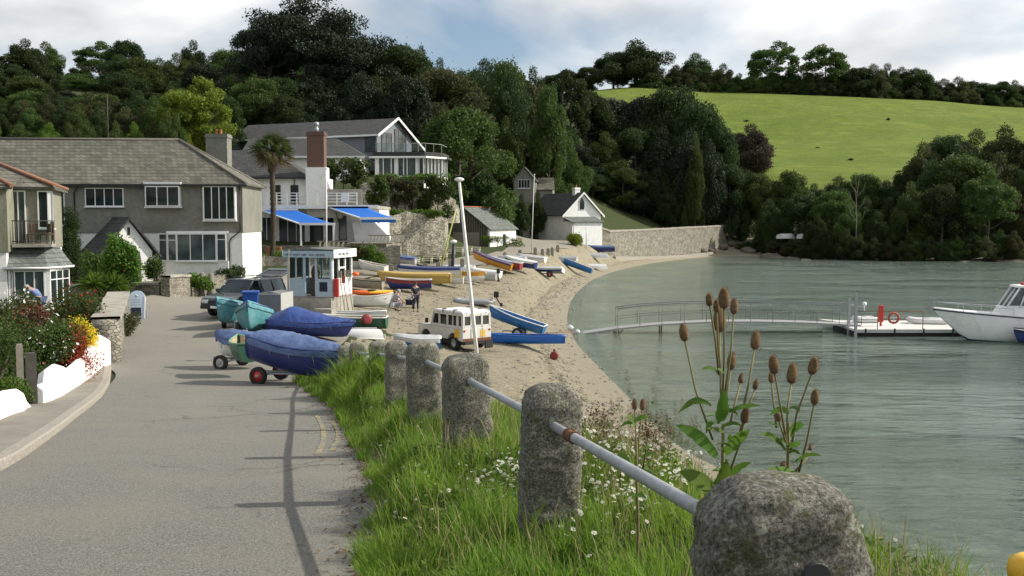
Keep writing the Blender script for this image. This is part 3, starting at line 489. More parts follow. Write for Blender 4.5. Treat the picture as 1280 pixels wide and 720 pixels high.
# --- water
def water():
    m = bpy.data.materials.new('sea_water'); m.use_nodes = True; t = m.node_tree; L = t.links.new; g = N(t, 'ShaderNodeNewGeometry')
    mp = N(t, 'ShaderNodeMapping'); mp.inputs['Scale'].default_value = (0.5, 1.35, 1); mp.inputs['Rotation'].default_value = (0, 0, R(8)); L(g.outputs['Position'], mp.inputs[0])
    n1 = N(t, 'ShaderNodeTexNoise', i_Scale=1.15, i_Detail=4.0, i_Roughness=0.55, i_Distortion=0.8); L(mp.outputs[0], n1.inputs['Vector'])
    n2 = N(t, 'ShaderNodeTexNoise', i_Scale=4.0, i_Detail=4.0, i_Roughness=0.6); L(mp.outputs[0], n2.inputs['Vector'])
    mp3 = N(t, 'ShaderNodeMapping'); mp3.inputs['Scale'].default_value = (0.5, 1.0, 1); mp3.inputs['Rotation'].default_value = (0, 0, R(-20)); L(g.outputs['Position'], mp3.inputs[0])
    n3 = N(t, 'ShaderNodeTexNoise', i_Scale=0.12, i_Detail=3.0); L(mp3.outputs[0], n3.inputs['Vector'])
    mp4 = N(t, 'ShaderNodeMapping'); mp4.inputs['Scale'].default_value = (0.2, 0.62, 1); mp4.inputs['Rotation'].default_value = (0, 0, R(-6)); L(g.outputs['Position'], mp4.inputs[0]); n4 = N(t, 'ShaderNodeTexNoise', i_Scale=0.8, i_Detail=2.0, i_Distortion=1.0); L(mp4.outputs[0], n4.inputs['Vector'])
    h = math_node(t, 'ADD', math_node(t, 'ADD', n1.outputs[0], math_node(t, 'MULTIPLY', n2.outputs[0], 0.3)), math_node(t, 'MULTIPLY', n4.outputs[0], 1.9))
    h = math_node(t, 'MULTIPLY', h, ramp(t, n3.outputs[0], [(0.38, 0.4), (0.60, 1.4)]))
    bp = N(t, 'ShaderNodeBump', i_Distance=0.21, i_Strength=1.0); L(h, bp.inputs['Height'])
    gl = N(t, 'ShaderNodeBsdfGlossy', i_Roughness=0.05); gl.inputs[0].default_value = (0.92, 1.0, 0.95, 1); L(bp.outputs[0], gl.inputs['Normal'])
    tr = N(t, 'ShaderNodeBsdfTransparent'); tr.inputs[0].default_value = (0.82, 0.93, 0.85, 1)
    df = N(t, 'ShaderNodeBsdfDiffuse'); df.inputs[0].default_value = (0.34, 0.44, 0.36, 1); L(bp.outputs[0], df.inputs['Normal'])
    m0 = N(t, 'ShaderNodeMixShader'); m0.inputs[0].default_value = 0.20; L(tr.outputs[0], m0.inputs[1]); L(df.outputs[0], m0.inputs[2])
    fr = N(t, 'ShaderNodeFresnel', i_IOR=1.33); L(bp.outputs[0], fr.inputs['Normal']); ms = N(t, 'ShaderNodeMixShader')
    L(fr.outputs[0], ms.inputs[0]); L(m0.outputs[0], ms.inputs[1]); L(gl.outputs[0], ms.inputs[2]); L(ms.outputs[0], t.nodes['Material Output'].inputs[0]); MATS['sea_water'] = m
    x = np.linspace(-2, 420, 60); y = np.concatenate([np.linspace(-60, 205, 60)]); 
    o = link('sea', np_mesh('sea', [(-2, -80, 0), (420, -80, 0), (420, 205, 0), (-2, 205, 0)], [(0, 1, 2, 3)]), 'sea_water'); o['kind'] = 'structure'
water()
# --- worn yellow road marking: two short broken arcs, each painted sheet lies on the road
def marking():
    mat('road_yellow', (0.42, 0.33, 0.08), 0.85, 0.3, 12, color2=(0.17, 0.16, 0.14), c2pos=(0.36, 0.52), c2scale=9)
    for k, off in enumerate((0.0, 0.3)):
        mb = MB(); g = []
        for i in range(14):
            py = 522+i*3.9 if k == 0 else 528+i*3.0; px = 396+off*60+9*math.sin(i/13*math.pi) ; p = hit(px, py); z = p.z+0.036
            g.append([(p.x-0.035, p.y, z), (p.x+0.035, p.y, z)])
        mb.sheet(g); o = mb.build('road_marking', 'road_yellow'); o['kind'] = 'structure'
marking()
# ---------------------------------------------------------------- leaf clouds
def quads_from(C, U, Wd, bend=None):
    """C centres, U half-length vectors, Wd half-width vectors -> diamond-ish leaf quads"""
    n = len(C); V_ = np.empty((n, 4, 3)); V_[:, 0] = C-U; V_[:, 1] = C+Wd; V_[:, 2] = C+U; V_[:, 3] = C-Wd
    return V_.reshape(-1, 3), np.arange(n*4).reshape(n, 4)
def rdir(n, rng): v = rng.normal(size=(n, 3)); return v/np.linalg.norm(v, axis=1, keepdims=True)
def leaf_cloud(blobs, n, size, rng, flat=0.0, shell=0.5):
    """blobs: (x,y,z,rx,ry,rz)"""
    B = np.array(blobs, float); vol = (B[:, 3]*B[:, 4]*B[:, 5])**(0.75); k = rng.choice(len(B), n, p=vol/vol.sum()); d = rdir(n, rng)
    r = rng.uniform(shell**3, 1, n)**(1/3); r = r*(1+0.22*rng.normal(size=n)*(rng.uniform(size=n) < 0.35))
    C = B[k, :3]+d*r[:, None]*B[k, 3:6]
    nrm = d*0.6+rdir(n, rng)*0.9; nrm[:, 2] += flat; nrm /= np.linalg.norm(nrm, axis=1, keepdims=True)
    t = np.cross(nrm, rdir(n, rng)); t /= np.linalg.norm(t, axis=1, keepdims=True)+1e-9; b = np.cross(nrm, t); s = size*rng.uniform(0.55, 1.35, n)[:, None]
    return quads_from(C, t*s, b*s*0.62)
def limb_tree(rng, h, spread, trunk_h, r0, nb=9, up=0.55, lean=(0, 0)):
    """trunk and limbs: returns MB and the limb tips"""
    mb = MB(); tips = []; top = Vector((lean[0], lean[1], h*0.82))
    tr = [Vector((0, 0, -0.4)), Vector((0, 0, 0)), Vector((lean[0]*.3+rng.normal()*.1, lean[1]*.3, trunk_h)), Vector((lean[0]*.6+rng.normal()*.25, lean[1]*.6+rng.normal()*.25, (trunk_h+h*.82)/2)), top]
    mb.tube(tr, [r0*1.5, r0*1.15, r0*.85, r0*.5, r0*.12], 8)
    for i in range(nb):
        t = 0.12+0.85*i/nb; z0 = trunk_h+(h*0.8-trunk_h)*t*0.85; a = i*2.4+rng.uniform(-.4, .4); L_ = spread*(1.0-0.45*t)*rng.uniform(.7, 1.1)
        p0 = Vector((lean[0]*z0/h, lean[1]*z0/h, z0)); p2 = p0+Vector((math.cos(a)*L_, math.sin(a)*L_, L_*up*rng.uniform(.5, 1.2))); p1 = (p0+p2)/2+Vector((0, 0, -L_*.06))
        mb.tube([p0, p1, p2], [r0*.42*(1-t*.6), r0*.26*(1-t*.6), r0*.05], 5); tips.append((p2, L_))
        for q in range(2):
            a2 = a+(-1)**q*rng.uniform(.4, .9); p3 = p1+Vector((math.cos(a2)*L_*.6, math.sin(a2)*L_*.6, L_*up*.7*rng.uniform(.4, 1.2))); mb.tube([p1, p3], [r0*.18, r0*.03], 4); tips.append((p3, L_*.8))
    tips.append((top, spread*.6)); return mb, tips
PROTO = {}
def proto(kind, seed):
    """kinds give crown and trunk meshes for a 10 m tall, about 8 m wide tree"""
    rng = np.random.default_rng(seed); h = 10.0
    if kind == 'round':   mb, tips = limb_tree(rng, h, 3.5, 2.0, .28, 10); bl = [(p.x, p.y, min(p.z, 8.6), rr, rr, rr*.8) for p, L_ in tips for rr in [rng.uniform(.8, 1.45)]]+[(3.0*math.cos(a)*math.cos(e), 3.0*math.sin(a)*math.cos(e), 5.2+3.2*math.sin(e), .95, .95, .9) for a, e in zip(rng.uniform(0, 6.28, 30), rng.uniform(-1.1, 1.3, 30))]; n, s = 30000, .115
    elif kind == 'bush':  mb, tips = limb_tree(rng, h, 3.7, .8, .22, 11, .35); bl = [(p.x, p.y, min(p.z, 8.6), rr, rr, rr*.85) for p, L_ in tips for rr in [rng.uniform(.9, 1.5)]]+[(rng.normal()*2.0, rng.normal()*2.0, rng.uniform(.6, 6), 1.3, 1.3, 1.2) for _ in range(14)]; n, s = 34000, .12
    elif kind == 'airy':  mb, tips = limb_tree(rng, h, 3.2, 2.0, .22, 12, .75); bl = [(p.x, p.y, p.z, rr, rr, rr*.7) for p, L_ in tips for rr in [rng.uniform(.5, .95)]]+[(2.6*math.cos(a)*c_, 2.6*math.sin(a)*c_, 5.6+3.4*e_, .6, .6, .5) for a, e_ in zip(rng.uniform(0, 6.28, 26), rng.uniform(-1, 1, 26)) for c_ in [math.sqrt(1-e_*e_)]]; n, s = 17000, .11
    elif kind == 'pine':
        mb, tips = limb_tree(rng, h, 3.9, 3.0, .30, 15, .28); bl = []
        for p, L_ in tips:
            for q in range(3): rr = rng.uniform(.55, 1.1); bl.append((p.x+rng.normal()*.7, p.y+rng.normal()*.7, p.z+rng.normal()*.35, rr*1.25, rr*1.25, rr*.5))
        bl += [(rng.normal()*1.1, rng.normal()*1.1, rng.uniform(5.5, 9), 1.3, 1.3, .7) for _ in range(10)]; n, s = 30000, .095
    elif kind == 'cypress': mb = MB().tube([(0, 0, -.4), (0, 0, 5), (0, 0, 9.3)], [.28, .2, .04], 7); bl = [(rng.normal()*.25, rng.normal()*.25, z, 1.5*(1-(z/10.3)**2)**.5+.15, 1.5*(1-(z/10.3)**2)**.5+.15, .8) for z in np.linspace(.5, 9.6, 22)]; n, s = 20000, .09
    elif kind == 'dome':
        mb, tips = limb_tree(rng, h, 3.8, 1.2, .3, 9, .5); bl = []
        for _ in range(46):
            a = rng.uniform(0, 6.28); e = rng.uniform(0, 1)**.7*math.pi/2; bl.append((3.3*math.cos(a)*math.cos(e), 3.3*math.sin(a)*math.cos(e), 3.0+5.6*math.sin(e)-(2.2 if e < .25 else 0), rng.uniform(.8, 1.3), rng.uniform(.8, 1.3), rng.uniform(.7, 1.1)))
        bl += [(3.3*math.cos(a), 3.3*math.sin(a), z_, .9, .9, .9) for a, z_ in zip(rng.uniform(0, 6.28, 22), rng.uniform(.8, 3.4, 22))]; n, s = 40000, .105
    V_, F_ = leaf_cloud(bl, n, s, rng); V_[:, 2] = np.maximum(V_[:, 2], .05)
    zmax = np.percentile(V_[:, 2], 99.7); rad = np.percentile(np.hypot(V_[:, 0], V_[:, 1]), 98)
    V_[:, 2] *= 10/zmax; V_[:, :2] *= 4.0/rad
    return mb, np_mesh('crown', V_, F_)
for i, (k, s) in enumerate([('round', 1), ('round', 2), ('bush', 3), ('bush', 4), ('airy', 5), ('pine', 6), ('pine', 7), ('cypress', 8), ('dome', 9), ('round', 10)]): 
    mb, me = proto(k, s); PROTO.setdefault(k, []).append((mb, me))
TMESH = {}
def tree(px, Y, top_py, wpx, kind, leaf, label, group=None, name='tree', rot=None, base=None, wy=None, cat='tree'):
    v = PROTO[kind]; i = random.randrange(len(v)); mb, cm = v[i]; key = (kind, i, leaf)
    if key not in TMESH:
        c2 = cm.copy(); c2.materials.append(MATS[leaf]); o = mb.build('trunk', 'bark'); tm = o.data; bpy.data.objects.remove(o); TMESH[key] = (tm, c2)
    tm, c2 = TMESH[key]; x = PX(px, Y); z = H(x, Y) if base is None else base; z -= 2.5 if (Y > 380 and wpx > 20) else 0; h = PZ(top_py, Y)-z; w = wpx/F*Y
    r = thing(name, label, cat, (x, Y, z-0.1), random.uniform(0, 6.28) if rot is None else rot, group); sc = (w/8.0, (wy or w)/8.0, h/10.0)
    for nm, me in (('trunk', tm), ('crown', c2)):
        o = bpy.data.objects.new(nm, me); COL.objects.link(o); o.parent = r; o.scale = sc
    return r
def bush(px, py, Y, w, h, leaf, label, n=1500, size=.05, d=None, group=None, flowers=None, name='shrub', cat='shrub', base=None, rag=0.25, x=None):
    """rounded garden shrub made of clumps of leaves; py unused when base is None"""
    rng = np.random.default_rng(abs(hash((label, round(px)))) % 99991 if False else int(px*7+Y*13+w*100) % 99991)
    X_ = PX(px, Y) if x is None else x; z = H(X_, Y) if base is None else base; d = d or w
    bl = []
    for _ in range(12):
        a = rng.uniform(0, 6.28); rr = rng.uniform(0, .32); zz = rng.uniform(.25, .72); bl.append((math.cos(a)*rr*w, math.sin(a)*rr*d, zz*h, w*rng.uniform(.16, .3), d*rng.uniform(.16, .3), h*rng.uniform(.2, .3)))
    V_, F_ = leaf_cloud(bl, n, size, rng); V_[:, 2] = np.maximum(V_[:, 2], .01)
    r = thing(name, label, cat, (X_, Y, z-0.03), 0, group); link('foliage', np_mesh('foliage', V_, F_), leaf, r)
    mb = MB()
    for k in range(5):
        b = bl[k]; mb.tube([(0, 0, -.05), (b[0]*.4, b[1]*.4, b[2]*.5), (b[0], b[1], b[2])], [.03*w+.008, .018*w+.004, .004], 5)
    mb.build('stem', 'bark', r)
    if flowers:
        fm, cnt, fs = flowers; V_, F_ = leaf_cloud([(b[0], b[1], b[2], b[3]*1.08, b[4]*1.08, b[5]*1.08) for b in bl], cnt, fs, rng, shell=.95); V_[:, 2] = np.maximum(V_[:, 2], .02); o = link('blossom', np_mesh('blossom', V_, F_), fm, r)
    return r
# ---------------------------------------------------------------- granite posts and the rail through them
PDAT = [(970, 590, 2.52, 205, .24, 0), (685, 478, 5.6, 77, .22, 1), (583, 440, 8.3, 62, .22, 2), (531, 425, 11.35, 43, .22, 3), (496, 425, 14.4, 29, .2, 4), (472, 425, 17.5, 25, .2, 5), (447.5, 427, 20.6, 22, .2, 6), (429, 431, 23.6, 17, .2, 7)]
PLAB = ['massive granite post closest to the camera with a broad domed lichen covered top', 'tall granite post with the rusty pipe joint beside it and daisies at its foot', 'third granite post from the camera, squat and rounded, on the grass verge', 'fourth granite post from the camera, wide slab above thick grass',
        'fifth granite post from the camera, narrow slab in the receding row', 'sixth granite post from the camera beside the tall tufted grass', 'seventh granite post from the camera just right of the tufted grass mound', 'furthest and thinnest granite post, beside the stern of the blue covered boat']
def make_post(px, py, Y, wpx, depth, seed):
    x = PX(px, Y); zt = PZ(py, Y); zb = H(x, Y)-0.35; w = wpx/F*Y; h = zt-zb; rng = np.random.default_rng(seed+40)
    nz_, nc = (90, 96) if seed < 2 else (44, 48); vs = []; off = Vector((seed*7.3, seed*3.1, seed*1.7)); sh = w*(.42 if seed else .46)
    for i in range(nz_+1):
        t = i/nz_; z = h*(1-(1-t)**1.15) if False else h*t
        top = max(0, (z-(h-sh))/sh); e = 2.3 if seed else 2.35
        k = max(0.0, 1-top**e)**(1/e); wi = w/2*(k if top > 0 else 1)*(1-.03*t); di = depth/2*(1-.55*top**3)*(1 if k > .1 else k*10)
        for j in range(nc):
            a = 2*math.pi*j/nc; ca, sa = math.cos(a), math.sin(a); q = .42
            vx = math.copysign(abs(ca)**q, ca)*wi; vy = math.copysign(abs(sa)**q, sa)*di
            p = Vector((vx, vy, z)); nzv = noise.fractal(p*5+off, 1.0, 2.0, 4)*(.020 if seed else .034)*(w/.36)+noise.noise(p*28+off)*.006+noise.noise(p*70+off)*.003; s = 1+nzv/max(.06, p.xy.length); vs.append((vx*s, vy*s, z+(noise.noise(p*9+off)*.02 if top > 0 else 0)))
    fs = [(i*nc+j, i*nc+(j+1) % nc, (i+1)*nc+(j+1) % nc, (i+1)*nc+j) for i in range(nz_) for j in range(nc)]; fs.append(tuple(nz_*nc+j for j in range(nc)))
    mb = MB(); mb.add(vs, fs, True); a = math.atan2(.22, 1) if seed else 0.10
    o = mb.build('granite_post', 'granite', None, (x, Y, zb), (R(rng.uniform(-1.5, 1.5)), R(rng.uniform(-1.5, 1.5)), a)); tag(o, PLAB[seed], 'post', 'old granite posts along the grass verge'); return Vector((x, Y, zt))
PT = [make_post(*p) for p in PDAT]
railp = [P(1120, 830, 1.35)]+[Vector((p.x+(.01 if i else .05), p.y, p.z-(.235 if i < 3 else .25))) for i, p in enumerate(PT)]
def rail():
    r = thing('handrail', 'grey metal pipe rail threaded through the row of granite posts', 'rail', railp[2]); off = railp[2]; pts = [p-off for p in railp[1:]]
    pts = [pts[0]+(pts[0]-pts[1]).normalized()*.09]+pts
    MB().tube(pts, .0255, 14).build('pipe', 'galvanised', r)
    e_ = (railp[1]-railp[2]).normalized(); MB().tube([railp[1]-off+e_*.06, railp[1]-off+e_*.155], .034, 12).build('dark_hole_stub', 'black_metal', r)  # black stub at the near post: the dark of an open pipe hole, put in as colour
    a, b = railp[1]-off, railp[2]-off; q = b+(a-b)*.18; d = (a-b).normalized()
    mb = MB(); mb.tube([q-d*.07, q-d*.045], .034, 14); mb.tube([q-d*.045, q+d*.05], .029, 14); mb.tube([q+d*.05, q+d*.075], .034, 14); mb.build('pipe_joint', 'rust', r)
    for k in (3, 4): 
        c = railp[k]-off; c2 = railp[k-1]-off; e = (c2-c).normalized(); MB().tube([c+e*.13, c+e*.17], .031, 12).build('pipe_joint', 'galvanised', r)
rail()
p = P(458.5, 447, 21.5); g = H(p.x, p.y)
o = MB().prism([(-.05, -.05), (.05, -.05), (.05, .05), (-.05, .05)], 'z', -0.2, p.z-g).build('marker_post', 'white_paint', None, (p.x, p.y, g), bevel=.008); tag(o, 'short square white post standing in the row of granite posts', 'post')
# ---------------------------------------------------------------- verge grass, flowers
def edge_x(y): return np.interp(y, [b[1] for a, b in ROAD], [b[0] for a, b in ROAD])
def crest_x(y): return np.interp(y, [-2, 3, 5.5, 8.5, 12, 16, 20, 24.5, 27], [4.2, 4.2, 3.9, 3.3, 2.6, 1.6, .4, -1.8, -3.6])
def blades(name, n, yfun, xfun, hgt, wid, m, label, seed, clump=1.0, lean=.45):
    rng = np.random.default_rng(seed); y = yfun(rng, n); x = xfun(rng, y, n); z = Hn(x, y)
    cl = vnoise(x, y, 3.1, seed)+0.6*vnoise(x, y, 9.0, seed+1); h = hgt*rng.uniform(.4, 1.3, n)*(1+clump*cl*2.0).clip(.3, 2.4)
    a = rng.uniform(0, 6.28, n)+0; la = rng.uniform(0, 6.28, n)*.5+vnoise(x, y, 2.0, seed+5)*5; ln = h*lean*rng.uniform(.2, 1.5, n)
    base = np.stack([x, y, z-.02], -1); wv = np.stack([np.cos(a), np.sin(a), 0*a], -1)*(wid*rng.uniform(.6, 1.4, n)*(1+.02*y*2))[:, None]; ld = np.stack([np.cos(la), np.sin(la), 0*la], -1)*ln[:, None]; up = np.stack([0*h, 0*h, h], -1)
    V_ = np.empty((n, 8, 3)); V_[:, 0] = base-wv; V_[:, 1] = base+wv; m1 = base+up*.45+ld*.18; V_[:, 2] = m1-wv*.8; V_[:, 3] = m1+wv*.8; m2 = base+up*.8+ld*.55; V_[:, 4] = m2-wv*.5; V_[:, 5] = m2+wv*.5; m3 = base+up*.97+ld; V_[:, 6] = m3-wv*.06; V_[:, 7] = m3+wv*.06
    b = (np.arange(n)*8)[:, None]; F_ = np.concatenate([b+np.array([[0, 1, 3, 2]]), b+np.array([[2, 3, 5, 4]]), b+np.array([[4, 5, 7, 6]])]); o = link(name, np_mesh(name, V_.reshape(-1, 3), F_), m); tag(o, label, 'grass', None, 'stuff'); return o
yf = lambda r, n: 2.0+25*r.uniform(0, 1, n)**1.7
def xf(r, y, n): e = edge_x(y)-.02+.05*np.sin(y*2.3)+.05*np.sin(y*6.1); return e+(crest_x(y)-e)*r.uniform(0, 1, n)**.8
blades('verge_grass', 95000, yf, xf, .14, .0028, 'grass_blade', 'long green grass covering the verge under the granite posts', 3)
blades('verge_grass', 60000, lambda r, n: 3.5+22*r.uniform(0, 1, n)**1.9, lambda r, y, n: edge_x(y)-.06+.08*np.sin(y*5)+r.uniform(0, 1, n)**1.3*1.3, .13, .0032, 'grass_blade', 'shorter green grass along the road side of the verge', 14)
blades('verge_grass', 9000, yf, xf, .25, .0024, 'grass_dry', 'dry straw stems scattered through the green verge grass', 4, .5)
ym = lambda r, n: 17.0+5.2*r.uniform(0, 1, n)
def xm(r, y, n): return edge_x(y)+.15+r.uniform(0, 1, n)*(np.interp(y, [17, 20, 25], [-2.0, -2.5, -4.0])-edge_x(y)-.15)
blades('tall_grass', 12000, ym, xm, .34, .005, 'grass_blade', 'mound of tall bright grass where the verge meets the boats', 5, .8, .6)
def xb(r, y, n): c = crest_x(y); return c-.6+r.uniform(0, 1, n)*3.2
blades('bank_grass', 26000, lambda r, n: 3+24*r.uniform(0, 1, n)**1.2, xb, .26, .005, 'grass_blade', 'rough grass on the bank falling to the beach', 6, .8, .5)
def clovers():
    rng = np.random.default_rng(11); n = 26000; y = 3+22*rng.uniform(0, 1, n)**1.5; e = edge_x(y); x = e+.1+(crest_x(y)+1-e)*rng.uniform(0, 1, n)**1.6; k = vnoise(x, y, 1.5, 9) > -.12; x, y = x[k], y[k]; z = Hn(x, y)+rng.uniform(.01, .12, len(x)); C = np.stack([x, y, z], -1)
    nn = rdir(len(C), rng); nn[:, 2] = abs(nn[:, 2])+1; nn /= np.linalg.norm(nn, axis=1, keepdims=True); t = np.cross(nn, rdir(len(C), rng)); t /= np.linalg.norm(t, axis=1, keepdims=True); s = rng.uniform(.012, .035, len(C))[:, None]; V_, F_ = quads_from(C, t*s, np.cross(nn, t)*s*.6)
    o = link('verge_weeds', np_mesh('verge_weeds', V_, F_), 'leaf_green'); tag(o, 'small broad leaved weeds mixed into the verge grass', 'weeds', None, 'stuff')
clovers()
def litter():
    rng = np.random.default_rng(15); n = 5200; y = 2+21*rng.uniform(0, 1, n)**1.4; x = np.interp(y, [b[1] for a, b in ROAD], [b[0] for a, b in ROAD])-np.abs(rng.normal(size=n))*.16+.08; z = Hn(x, y)+.036+rng.uniform(0, .012, n); C = np.stack([x, y, z], -1); a = rng.uniform(0, 6.28, n); s = rng.uniform(.006, .022, n); U = np.stack([np.cos(a)*s, np.sin(a)*s, rng.normal(size=n)*.3*s], -1); W_ = np.stack([-np.sin(a)*s*.6, np.cos(a)*s*.6, rng.normal(size=n)*.3*s], -1); V_, F_ = quads_from(C, U, W_); mat('dead_leaf', (.14, .095, .05), .9, .6, 2); o = link('leaf_litter', np_mesh('leaf_litter', V_, F_), 'dead_leaf'); tag(o, 'dead leaves and grit gathered along the verge edge of the road', 'leaf litter', None, 'stuff')
litter()
def daisies():
    rng = np.random.default_rng(12); mb_c = []; 
    def patch(n, px, py, sp, hh):
        out = []
        for _ in range(n):
            a, b = px+rng.normal()*sp[0], py+rng.normal()*sp[1]; q = hit(a, b, 2.5, 60); out.append((q.x, q.y, q.z+hh*rng.uniform(.5, 1.2)))
        return out
    pts = patch(30, 642, 605, (10, 9), .14)+patch(22, 600, 640, (26, 14), .12)+patch(60, 750, 590, (22, 26), .15)+patch(70, 790, 640, (30, 26), .16)+patch(320, 830, 585, (36, 34), .25)+patch(260, 790, 555, (40, 26), .3)+patch(18, 505, 640, (18, 18), .12)+patch(14, 690, 575, (10, 30), .1)+patch(50, 640, 615, (22, 16), .12)+patch(60, 730, 640, (24, 34), .15)+patch(40, 560, 600, (40, 40), .1)+patch(50, 1190, 700, (50, 7), .15)+patch(12, 450, 505, (20, 12), .12)
    V_ = []; F_ = []; C2 = []; st = []
    for x, y, z in pts:
        s = rng.uniform(.009, .017); c = Vector((x, y, z)); nn = Vector((rng.normal()*.5, rng.normal()*.5-.3, 1)).normalized(); u = nn.orthogonal().normalized(); w = nn.cross(u); k = 8
        for j in range(k):
            a = 2*math.pi*j/k; d = u*math.cos(a)+w*math.sin(a); e = nn.cross(d); b = len(V_); V_ += [c+d*s*.15-nn*.001, c+d*s*.8+e*s*.27, c+d*s*1.15-nn*s*.15, c+d*s*.8-e*s*.27]; F_.append((b, b+1, b+2, b+3))
        C2.append((c, nn, s)); st.append((x, y, z))
    o = link('daisies', np_mesh('daisies', [v[:] for v in V_], F_), 'petal_white'); tag(o, 'white daisies scattered over the verge and bank', 'flowers', None, 'stuff')
    mb = MB()
    for c, nn, s in C2: mb.tube([c-nn*.001, c+nn*s*.18], [s*.3, s*.18], 6)
    o = mb.build('daisy_centres', 'yellow_flower'); tag(o, 'yellow centres of the white daisies', 'flowers', None, 'stuff')
    mb = MB()
    for x, y, z in st: mb.tube([(x, y, z), (x+rng.normal()*.02, y, z-.16)], .0016, 3, False)
    o = mb.build('daisy_stalks', 'leaf_green'); tag(o, 'thin green stalks of the daisies', 'flowers', None, 'stuff')
daisies()
def dock():
    rng = np.random.default_rng(13); V_ = []; F_ = []; blobs = []
    for _ in range(110):
        a, b = 800+rng.normal()*38, 545+rng.normal()*28; q = hit(a, b, 4, 60); blobs.append((q.x, q.y, q.z+.24, .09, .09, .28))
    V_, F_ = leaf_cloud(blobs, 20000, .012, rng); o = link('dry_weeds', np_mesh('dry_weeds', V_, F_), 'leaf_brown'); tag(o, 'reddish brown seeding weeds on the bank top behind the rail', 'weeds', None, 'stuff')
    blobs = [(b[0]+.1, b[1], b[2]-.16, .16, .16, .12) for b in blobs]+[(hit(740+rng.normal()*40, 610+rng.normal()*40, 3, 60)+Vector((0, 0, .05)))[:]+(.1, .1, .07) for _ in range(40)]
    V_, F_ = leaf_cloud(blobs, 9000, .018, rng); o = link('bank_weeds', np_mesh('bank_weeds', V_, F_), 'leaf_green'); tag(o, 'low green weeds under the dry seed heads', 'weeds', None, 'stuff')
dock()
# ---------------------------------------------------------------- teasels
mat('teasel_stem', (0.16, 0.14, 0.05), 0.8, 0.2, 20); mat('teasel_head', (0.185, 0.115, 0.055), 0.95, 0.5, 90, 0.003, 300)
def teasel(label, base_px, Y, heads, leaves, name='teasel', grp='teasels on the bank'):
    b = P(base_px[0], base_px[1], Y); g = H(b.x, Y); root = thing(name, label, 'teasel', (b.x, Y, g), 0, grp); O = Vector((b.x, Y, g)); rng = np.random.default_rng(int(base_px[0])); J = b-O
    MB().tube([(0, 0, -.05), J*.5+Vector((.01, 0, 0)), J, Vector((J.x*1.0, J.y, J.z+.12))], [.008, .007, .006, .005], 8).build('stem', 'teasel_stem', root)
    for px, py, ln, (jx, jy) in heads:
        dY = rng.uniform(-.16, .16); c = P(px, py, Y+dY)-O; L_ = ln/F*Y; r = L_*.265; j = P(jx, jy, Y)-O; bot = c-Vector((0, 0, L_*.5)); d = (bot-j); mid = j+d*.5+Vector((rng.normal()*.006, 0, .0))
        MB().tube([j, mid, bot], [.0042, .0034, .003], 7).build('stalk', 'teasel_stem', root)
        up = (bot-mid).normalized(); up = (up+Vector((0, 0, 1))*.6).normalized(); q = up.to_track_quat('Z', 'Y').to_matrix().to_4x4()
        mb = MB(); mb.T = Matrix.Translation(bot) @ q; mb.lathe([(r*.25, 0), (r*.75, L_*.1), (r, L_*.35), (r*.95, L_*.6), (r*.7, L_*.85), (r*.25, L_)], n=12)
        ns = 420
        for k in range(ns):
            t = (k+.5)/ns; a = k*2.39996; rr = r*math.sin(math.pi*(.12+.80*t))**.55; p0 = Vector((math.cos(a)*rr*.9, math.sin(a)*rr*.9, t*L_)); dd = Vector((math.cos(a), math.sin(a), .55+t*1.0)).normalized(); e = Vector((-math.sin(a), math.cos(a), 0)); mb.add([p0-e*r*.05, p0+e*r*.05, p0+dd*r*rng.uniform(.25, .5)], [(0, 1, 2)])
        for k in range(7):
            a = k*.9+rng.uniform(0, .5); p0 = Vector((math.cos(a)*r*.3, math.sin(a)*r*.3, 0)); e = Vector((-math.sin(a), math.cos(a), 0))*.0012; tip = Vector((math.cos(a)*r*2.2, math.sin(a)*r*2.2, L_*rng.uniform(.1, .7))); m_ = (p0+tip)/2-Vector((0, 0, L_*.12)); mb.add([p0-e, p0+e, m_+e, m_-e, tip], [(0, 1, 2, 3), (3, 2, 4)])
        mb.build('seed_head', 'teasel_head', root, fixn=False)
    leaves = list(leaves)+[(lx+rng.normal()*4, ly, lx+sgn*rng.uniform(12, 26), ly-rng.uniform(-6, 14), rng.uniform(2.2, 4.5), rng.uniform(2, 7)) for k in range(9) for sgn in [(-1)**k] for lx, ly in [(base_px[0], base_px[1]+rng.uniform(-70, 34))]]
    for (x0, y0, x1, y1, w, dr) in leaves:
        a = P(x0, y0, Y+rng.uniform(-.05, .05))-O; e = P(x1, y1, Y+rng.uniform(-.18, .02))-O; n = 9; g_ = []; side = (e-a).cross(Vector((0, -1, .5))).normalized(); wd = w/F*Y
        for i in range(n+1):
            t = i/n; c = a.lerp(e, t)+Vector((0, 0, dr/F*Y*math.sin(math.pi*t))); hw = wd*math.sin(math.pi*min(1, .08+t*.92))**.7*(1-.25*t)*(1+.12*math.sin(i*2.2)); fold = Vector((0, -.25*hw, -.35*hw)); g_.append([c-side*hw+fold, c, c+side*hw+fold])
        mb = MB(); mb.sheet(g_); mb.build('leaf', 'leaf_green', root, fixn=False)
z2 = lambda x, y: (780+x/2.57, 340+y/2.57)
def hh(x, y, l, jx, jy): a = z2(x, y); return (a[0], a[1], l/2.57, z2(jx, jy))
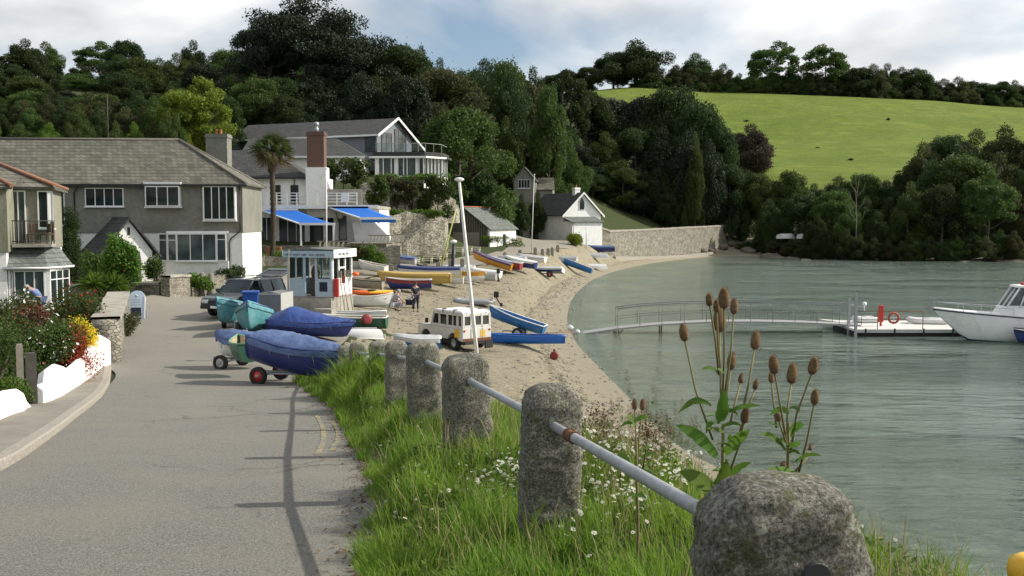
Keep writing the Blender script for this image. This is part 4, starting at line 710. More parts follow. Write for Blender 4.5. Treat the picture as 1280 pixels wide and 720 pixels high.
teasel('tall teasel with the highest cluster of brown seed heads, rising behind the nearest granite post', z2(317, 600), 3.35,
    [hh(276, 87, 42, 305, 330), hh(322, 82, 66, 316, 420), hh(353, 110, 50, 322, 400), hh(308, 152, 84, 312, 440), hh(298, 108, 40, 308, 320), hh(196, 194, 58, 285, 540), hh(420, 219, 62, 385, 430), hh(343, 286, 56, 330, 460), hh(374, 341, 34, 340, 490), hh(420, 361, 34, 370, 520), hh(386, 459, 52, 340, 640)],
    [(*z2(300, 590), *z2(165, 490), 9, 9), (*z2(312, 480), *z2(318, 375), 11, 0), (*z2(322, 580), *z2(405, 505), 8, 4), (*z2(300, 700), *z2(175, 640), 12, 6), (*z2(330, 450), *z2(440, 430), 4, 5), (*z2(280, 425), *z2(172, 455), 5, 12), (*z2(305, 325), *z2(245, 315), 3, 6), (*z2(325, 330), *z2(300, 312), 3, 3), (*z2(310, 690), *z2(330, 600), 10, 0), (*z2(290, 480), *z2(262, 520), 5, 8), (*z2(318, 640), *z2(290, 730), 9, 0), (*z2(330, 660), *z2(410, 610), 5, 5)])
teasel('smaller teasel with pale seed heads standing clear against the shallow water', z2(527, 600), 3.25,
    [hh(485, 296, 62, 524, 560), hh(474, 339, 34, 490, 500), hh(538, 326, 68, 525, 520), hh(603, 298, 58, 535, 580), hh(611, 400, 50, 560, 650), hh(597, 562, 24, 550, 640), hh(508, 624, 42, 512, 680), hh(497, 462, 32, 524, 560)],
    [(*z2(520, 570), *z2(435, 520), 5, 8), (*z2(470, 480), *z2(500, 495), 7, 0), (*z2(535, 510), *z2(580, 490), 6, 4), (*z2(545, 640), *z2(575, 670), 8, 0), (*z2(545, 610), *z2(635, 590), 3, 6), (*z2(530, 560), *z2(565, 545), 6, 2), (*z2(520, 640), *z2(450, 640), 5, 4)])
teasel('low dark teasel with three brown heads among the flowers left of the pipe rail', z2(40, 640), 4.4,
    [hh(35, 425, 36, 38, 600), hh(59, 425, 36, 42, 620), hh(77, 513, 28, 60, 640)], [(*z2(40, 640), *z2(0, 610), 5, 5), (*z2(42, 660), *z2(80, 630), 5, 5)])
# ---------------------------------------------------------------- woods and trees
random.seed(21)
SKY = [(0, 66), (50, 55), (80, 66), (110, 78), (150, 46), (185, 62), (215, 90), (240, 57), (270, 62), (300, 66), (480, 55), (530, 68), (570, 92), (600, 82), (640, 80), (680, 96), (710, 92), (740, 88)]
def skyl(px): return float(np.interp(px, [a for a, b in SKY], [b for a, b in SKY]))
def row(p0, p1, n, Y, yj, topf, w, kinds, leaves, label, group, cat='tree', name='tree'):
    for i in range(n):
        px = p0+(p1-p0)*(i+.5)/n+random.uniform(-.35, .35)*(p1-p0)/n; y = Y+random.uniform(-yj, yj)
        tree(px, y, topf(px)+random.uniform(-6, 8), w*random.uniform(.85, 1.25), random.choice(kinds), random.choice(leaves), label, group, name, cat=cat)
row(-60, 720, 26, 200, 10, lambda p: skyl(p)-2, 54, ['round', 'bush', 'bush', 'airy'], ['leaf_dark', 'leaf_mid', 'leaf_dark'], 'tree on the skyline of the left wood behind the houses', 'skyline trees of the left wood')
row(-60, 700, 20, 170, 8, lambda p: skyl(p)+16, 56, ['round', 'bush', 'pine'], ['leaf_dark', 'leaf_pine', 'leaf_mid'], 'dark tree in the thick of the left wood below the skyline', 'dark trees in the thick of the left wood')
row(-60, 540, 15, 140, 6, lambda p: skyl(p)+36, 66, ['bush', 'round'], ['leaf_dark', 'leaf_mid', 'leaf_pine'], 'dark tree halfway down the wood above the slate roofed houses', 'trees halfway down the left wood')
row(-50, 270, 9, 112, 4, lambda p: 112, 60, ['bush', 'round'], ['leaf_mid', 'leaf_dark', 'leaf_olive'], 'lower wood tree behind the garden hedge of the grey house', 'lower wood trees behind the grey house')
row(-40, 250, 10, 88, 2, lambda p: 148, 44, ['bush'], ['leaf_green', 'leaf_mid'], 'bright green tall shrub directly behind the ridge of the long slate roof', 'bright shrubs behind the long slate roof', 'shrub', 'shrub')
row(300, 470, 5, 135, 3, lambda p: 120, 56, ['bush', 'round'], ['leaf_dark', 'leaf_pine'], 'dark tree right behind the white gabled house', 'dark trees behind the white gabled house')
row(-50, 262, 17, 101, 3, lambda p: 128, 44, ['bush'], ['leaf_mid', 'leaf_dark', 'leaf_olive'], 'dense scrub tree on the slope just above the long grey roof', 'dense scrub trees above the long grey roof')
row(-50, 290, 14, 124, 3, lambda p: 118, 52, ['bush', 'dome'], ['leaf_dark', 'leaf_mid'], 'dark bushy tree filling the middle of the left wood', 'bushy trees filling the left wood')
row(735, 850, 8, 197, 3, lambda p: 238, 40, ['bush'], ['leaf_dark', 'leaf_pine'], 'low dark shrubby tree on the grass behind the sea wall', 'low dark trees behind the sea wall')
# the big pine, in three merging crowns
tree(388, 152, -8, 150, 'pine', 'leaf_pine', 'giant dark pine towering over the left wood, its top cut by the picture edge', name='pine_tree', rot=.5)
tree(440, 149, 22, 120, 'pine', 'leaf_pine', 'pine leaning out on the right flank of the giant pine', name='pine_tree')
tree(335, 150, 22, 100, 'pine', 'leaf_pine', 'pine on the left flank of the giant pine', name='pine_tree')
tree(505, 150, 58, 110, 'dome', 'leaf_dark', 'broad dark round tree right of the giant pine', name='tree')
tree(555, 146, 88, 130, 'dome', 'leaf_olive', 'rusty olive domed tree on the slope right of the gabled house', name='tree')
tree(578, 132, 136, 135, 'dome', 'leaf_mid', 'grey green domed tree nearest the right end of the glass sunroom', name='tree')
tree(248, 98, 98, 95, 'airy', 'leaf_lime', 'feathery lime yellow conifer above the long slate roof', name='conifer', rot=1.0)
tree(240, 97, 118, 80, 'bush', 'leaf_lime', 'low yellow green bush at the foot of the lime conifer', name='shrub', cat='shrub')
tree(628, 185, 78, 84, 'round', 'leaf_mid', 'tall round tree standing free above the old stone house', name='tree')
tree(665, 178, 110, 70, 'round', 'leaf_olive', 'ivy covered olive tree right of the tall round tree', name='tree')
tree(690, 182, 130, 70, 'bush', 'leaf_mid', 'bushy sunlit tree above the boathouse road', name='tree')
for px, Y, tp, w, k, l, lb in [(632, 168, 150, 60, 'bush', 'leaf_mid', 'small bushy tree left above the old stone house'), (605, 140, 205, 55, 'bush', 'leaf_dark', 'dark bush between the sunroom hedge and old stone house'), (628, 137, 232, 34, 'bush', 'leaf_green', 'small bright tree right behind the grey shed'),
    (690, 172, 205, 46, 'bush', 'leaf_mid', 'bush rising directly behind the boathouse ridge'), (715, 176, 190, 52, 'bush', 'leaf_mid', 'mid green tree right behind the boathouse gable'), (588, 138, 222, 40, 'bush', 'leaf_dark', 'dark rounded bush behind the roof of the grey shed')]: tree(px, Y, tp, w, k, l, lb, cat='tree' if 'tree' in lb[:20] else 'shrub', name='tree' if 'tree' in lb[:20] else 'shrub')
# dark wood in the middle, between boathouse and field
DK = [(700, 205, 150, 70), (735, 215, 112, 80), (765, 222, 128, 80), (800, 222, 122, 84), (840, 218, 112, 96), (872, 208, 128, 76), (895, 205, 152, 66), (720, 200, 180, 64), (755, 205, 170, 70), (790, 207, 165, 72), (825, 205, 160, 74), (860, 200, 165, 78), (885, 198, 180, 60), (910, 200, 205, 54), (740, 196, 215, 56), (780, 198, 212, 60), (820, 199, 214, 58), (700, 186, 200, 56), (850, 204, 232, 50)]
for px, Y, tp, w in DK: tree(px, Y, tp+random.uniform(-4, 4), w, random.choice(['round', 'bush', 'dome', 'bush']), random.choice(['leaf_dark', 'leaf_pine', 'leaf_dark', 'leaf_mid']), 'very dark tree in the dense wood between boathouse and green field', 'dark trees between boathouse and field')
tree(868, 195, 172, 34, 'bush', 'leaf_mid', 'small mid green tree at the sunny corner of the dark wood', name='tree')
tree(935, 245, 157, 80, 'bush', 'leaf_purple', 'dark brownish bush at the left edge of the green field', name='shrub', cat='shrub')
tree(912, 250, 168, 56, 'bush', 'leaf_purple', 'second brownish bush tucked behind the dark wood edge', name='shrub', cat='shrub')
# hedge and trees on the hill skyline
tree(792, 412, 52, 92, 'bush', 'leaf_dark', 'largest round tree on the hilltop skyline', name='tree'); tree(765, 414, 66, 52, 'round', 'leaf_dark', 'round tree touching the left side of the largest hilltop tree')
tree(866, 412, 68, 62, 'bush', 'leaf_dark', 'spreading flat topped tree on the hill skyline right of the largest', name='tree'); tree(842, 414, 82, 40, 'bush', 'leaf_dark', 'small dark hilltop tree between the two larger crowns')
tree(962, 408, 53, 66, 'airy', 'leaf_mid', 'thin airy tree on the hilltop, left of a similar pair', name='tree'); tree(1024, 408, 56, 62, 'airy', 'leaf_mid', 'thin airy tree on the hilltop, right of a similar pair', name='tree')
for px, tp in [(735, 84), (710, 88), (690, 94)]: tree(px, 405, tp, 40, 'round', 'leaf_dark', 'small dark tree on the skyline left of the largest hilltop tree', 'small skyline trees left of the big hilltop tree')
for i, px in enumerate(np.linspace(800, 1060, 14)): tree(px, 406, float(np.interp(px, [800, 900, 930, 1000, 1060], [92, 84, 92, 88, 92]))+random.uniform(-4, 5), 40, 'bush', random.choice(['leaf_dark', 'leaf_olive', 'leaf_mid']), 'hedge bush on the upper edge of the green field, left half', 'hedge bushes on the left half of the upper field edge', 'shrub', cat='shrub')
for i, px in enumerate(np.linspace(820, 1000, 9)): tree(px, 403, 101+random.uniform(-2, 2), 34, 'bush', random.choice(['leaf_dark', 'leaf_mid']), 'low hedge bush in front of the hilltop trees, left half', 'low hedge bushes in front of the hilltop trees', 'shrub', cat='shrub')
for i, px in enumerate(np.linspace(1050, 1330, 17)): tree(px, 408+random.uniform(-4, 6), float(np.interp(px, [1040, 1060, 1090, 1130, 1150, 1200, 1220, 1260, 1320], [90, 86, 82, 84, 96, 98, 104, 103, 114]))+random.uniform(-3, 3), 46, random.choice(['bush', 'round', 'bush']), random.choice(['leaf_dark', 'leaf_olive', 'leaf_dark']), 'copse tree on the skyline above the right half of the green field', 'copse trees above the right half of the field')
for i, px in enumerate(np.linspace(1015, 1330, 14)): tree(px, 402, float(np.interp(px, [1010, 1100, 1200, 1330], [104, 108, 114, 126]))+random.uniform(-3, 3), 30, 'bush', random.choice(['leaf_dark', 'leaf_mid', 'leaf_olive']), 'low hedge bush along the upper right edge of the field', 'low hedge bushes along the upper right field edge', 'shrub', cat='shrub')
# shore trees on the far side of the water
SH = [(925, 203, 212, 50), (950, 200, 222, 56), (985, 200, 216, 58), (1015, 198, 232, 50), (1045, 196, 226, 58), (1075, 198, 218, 60), (1105, 196, 228, 56), (1130, 198, 205, 60), (960, 192, 250, 50), (1000, 188, 246, 54), (1040, 184, 240, 60), (1080, 182, 246, 58), (1110, 180, 246, 50), (1020, 178, 268, 44), (1060, 176, 262, 50), (1095, 174, 266, 44), (975, 190, 262, 40)]
for px, Y, tp, w in SH: tree(px, Y, tp+random.uniform(-5, 5), w, random.choice(['bush', 'bush', 'round']), random.choice(['leaf_dark', 'leaf_mid', 'leaf_dark']), 'scrubby shore tree below the green field, left of the tall shore trees', 'scrubby trees on the far shore below the field')
BG = [(1150, 196, 178, 70), (1180, 200, 166, 76), (1215, 200, 160, 74), (1250, 200, 158, 78), (1290, 198, 166, 80), (1160, 184, 205, 76), (1200, 182, 190, 86), (1245, 184, 198, 80), (1285, 182, 200, 80), (1330, 190, 172, 80), (1135, 176, 232, 60), (1175, 174, 228, 66), (1265, 174, 236, 60), (1305, 174, 230, 60)]
for px, Y, tp, w in BG: tree(px, Y, tp+random.uniform(-5, 5), w, random.choice(['round', 'bush', 'bush']), random.choice(['leaf_mid', 'leaf_olive', 'leaf_dark']), 'tall leafy tree in the clump at the right end of the far shore', 'tall trees at the right end of the far shore')
tree(1232, 170, 215, 66, 'airy', 'leaf_mid', 'branchy open tree overhanging the water at the right of the far shore', name='tree')
for px in np.linspace(935, 1300, 22): tree(px, float(np.interp(px, [935, 1000, 1100, 1300], [196, 178, 167, 164]))+random.uniform(0, 2), 300+random.uniform(-14, 4), 34, 'bush', random.choice(['leaf_dark', 'leaf_dark', 'leaf_olive', 'leaf_mid']), 'low bush hanging over the rocks at the far waterline', 'low bushes over the far waterline rocks', 'shrub', cat='shrub')
for px, py in [(930, 152), (1018, 186), (1060, 200), (1105, 150), (1120, 215)]:
    q = hit(px, py, 230, 500); tree(px, q.y, py-random.uniform(2, 3.5), random.uniform(5, 10), 'bush', 'leaf_dark', 'tiny dark gorse tuft dotted on the open green field', 'gorse tufts dotted on the green field', 'shrub', base=q.z, cat='shrub')
for i, (px, Y, tp, w_) in enumerate([(632, 148, 244, 26), (652, 147, 243, 26), (672, 150, 240, 28)]): tree(px, Y, tp, w_, 'bush', 'leaf_dark', ['left', 'middle', 'right'][i]+' of three dark bushes hiding the foot of the old stone house', name='shrub', cat='shrub')
# bare dead tree on the far shore
mb = MB(); mb.tube([(0, 0, -.3), (.1, 0, 6), (0, 0, 11), (.4, 0, 14)], [.10, .07, .04, .012], 6)
for k in range(9): a = k*2.1; z = 6+k*.8; mb.tube([(0, 0, z), (math.cos(a)*1.2, math.sin(a)*1.2, z+1.4), (math.cos(a)*1.5, math.sin(a)*1.5, z+2.6)], [.05, .03, .01], 4)
q = at(1068, 173); o = mb.build('bare_tree', mat('dead_wood', (0.22, 0.2, 0.15), .9), None, q); tag(o, 'bare grey dead tree sticking up from the far shore scrub', 'tree')
# shore rocks
rk = 0
for px in np.concatenate([np.linspace(860, 960, 9), np.linspace(965, 1290, 40)]):
    Y = float(np.interp(px, [860, 920, 960, 1000, 1100, 1290], [185, 199, 184, 173.5, 163, 161.5]))+random.uniform(-1, 2.5); x = PX(px, Y); mb = MB(); s = random.uniform(.5, 1.7)
    mb.ball((0, 0, 0), 1, 12); mb.v = [tuple(Vector(v)*(1+.35*noise.noise(Vector(v)*1.7+Vector((px, 0, 0))))) for v in mb.v]
    o = mb.build('rock', 'cliff_rock' if 'cliff_rock' in MATS else mat('cliff_rock', (0.13, 0.115, 0.085), .95, .35, 2, .1, 3), None, (x, Y, H(x, Y)+.1)); o.scale = (s*1.5, s, s*.7); o.rotation_euler = (0, 0, px); tag(o, 'dark rock at the foot of the far tree lined shore', 'rock', 'rocks along the far shoreline')
# ---------------------------------------------------------------- building helpers
class Frame:
    def __init__(s, name, label, cat, x, y, z, ang, group=None):
        s.r = thing(name, label, cat, (x, y, z), ang, group); s.x, s.y, s.z, s.c, s.s = x, y, z, math.cos(ang), math.sin(ang)
    def fx(s, px, yl=0.0):
        k = (px-640)/F/math.cos(PITCH)*1.0; return (k*(s.y+s.c*yl)-s.x+s.s*yl)/(s.c-k*s.s)
    def wy(s, xl, yl): return s.y+s.s*xl+s.c*yl
    def fz(s, py, xl, yl=0.0): return PZ(py, s.wy(xl, yl))-s.z
def window(par, x, y, z, w, h, cols=2, rows=1, rz=0.0, fr='white_trim', gl='window_glass', t=.055, sill=True, name='window', fanlight=0.0):
    mb = MB(); d = .07
    mb.box(-t, w+t, -d, .03, -t, 0); mb.box(-t, w+t, -d, .03, h, h+t); mb.box(-t, 0, -d, .03, 0, h); mb.box(w, w+t, -d, .03, 0, h)
    for c in range(1, cols): mb.box(w*c/cols-t*.45, w*c/cols+t*.45, -d+.01, .03, 0, h)
    for r in range(1, rows): mb.box(0, w, -d+.015, .03, h*r/rows-t*.35, h*r/rows+t*.35)
    if fanlight: mb.box(0, w, -d+.015, .03, h*(1-fanlight)-t*.4, h*(1-fanlight)+t*.4)
    o = mb.build(name, fr, par, (x, y, z), (0, 0, rz))
    MB().box(0, w, -.025, -.012, 0, h).build('pane', gl, o)
    if sill: MB().box(-t*1.8, w+t*1.8, -.16, .02, -t-.06, -t-.002).build('sill', fr, o)
    return o
def roof_slab(mb, p, th=.12):
    """p: 3 or 4 points of a roof plane, counter-clockwise from above"""
    p = [Vector(q) for q in p]; n = (p[1]-p[0]).cross(p[2]-p[0]).normalized(); n = n if n.z > 0 else -n
    k = len(p); mb.add([q for q in p]+[q-n*th for q in p], [tuple(range(k)), tuple(range(2*k-1, k-1, -1))]+[(i, i+k, (i+1) % k+k, (i+1) % k) for i in range(k)])
def gable_roof(par, x0, x1, y0, y1, ze, zr, m, over=.3, name='roof', ridge='terracotta', axis='x', th=.1):
    mb = MB(); 
    if axis == 'x':
        ym = (y0+y1)/2; s = (zr-ze)/(ym-y0); e = over*s
        roof_slab(mb, [(x0-over, y0-over, ze-e), (x1+over, y0-over, ze-e), (x1+over, ym, zr), (x0-over, ym, zr)], th); roof_slab(mb, [(x1+over, y1+over, ze-e), (x0-over, y1+over, ze-e), (x0-over, ym, zr), (x1+over, ym, zr)], th); R_ = [(x0-over, ym, zr+.02), (x1+over, ym, zr+.02)]
    else:
        xm = (x0+x1)/2; s = (zr-ze)/(xm-x0); e = over*s
        roof_slab(mb, [(x0-over, y1+over, ze-e), (x0-over, y0-over, ze-e), (xm, y0-over, zr), (xm, y1+over, zr)], th); roof_slab(mb, [(x1+over, y0-over, ze-e), (x1+over, y1+over, ze-e), (xm, y1+over, zr), (xm, y0-over, zr)], th); R_ = [(xm, y0-over, zr+.02), (xm, y1+over, zr+.02)]
    o = mb.build(name, m, par)
    if ridge: MB().tube(R_, .09, 6).build('ridge_tiles', ridge, o)
    return o
def gable_wall(par, name, m, x0, x1, y, z0, ze, zr, th=.3, axis='y'):
    xm = (x0+x1)/2; pts = [(x0, z0), (x1, z0), (x1, ze), (xm, zr), (x0, ze)]; return MB().prism(pts, axis, y, y+th).build(name, m, par)
def chimney(par, x, y, z0, z1, w, d, m, pots=1, potm='terracotta'):
    mb = MB(); mb.box(x-w/2, x+w/2, y-d/2, y+d/2, z0, z1-.3); mb.box(x-w/2-.06, x+w/2+.06, y-d/2-.06, y+d/2+.06, z1-.3, z1-.12); mb.box(x-w/2-.02, x+w/2+.02, y-d/2-.02, y+d/2+.02, z1-.12, z1)
    o = mb.build('chimney', m, par)
    for k in range(pots): MB().lathe([(.11, z1), (.13, z1+.05), (.1, z1+.12), (.09, z1+.36), (.12, z1+.4), (.08, z1+.4)], (x+(k-(pots-1)/2)*.34, y, 0), 10).build('chimney_pot', potm, o)
    return o
def pipe(par, pts, m='black_metal', r=.04, name='drainpipe'): return MB().tube(pts, r, 6).build(name, m, par)
# ---------------------------------------------------------------- long grey house
def big_house():
    ang = R(4); A = Vector((PX(304, 60.5), 60.5)); d = Vector((math.cos(ang), math.sin(ang))); O = A-d*21.5
    f = Frame('grey_house', 'long two storey house with grey rendered upper floor, white lower floor and slate hipped roof', 'house', O.x, O.y, 2.6, ang); r = f.r
    L_ = f.fx(304); D_ = 6.4; ze = f.fz(226, L_*.8); zr = f.fz(174.5, f.fx(160, 3.2), 3.2); zm = f.fz(291, f.fx(240)); rx = f.fx(228, 3.2)
    MB().box(0, L_, 0, D_, -.8, zm).build('lower_wall', 'white_wash', r); MB().box(-.06, L_+.06, -.06, D_+.06, zm+.003, ze).build('upper_wall', 'pebbledash', r)
    mb = MB(); ov = .35; e = .2
    a, b, c, dd = (-ov, -ov, ze-e), (L_+ov, -ov, ze-e), (L_+ov, D_+ov, ze-e), (-ov, D_+ov, ze-e); r0, r1 = (3, D_/2, zr), (rx, D_/2, zr)
    roof_slab(mb, [a, b, r1, r0], .08); roof_slab(mb, [b, c, r1], .08); roof_slab(mb, [c, dd, r0, r1], .08); roof_slab(mb, [dd, a, r0], .08); ro = mb.build('roof', 'slate', r)
    mb = MB(); mb.tube([r0, r1], .1, 6); mb.tube([r1, (L_+ov, -ov, ze-e+.04)], .09, 6); mb.tube([r1, (L_+ov, D_+ov, ze-e+.04)], .09, 6); mb.build('ridge_tiles', mat('ridge_grey', (0.13, 0.12, 0.10), .9, .3, 6), ro)
    MB().box(-ov, L_+ov+.05, -ov-.12, -ov, ze-e-.14, ze-e-.02).build('gutter', 'black_metal', r); MB().box(-.1, L_+.1, -ov+.01, -.07, ze-e-.12, ze-e-.06).build('soffit', 'white_trim', r)
    def win(p0, p1, q0, q1, cols, out=.06, **k): x0, x1 = f.fx(p0), f.fx(p1); z0, z1 = f.fz(q1, x0), f.fz(q0, x0); return window(r, x0, -out-.012, z0, x1-x0, z1-z0, cols, **k)
    win(111.5, 157, 236, 257, 4)
    x0, x1 = f.fx(187), f.fx(229); z0, z1 = f.fz(257, x0), f.fz(234, x0); mb = MB(); mb.box(x0-.08, x1+.08, -.42, -.06, z0-.14, z0-.06); mb.box(x0-.1, x1+.1, -.46, -.06, z1+.06, z1+.3); mb.box(x0-.02, x0+.03, -.4, -.06, z0-.06, z1+.06); mb.box(x1-.03, x1+.02, -.4, -.06, z0-.06, z1+.06); mb.build('bay_frame', 'white_trim', r); window(r, x0+.05, -.41, z0, x1-x0-.1, z1-z0, 3, sill=False)
    x0, x1 = f.fx(258), f.fx(297.5); z0, z1 = f.fz(273.5, x0), f.fz(234, x0); mb = MB(); mb.box(x0-.06, x1+.06, -.36, -.06, z0-.16, z0-.06); mb.box(x0-.06, x1+.06, -.36, -.06, z1+.06, z1+.14); mb.box(x0-.04, x0+.03, -.35, -.06, z0-.06, z1+.06); mb.box(x1-.03, x1+.04, -.35, -.06, z0-.06, z1+.06); mb.build('bay_frame', 'white_trim', r); window(r, x0+.06, -.355, z0, x1-x0-.12, z1-z0, 4, sill=False)
    # wide ground floor window: opening lights either side of three tall panes
    x0, x1 = f.fx(201), f.fx(285); z0, z1 = f.fz(325, x0), f.fz(293, x0); w = x1-x0
    MB().box(x0+w*.12, x1+.12, -.30, 0, -.6, z0-.075).build('bay_base', 'white_wash', r)
    window(r, x0-.0, -.012, z0, w*.1, z1-z0, 1, fanlight=.22, gl='curtain_glass', sill=False); window(r, x0+w*.15, -.31, z0, w*.11, z1-z0, 1, fanlight=.22, gl='curtain_glass', sill=False); window(r, x0+w*.285, -.31, z0, w*.56, z1-z0, 3, sill=True, gl='curtain_glass'); window(r, x0+w*.875, -.31, z0, w*.115, z1-z0, 1, fanlight=.2, gl='curtain_glass', sill=False)
    MB().box(x0+w*.12, x1+.12, -.30, 0, z1+.06, z1+.2).build('bay_top', 'white_trim', r)
    xp = f.fx(302); pipe(r, [(xp, -.12, ze-.3), (xp, -.12, zm+.1), (f.fx(290), -.1, zm-.35), (f.fx(288), -.1, zm-.6), (f.fx(288), -.1, 0)]); xp = f.fx(97); pipe(r, [(xp+.3, -.3, ze-.35), (xp, -.12, ze-.7), (xp, -.12, 0)])
    # gabled porch
    xa, xb = f.fx(112, -2.6), f.fx(186, -2.6); zb = f.fz(320, xa, -2.6); zt = f.fz(272, (xa+xb)/2, -2.6); xm = (xa+xb)/2; pw = xb-xa; px0, px1 = xa+.35, xb-.35
    TP = Matrix.Translation((xm, -1.6, 0)) @ Matrix.Rotation(R(34), 4, 'Z') @ Matrix.Translation((-xm, 1.6, 0)); mb = MB(); mb.T = TP; aw = pw*.2; ac = zb-.15; pts = [(px0, -.8), (xm-aw, -.8), (xm-aw, ac)]+[(xm-aw*math.cos(a), ac+aw*1.05*math.sin(a)) for a in np.linspace(0, math.pi, 11)[1:-1]]+[(xm+aw, ac), (xm+aw, -.8), (px1, -.8), (px1, zb+.25), (xm, zt-.15), (px0, zb+.25)]
    mb.prism(pts, 'y', -2.6, -2.38); mb.box(px0, px0+.2, -2.38, -.01, -.8, zb+.2); mb.box(px1-.2, px1, -2.38, -.01, -.8, zb+.2); mb.build('porch', 'white_wash', r)
    mb = MB(); mb.T = TP; roof_slab(mb, [(xa-.15, -2.85, zb-.05), (xm, -2.85, zt+.05), (xm, 1.2, zt+.05), (xa-.15, 1.6, zb-.05)], .1); roof_slab(mb, [(xb+.15, -2.85, zb-.05), (xb+.15, .4, zb-.05), (xm, 1.2, zt+.05), (xm, -2.85, zt+.05)], .1); mb.build('porch_roof', 'slate_dark', r)
    mb = MB(); mb.T = TP; mb.box(xm-.07, xm+.07, -2.63, -2.6, zt-1.0, zt-.55).build('slit_window', 'window_glass', r); MB().box(xm-.55, xm+.55, -.06, -.005, -.6, 1.9).build('front_door', 'dark_timber', r)
    # corner window and the white slim door next to it, at the left end
    x0, x1 = f.fx(66), f.fx(73); z0, z1 = f.fz(281, x0), f.fz(236, x0); window(r, x0, -.08, z0, x1-x0+.5, z1-z0, 2)
big_house()
# ---------------------------------------------------------------- left cottage with balcony
def cottage():
    Y = 46.0; z = 2.5; x1 = PX(64, Y); f = Frame('stone_cottage', 'mossy walled cottage at the left edge with balcony above a white bay window', 'house', x1, Y, z, R(19)); r = f.r
    ze = f.fz(232, 0); W_ = 8.0; D_ = 6.0; zmid = f.fz(312, 0)
    MB().box(-W_, 0, 0, D_, zmid, ze).build('upper_wall', 'mossy_render', r); MB().box(-W_, -.05, .05, D_, -.6, zmid-.003).build('lower_wall', 'white_wash', r)
    mb = MB(); o_ = .3; zr = ze+1.6; a, b, c, d = (-W_, -o_, ze-.08), (o_, -o_, ze-.08), (o_, D_+o_, ze-.08), (-W_, D_+o_, ze-.08); h0, h1 = (-W_, D_/2, zr), (-3.6, D_/2, zr)
    roof_slab(mb, [a, b, h1, h0]); roof_slab(mb, [b, c, h1]); roof_slab(mb, [c, d, h0, h1]); ro = mb.build('roof', 'slate', r); mb = MB(); mb.tube([h1, (o_, -o_, ze)], .09, 6); mb.tube([h0, h1], .09, 6); mb.tube([h1, (o_, D_+o_, ze)], .09, 6); mb.build('ridge_tiles', 'ridge_brown', ro)
    # forward wing at the very edge of the picture
    xw = f.fx(12, -2.2); MB().box(-W_, xw, -2.2, -.003, f.fz(315, xw, -2.2), f.fz(232, xw, -2.2)).build('wing_upper_wall', 'mossy_render', r); MB().box(-W_, xw-.1, -2.1, -.003, -.6, f.fz(315, xw, -2.2)-.003).build('wing_lower_wall', 'white_wash', r)
    mb = MB(); zz = f.fz(234, xw, -2.2); roof_slab(mb, [(-W_, -2.5, zz), (xw+.25, -2.5, zz), (xw+.25, 0, zz+.55), (-W_, 0, zz+1.0)], .1); mb.build('wing_roof', 'slate', r); MB().tube([(xw+.25, -2.5, zz+.05), (xw-1.5, 0, zz+1.0)], .1, 6).build('wing_ridge_tiles', 'ridge_brown', r)
    # windows of the upper floor
    x0 = f.fx(18); window(r, x0, -.012, f.fz(308, 0)+.05, f.fx(34)-x0, f.fz(240, 0)-f.fz(308, 0)-.05, 2, name='balcony_door', gl='curtain_glass', sill=False)
    x0 = f.fx(52); window(r, x0, -.012, f.fz(284, 0), -x0-.05, f.fz(240, 0)-f.fz(284, 0), 1); window(r, .012, .1, f.fz(284, 0), 1.0, f.fz(240, 0)-f.fz(284, 0), 1, rz=R(90))
    # bay with slate skirt roof
    yb = -2.0; xa, xb, xc = f.fx(13, yb), f.fx(58, yb), .75; zt = f.fz(309, 0, -.6); zl = f.fz(334, xb, yb); zs = zl-1.75
    P0 = [(xa, 0), (xa, yb), (xb, yb), (xc, -.5), (xc, 0)]; mb = MB(); mb.prism([(a, b) for a, b in P0], 'z', -.6, zs); mb.build('bay_base', 'white_wash', r)
    mb = MB(); 
    for (a, b) in P0[1:4]: mb.box(a-.07, a+.07, b-.0, b+.14, zs, zl)
    mb.prism([(a, b) for a, b in P0], 'z', zl-.12, zl); mb.box(xa, xa+.1, yb, 0, zs, zl); mb.build('bay_frame', 'white_trim', r)
    window(r, xa+.2, yb+.05, zs+.06, xb-xa-.3, zl-zs-.25, 3, gl='curtain_glass', sill=False); an = math.atan2(-.5-yb, xc-xb); ln = math.hypot(xc-xb, -.5-yb); window(r, xb+.12, yb+.13, zs+.06, ln-.25, zl-zs-.25, 3, rz=an, sill=False, fanlight=.25)
    mb = MB(); ov = .22; q0, q1, q2, q3 = (xa-ov, yb-ov, zl-.03), (xb+.1, yb-ov, zl-.03), (xc+ov+.05, -.6, zl-.03), (xc+ov, .0, zl-.03); t0, t1, t2 = (xa-ov, -.75, zt), (xb-.2, -.75, zt), (xc-.35, 0, zt); roof_slab(mb, [q0, q1, t1, t0], .06); roof_slab(mb, [q1, q2, t2, t1], .06); roof_slab(mb, [q2, q3, t2], .05); roof_slab(mb, [t0, t1, t2, (xa, 0, zt)], .04); mb.build('bay_roof', 'slate_green', r)
    MB().tube([q0, q1, q2, q3], .05, 6).build('bay_gutter', 'white_trim', r)
    # balcony: floor, glass panels, rail, dark bars
    xL, xR = f.fx(17, -1.5), f.fx(67, -1.5); zf = zt+.09; zh = f.fz(276, 0, -1.5); MB().box(xL, xR, -1.6, -.01, zf-.06, zf+.08).build('balcony_floor', 'concrete', r)
    mb = MB(); xs = xL+(xR-xL)*.55
    for k in range(8): x = xL+.04+(xs-xL)*k/7; mb.tube([(x, -1.52, zf+.08), (x, -1.52, zh)], .018, 6)
    for zz in (zh, zf+.2): mb.tube([(xL, -1.52, zz), (xR, -1.52, zz)], .022, 6); mb.tube([(xR-.03, -1.52, zz), (xR-.03, -.02, zz)], .022, 6)
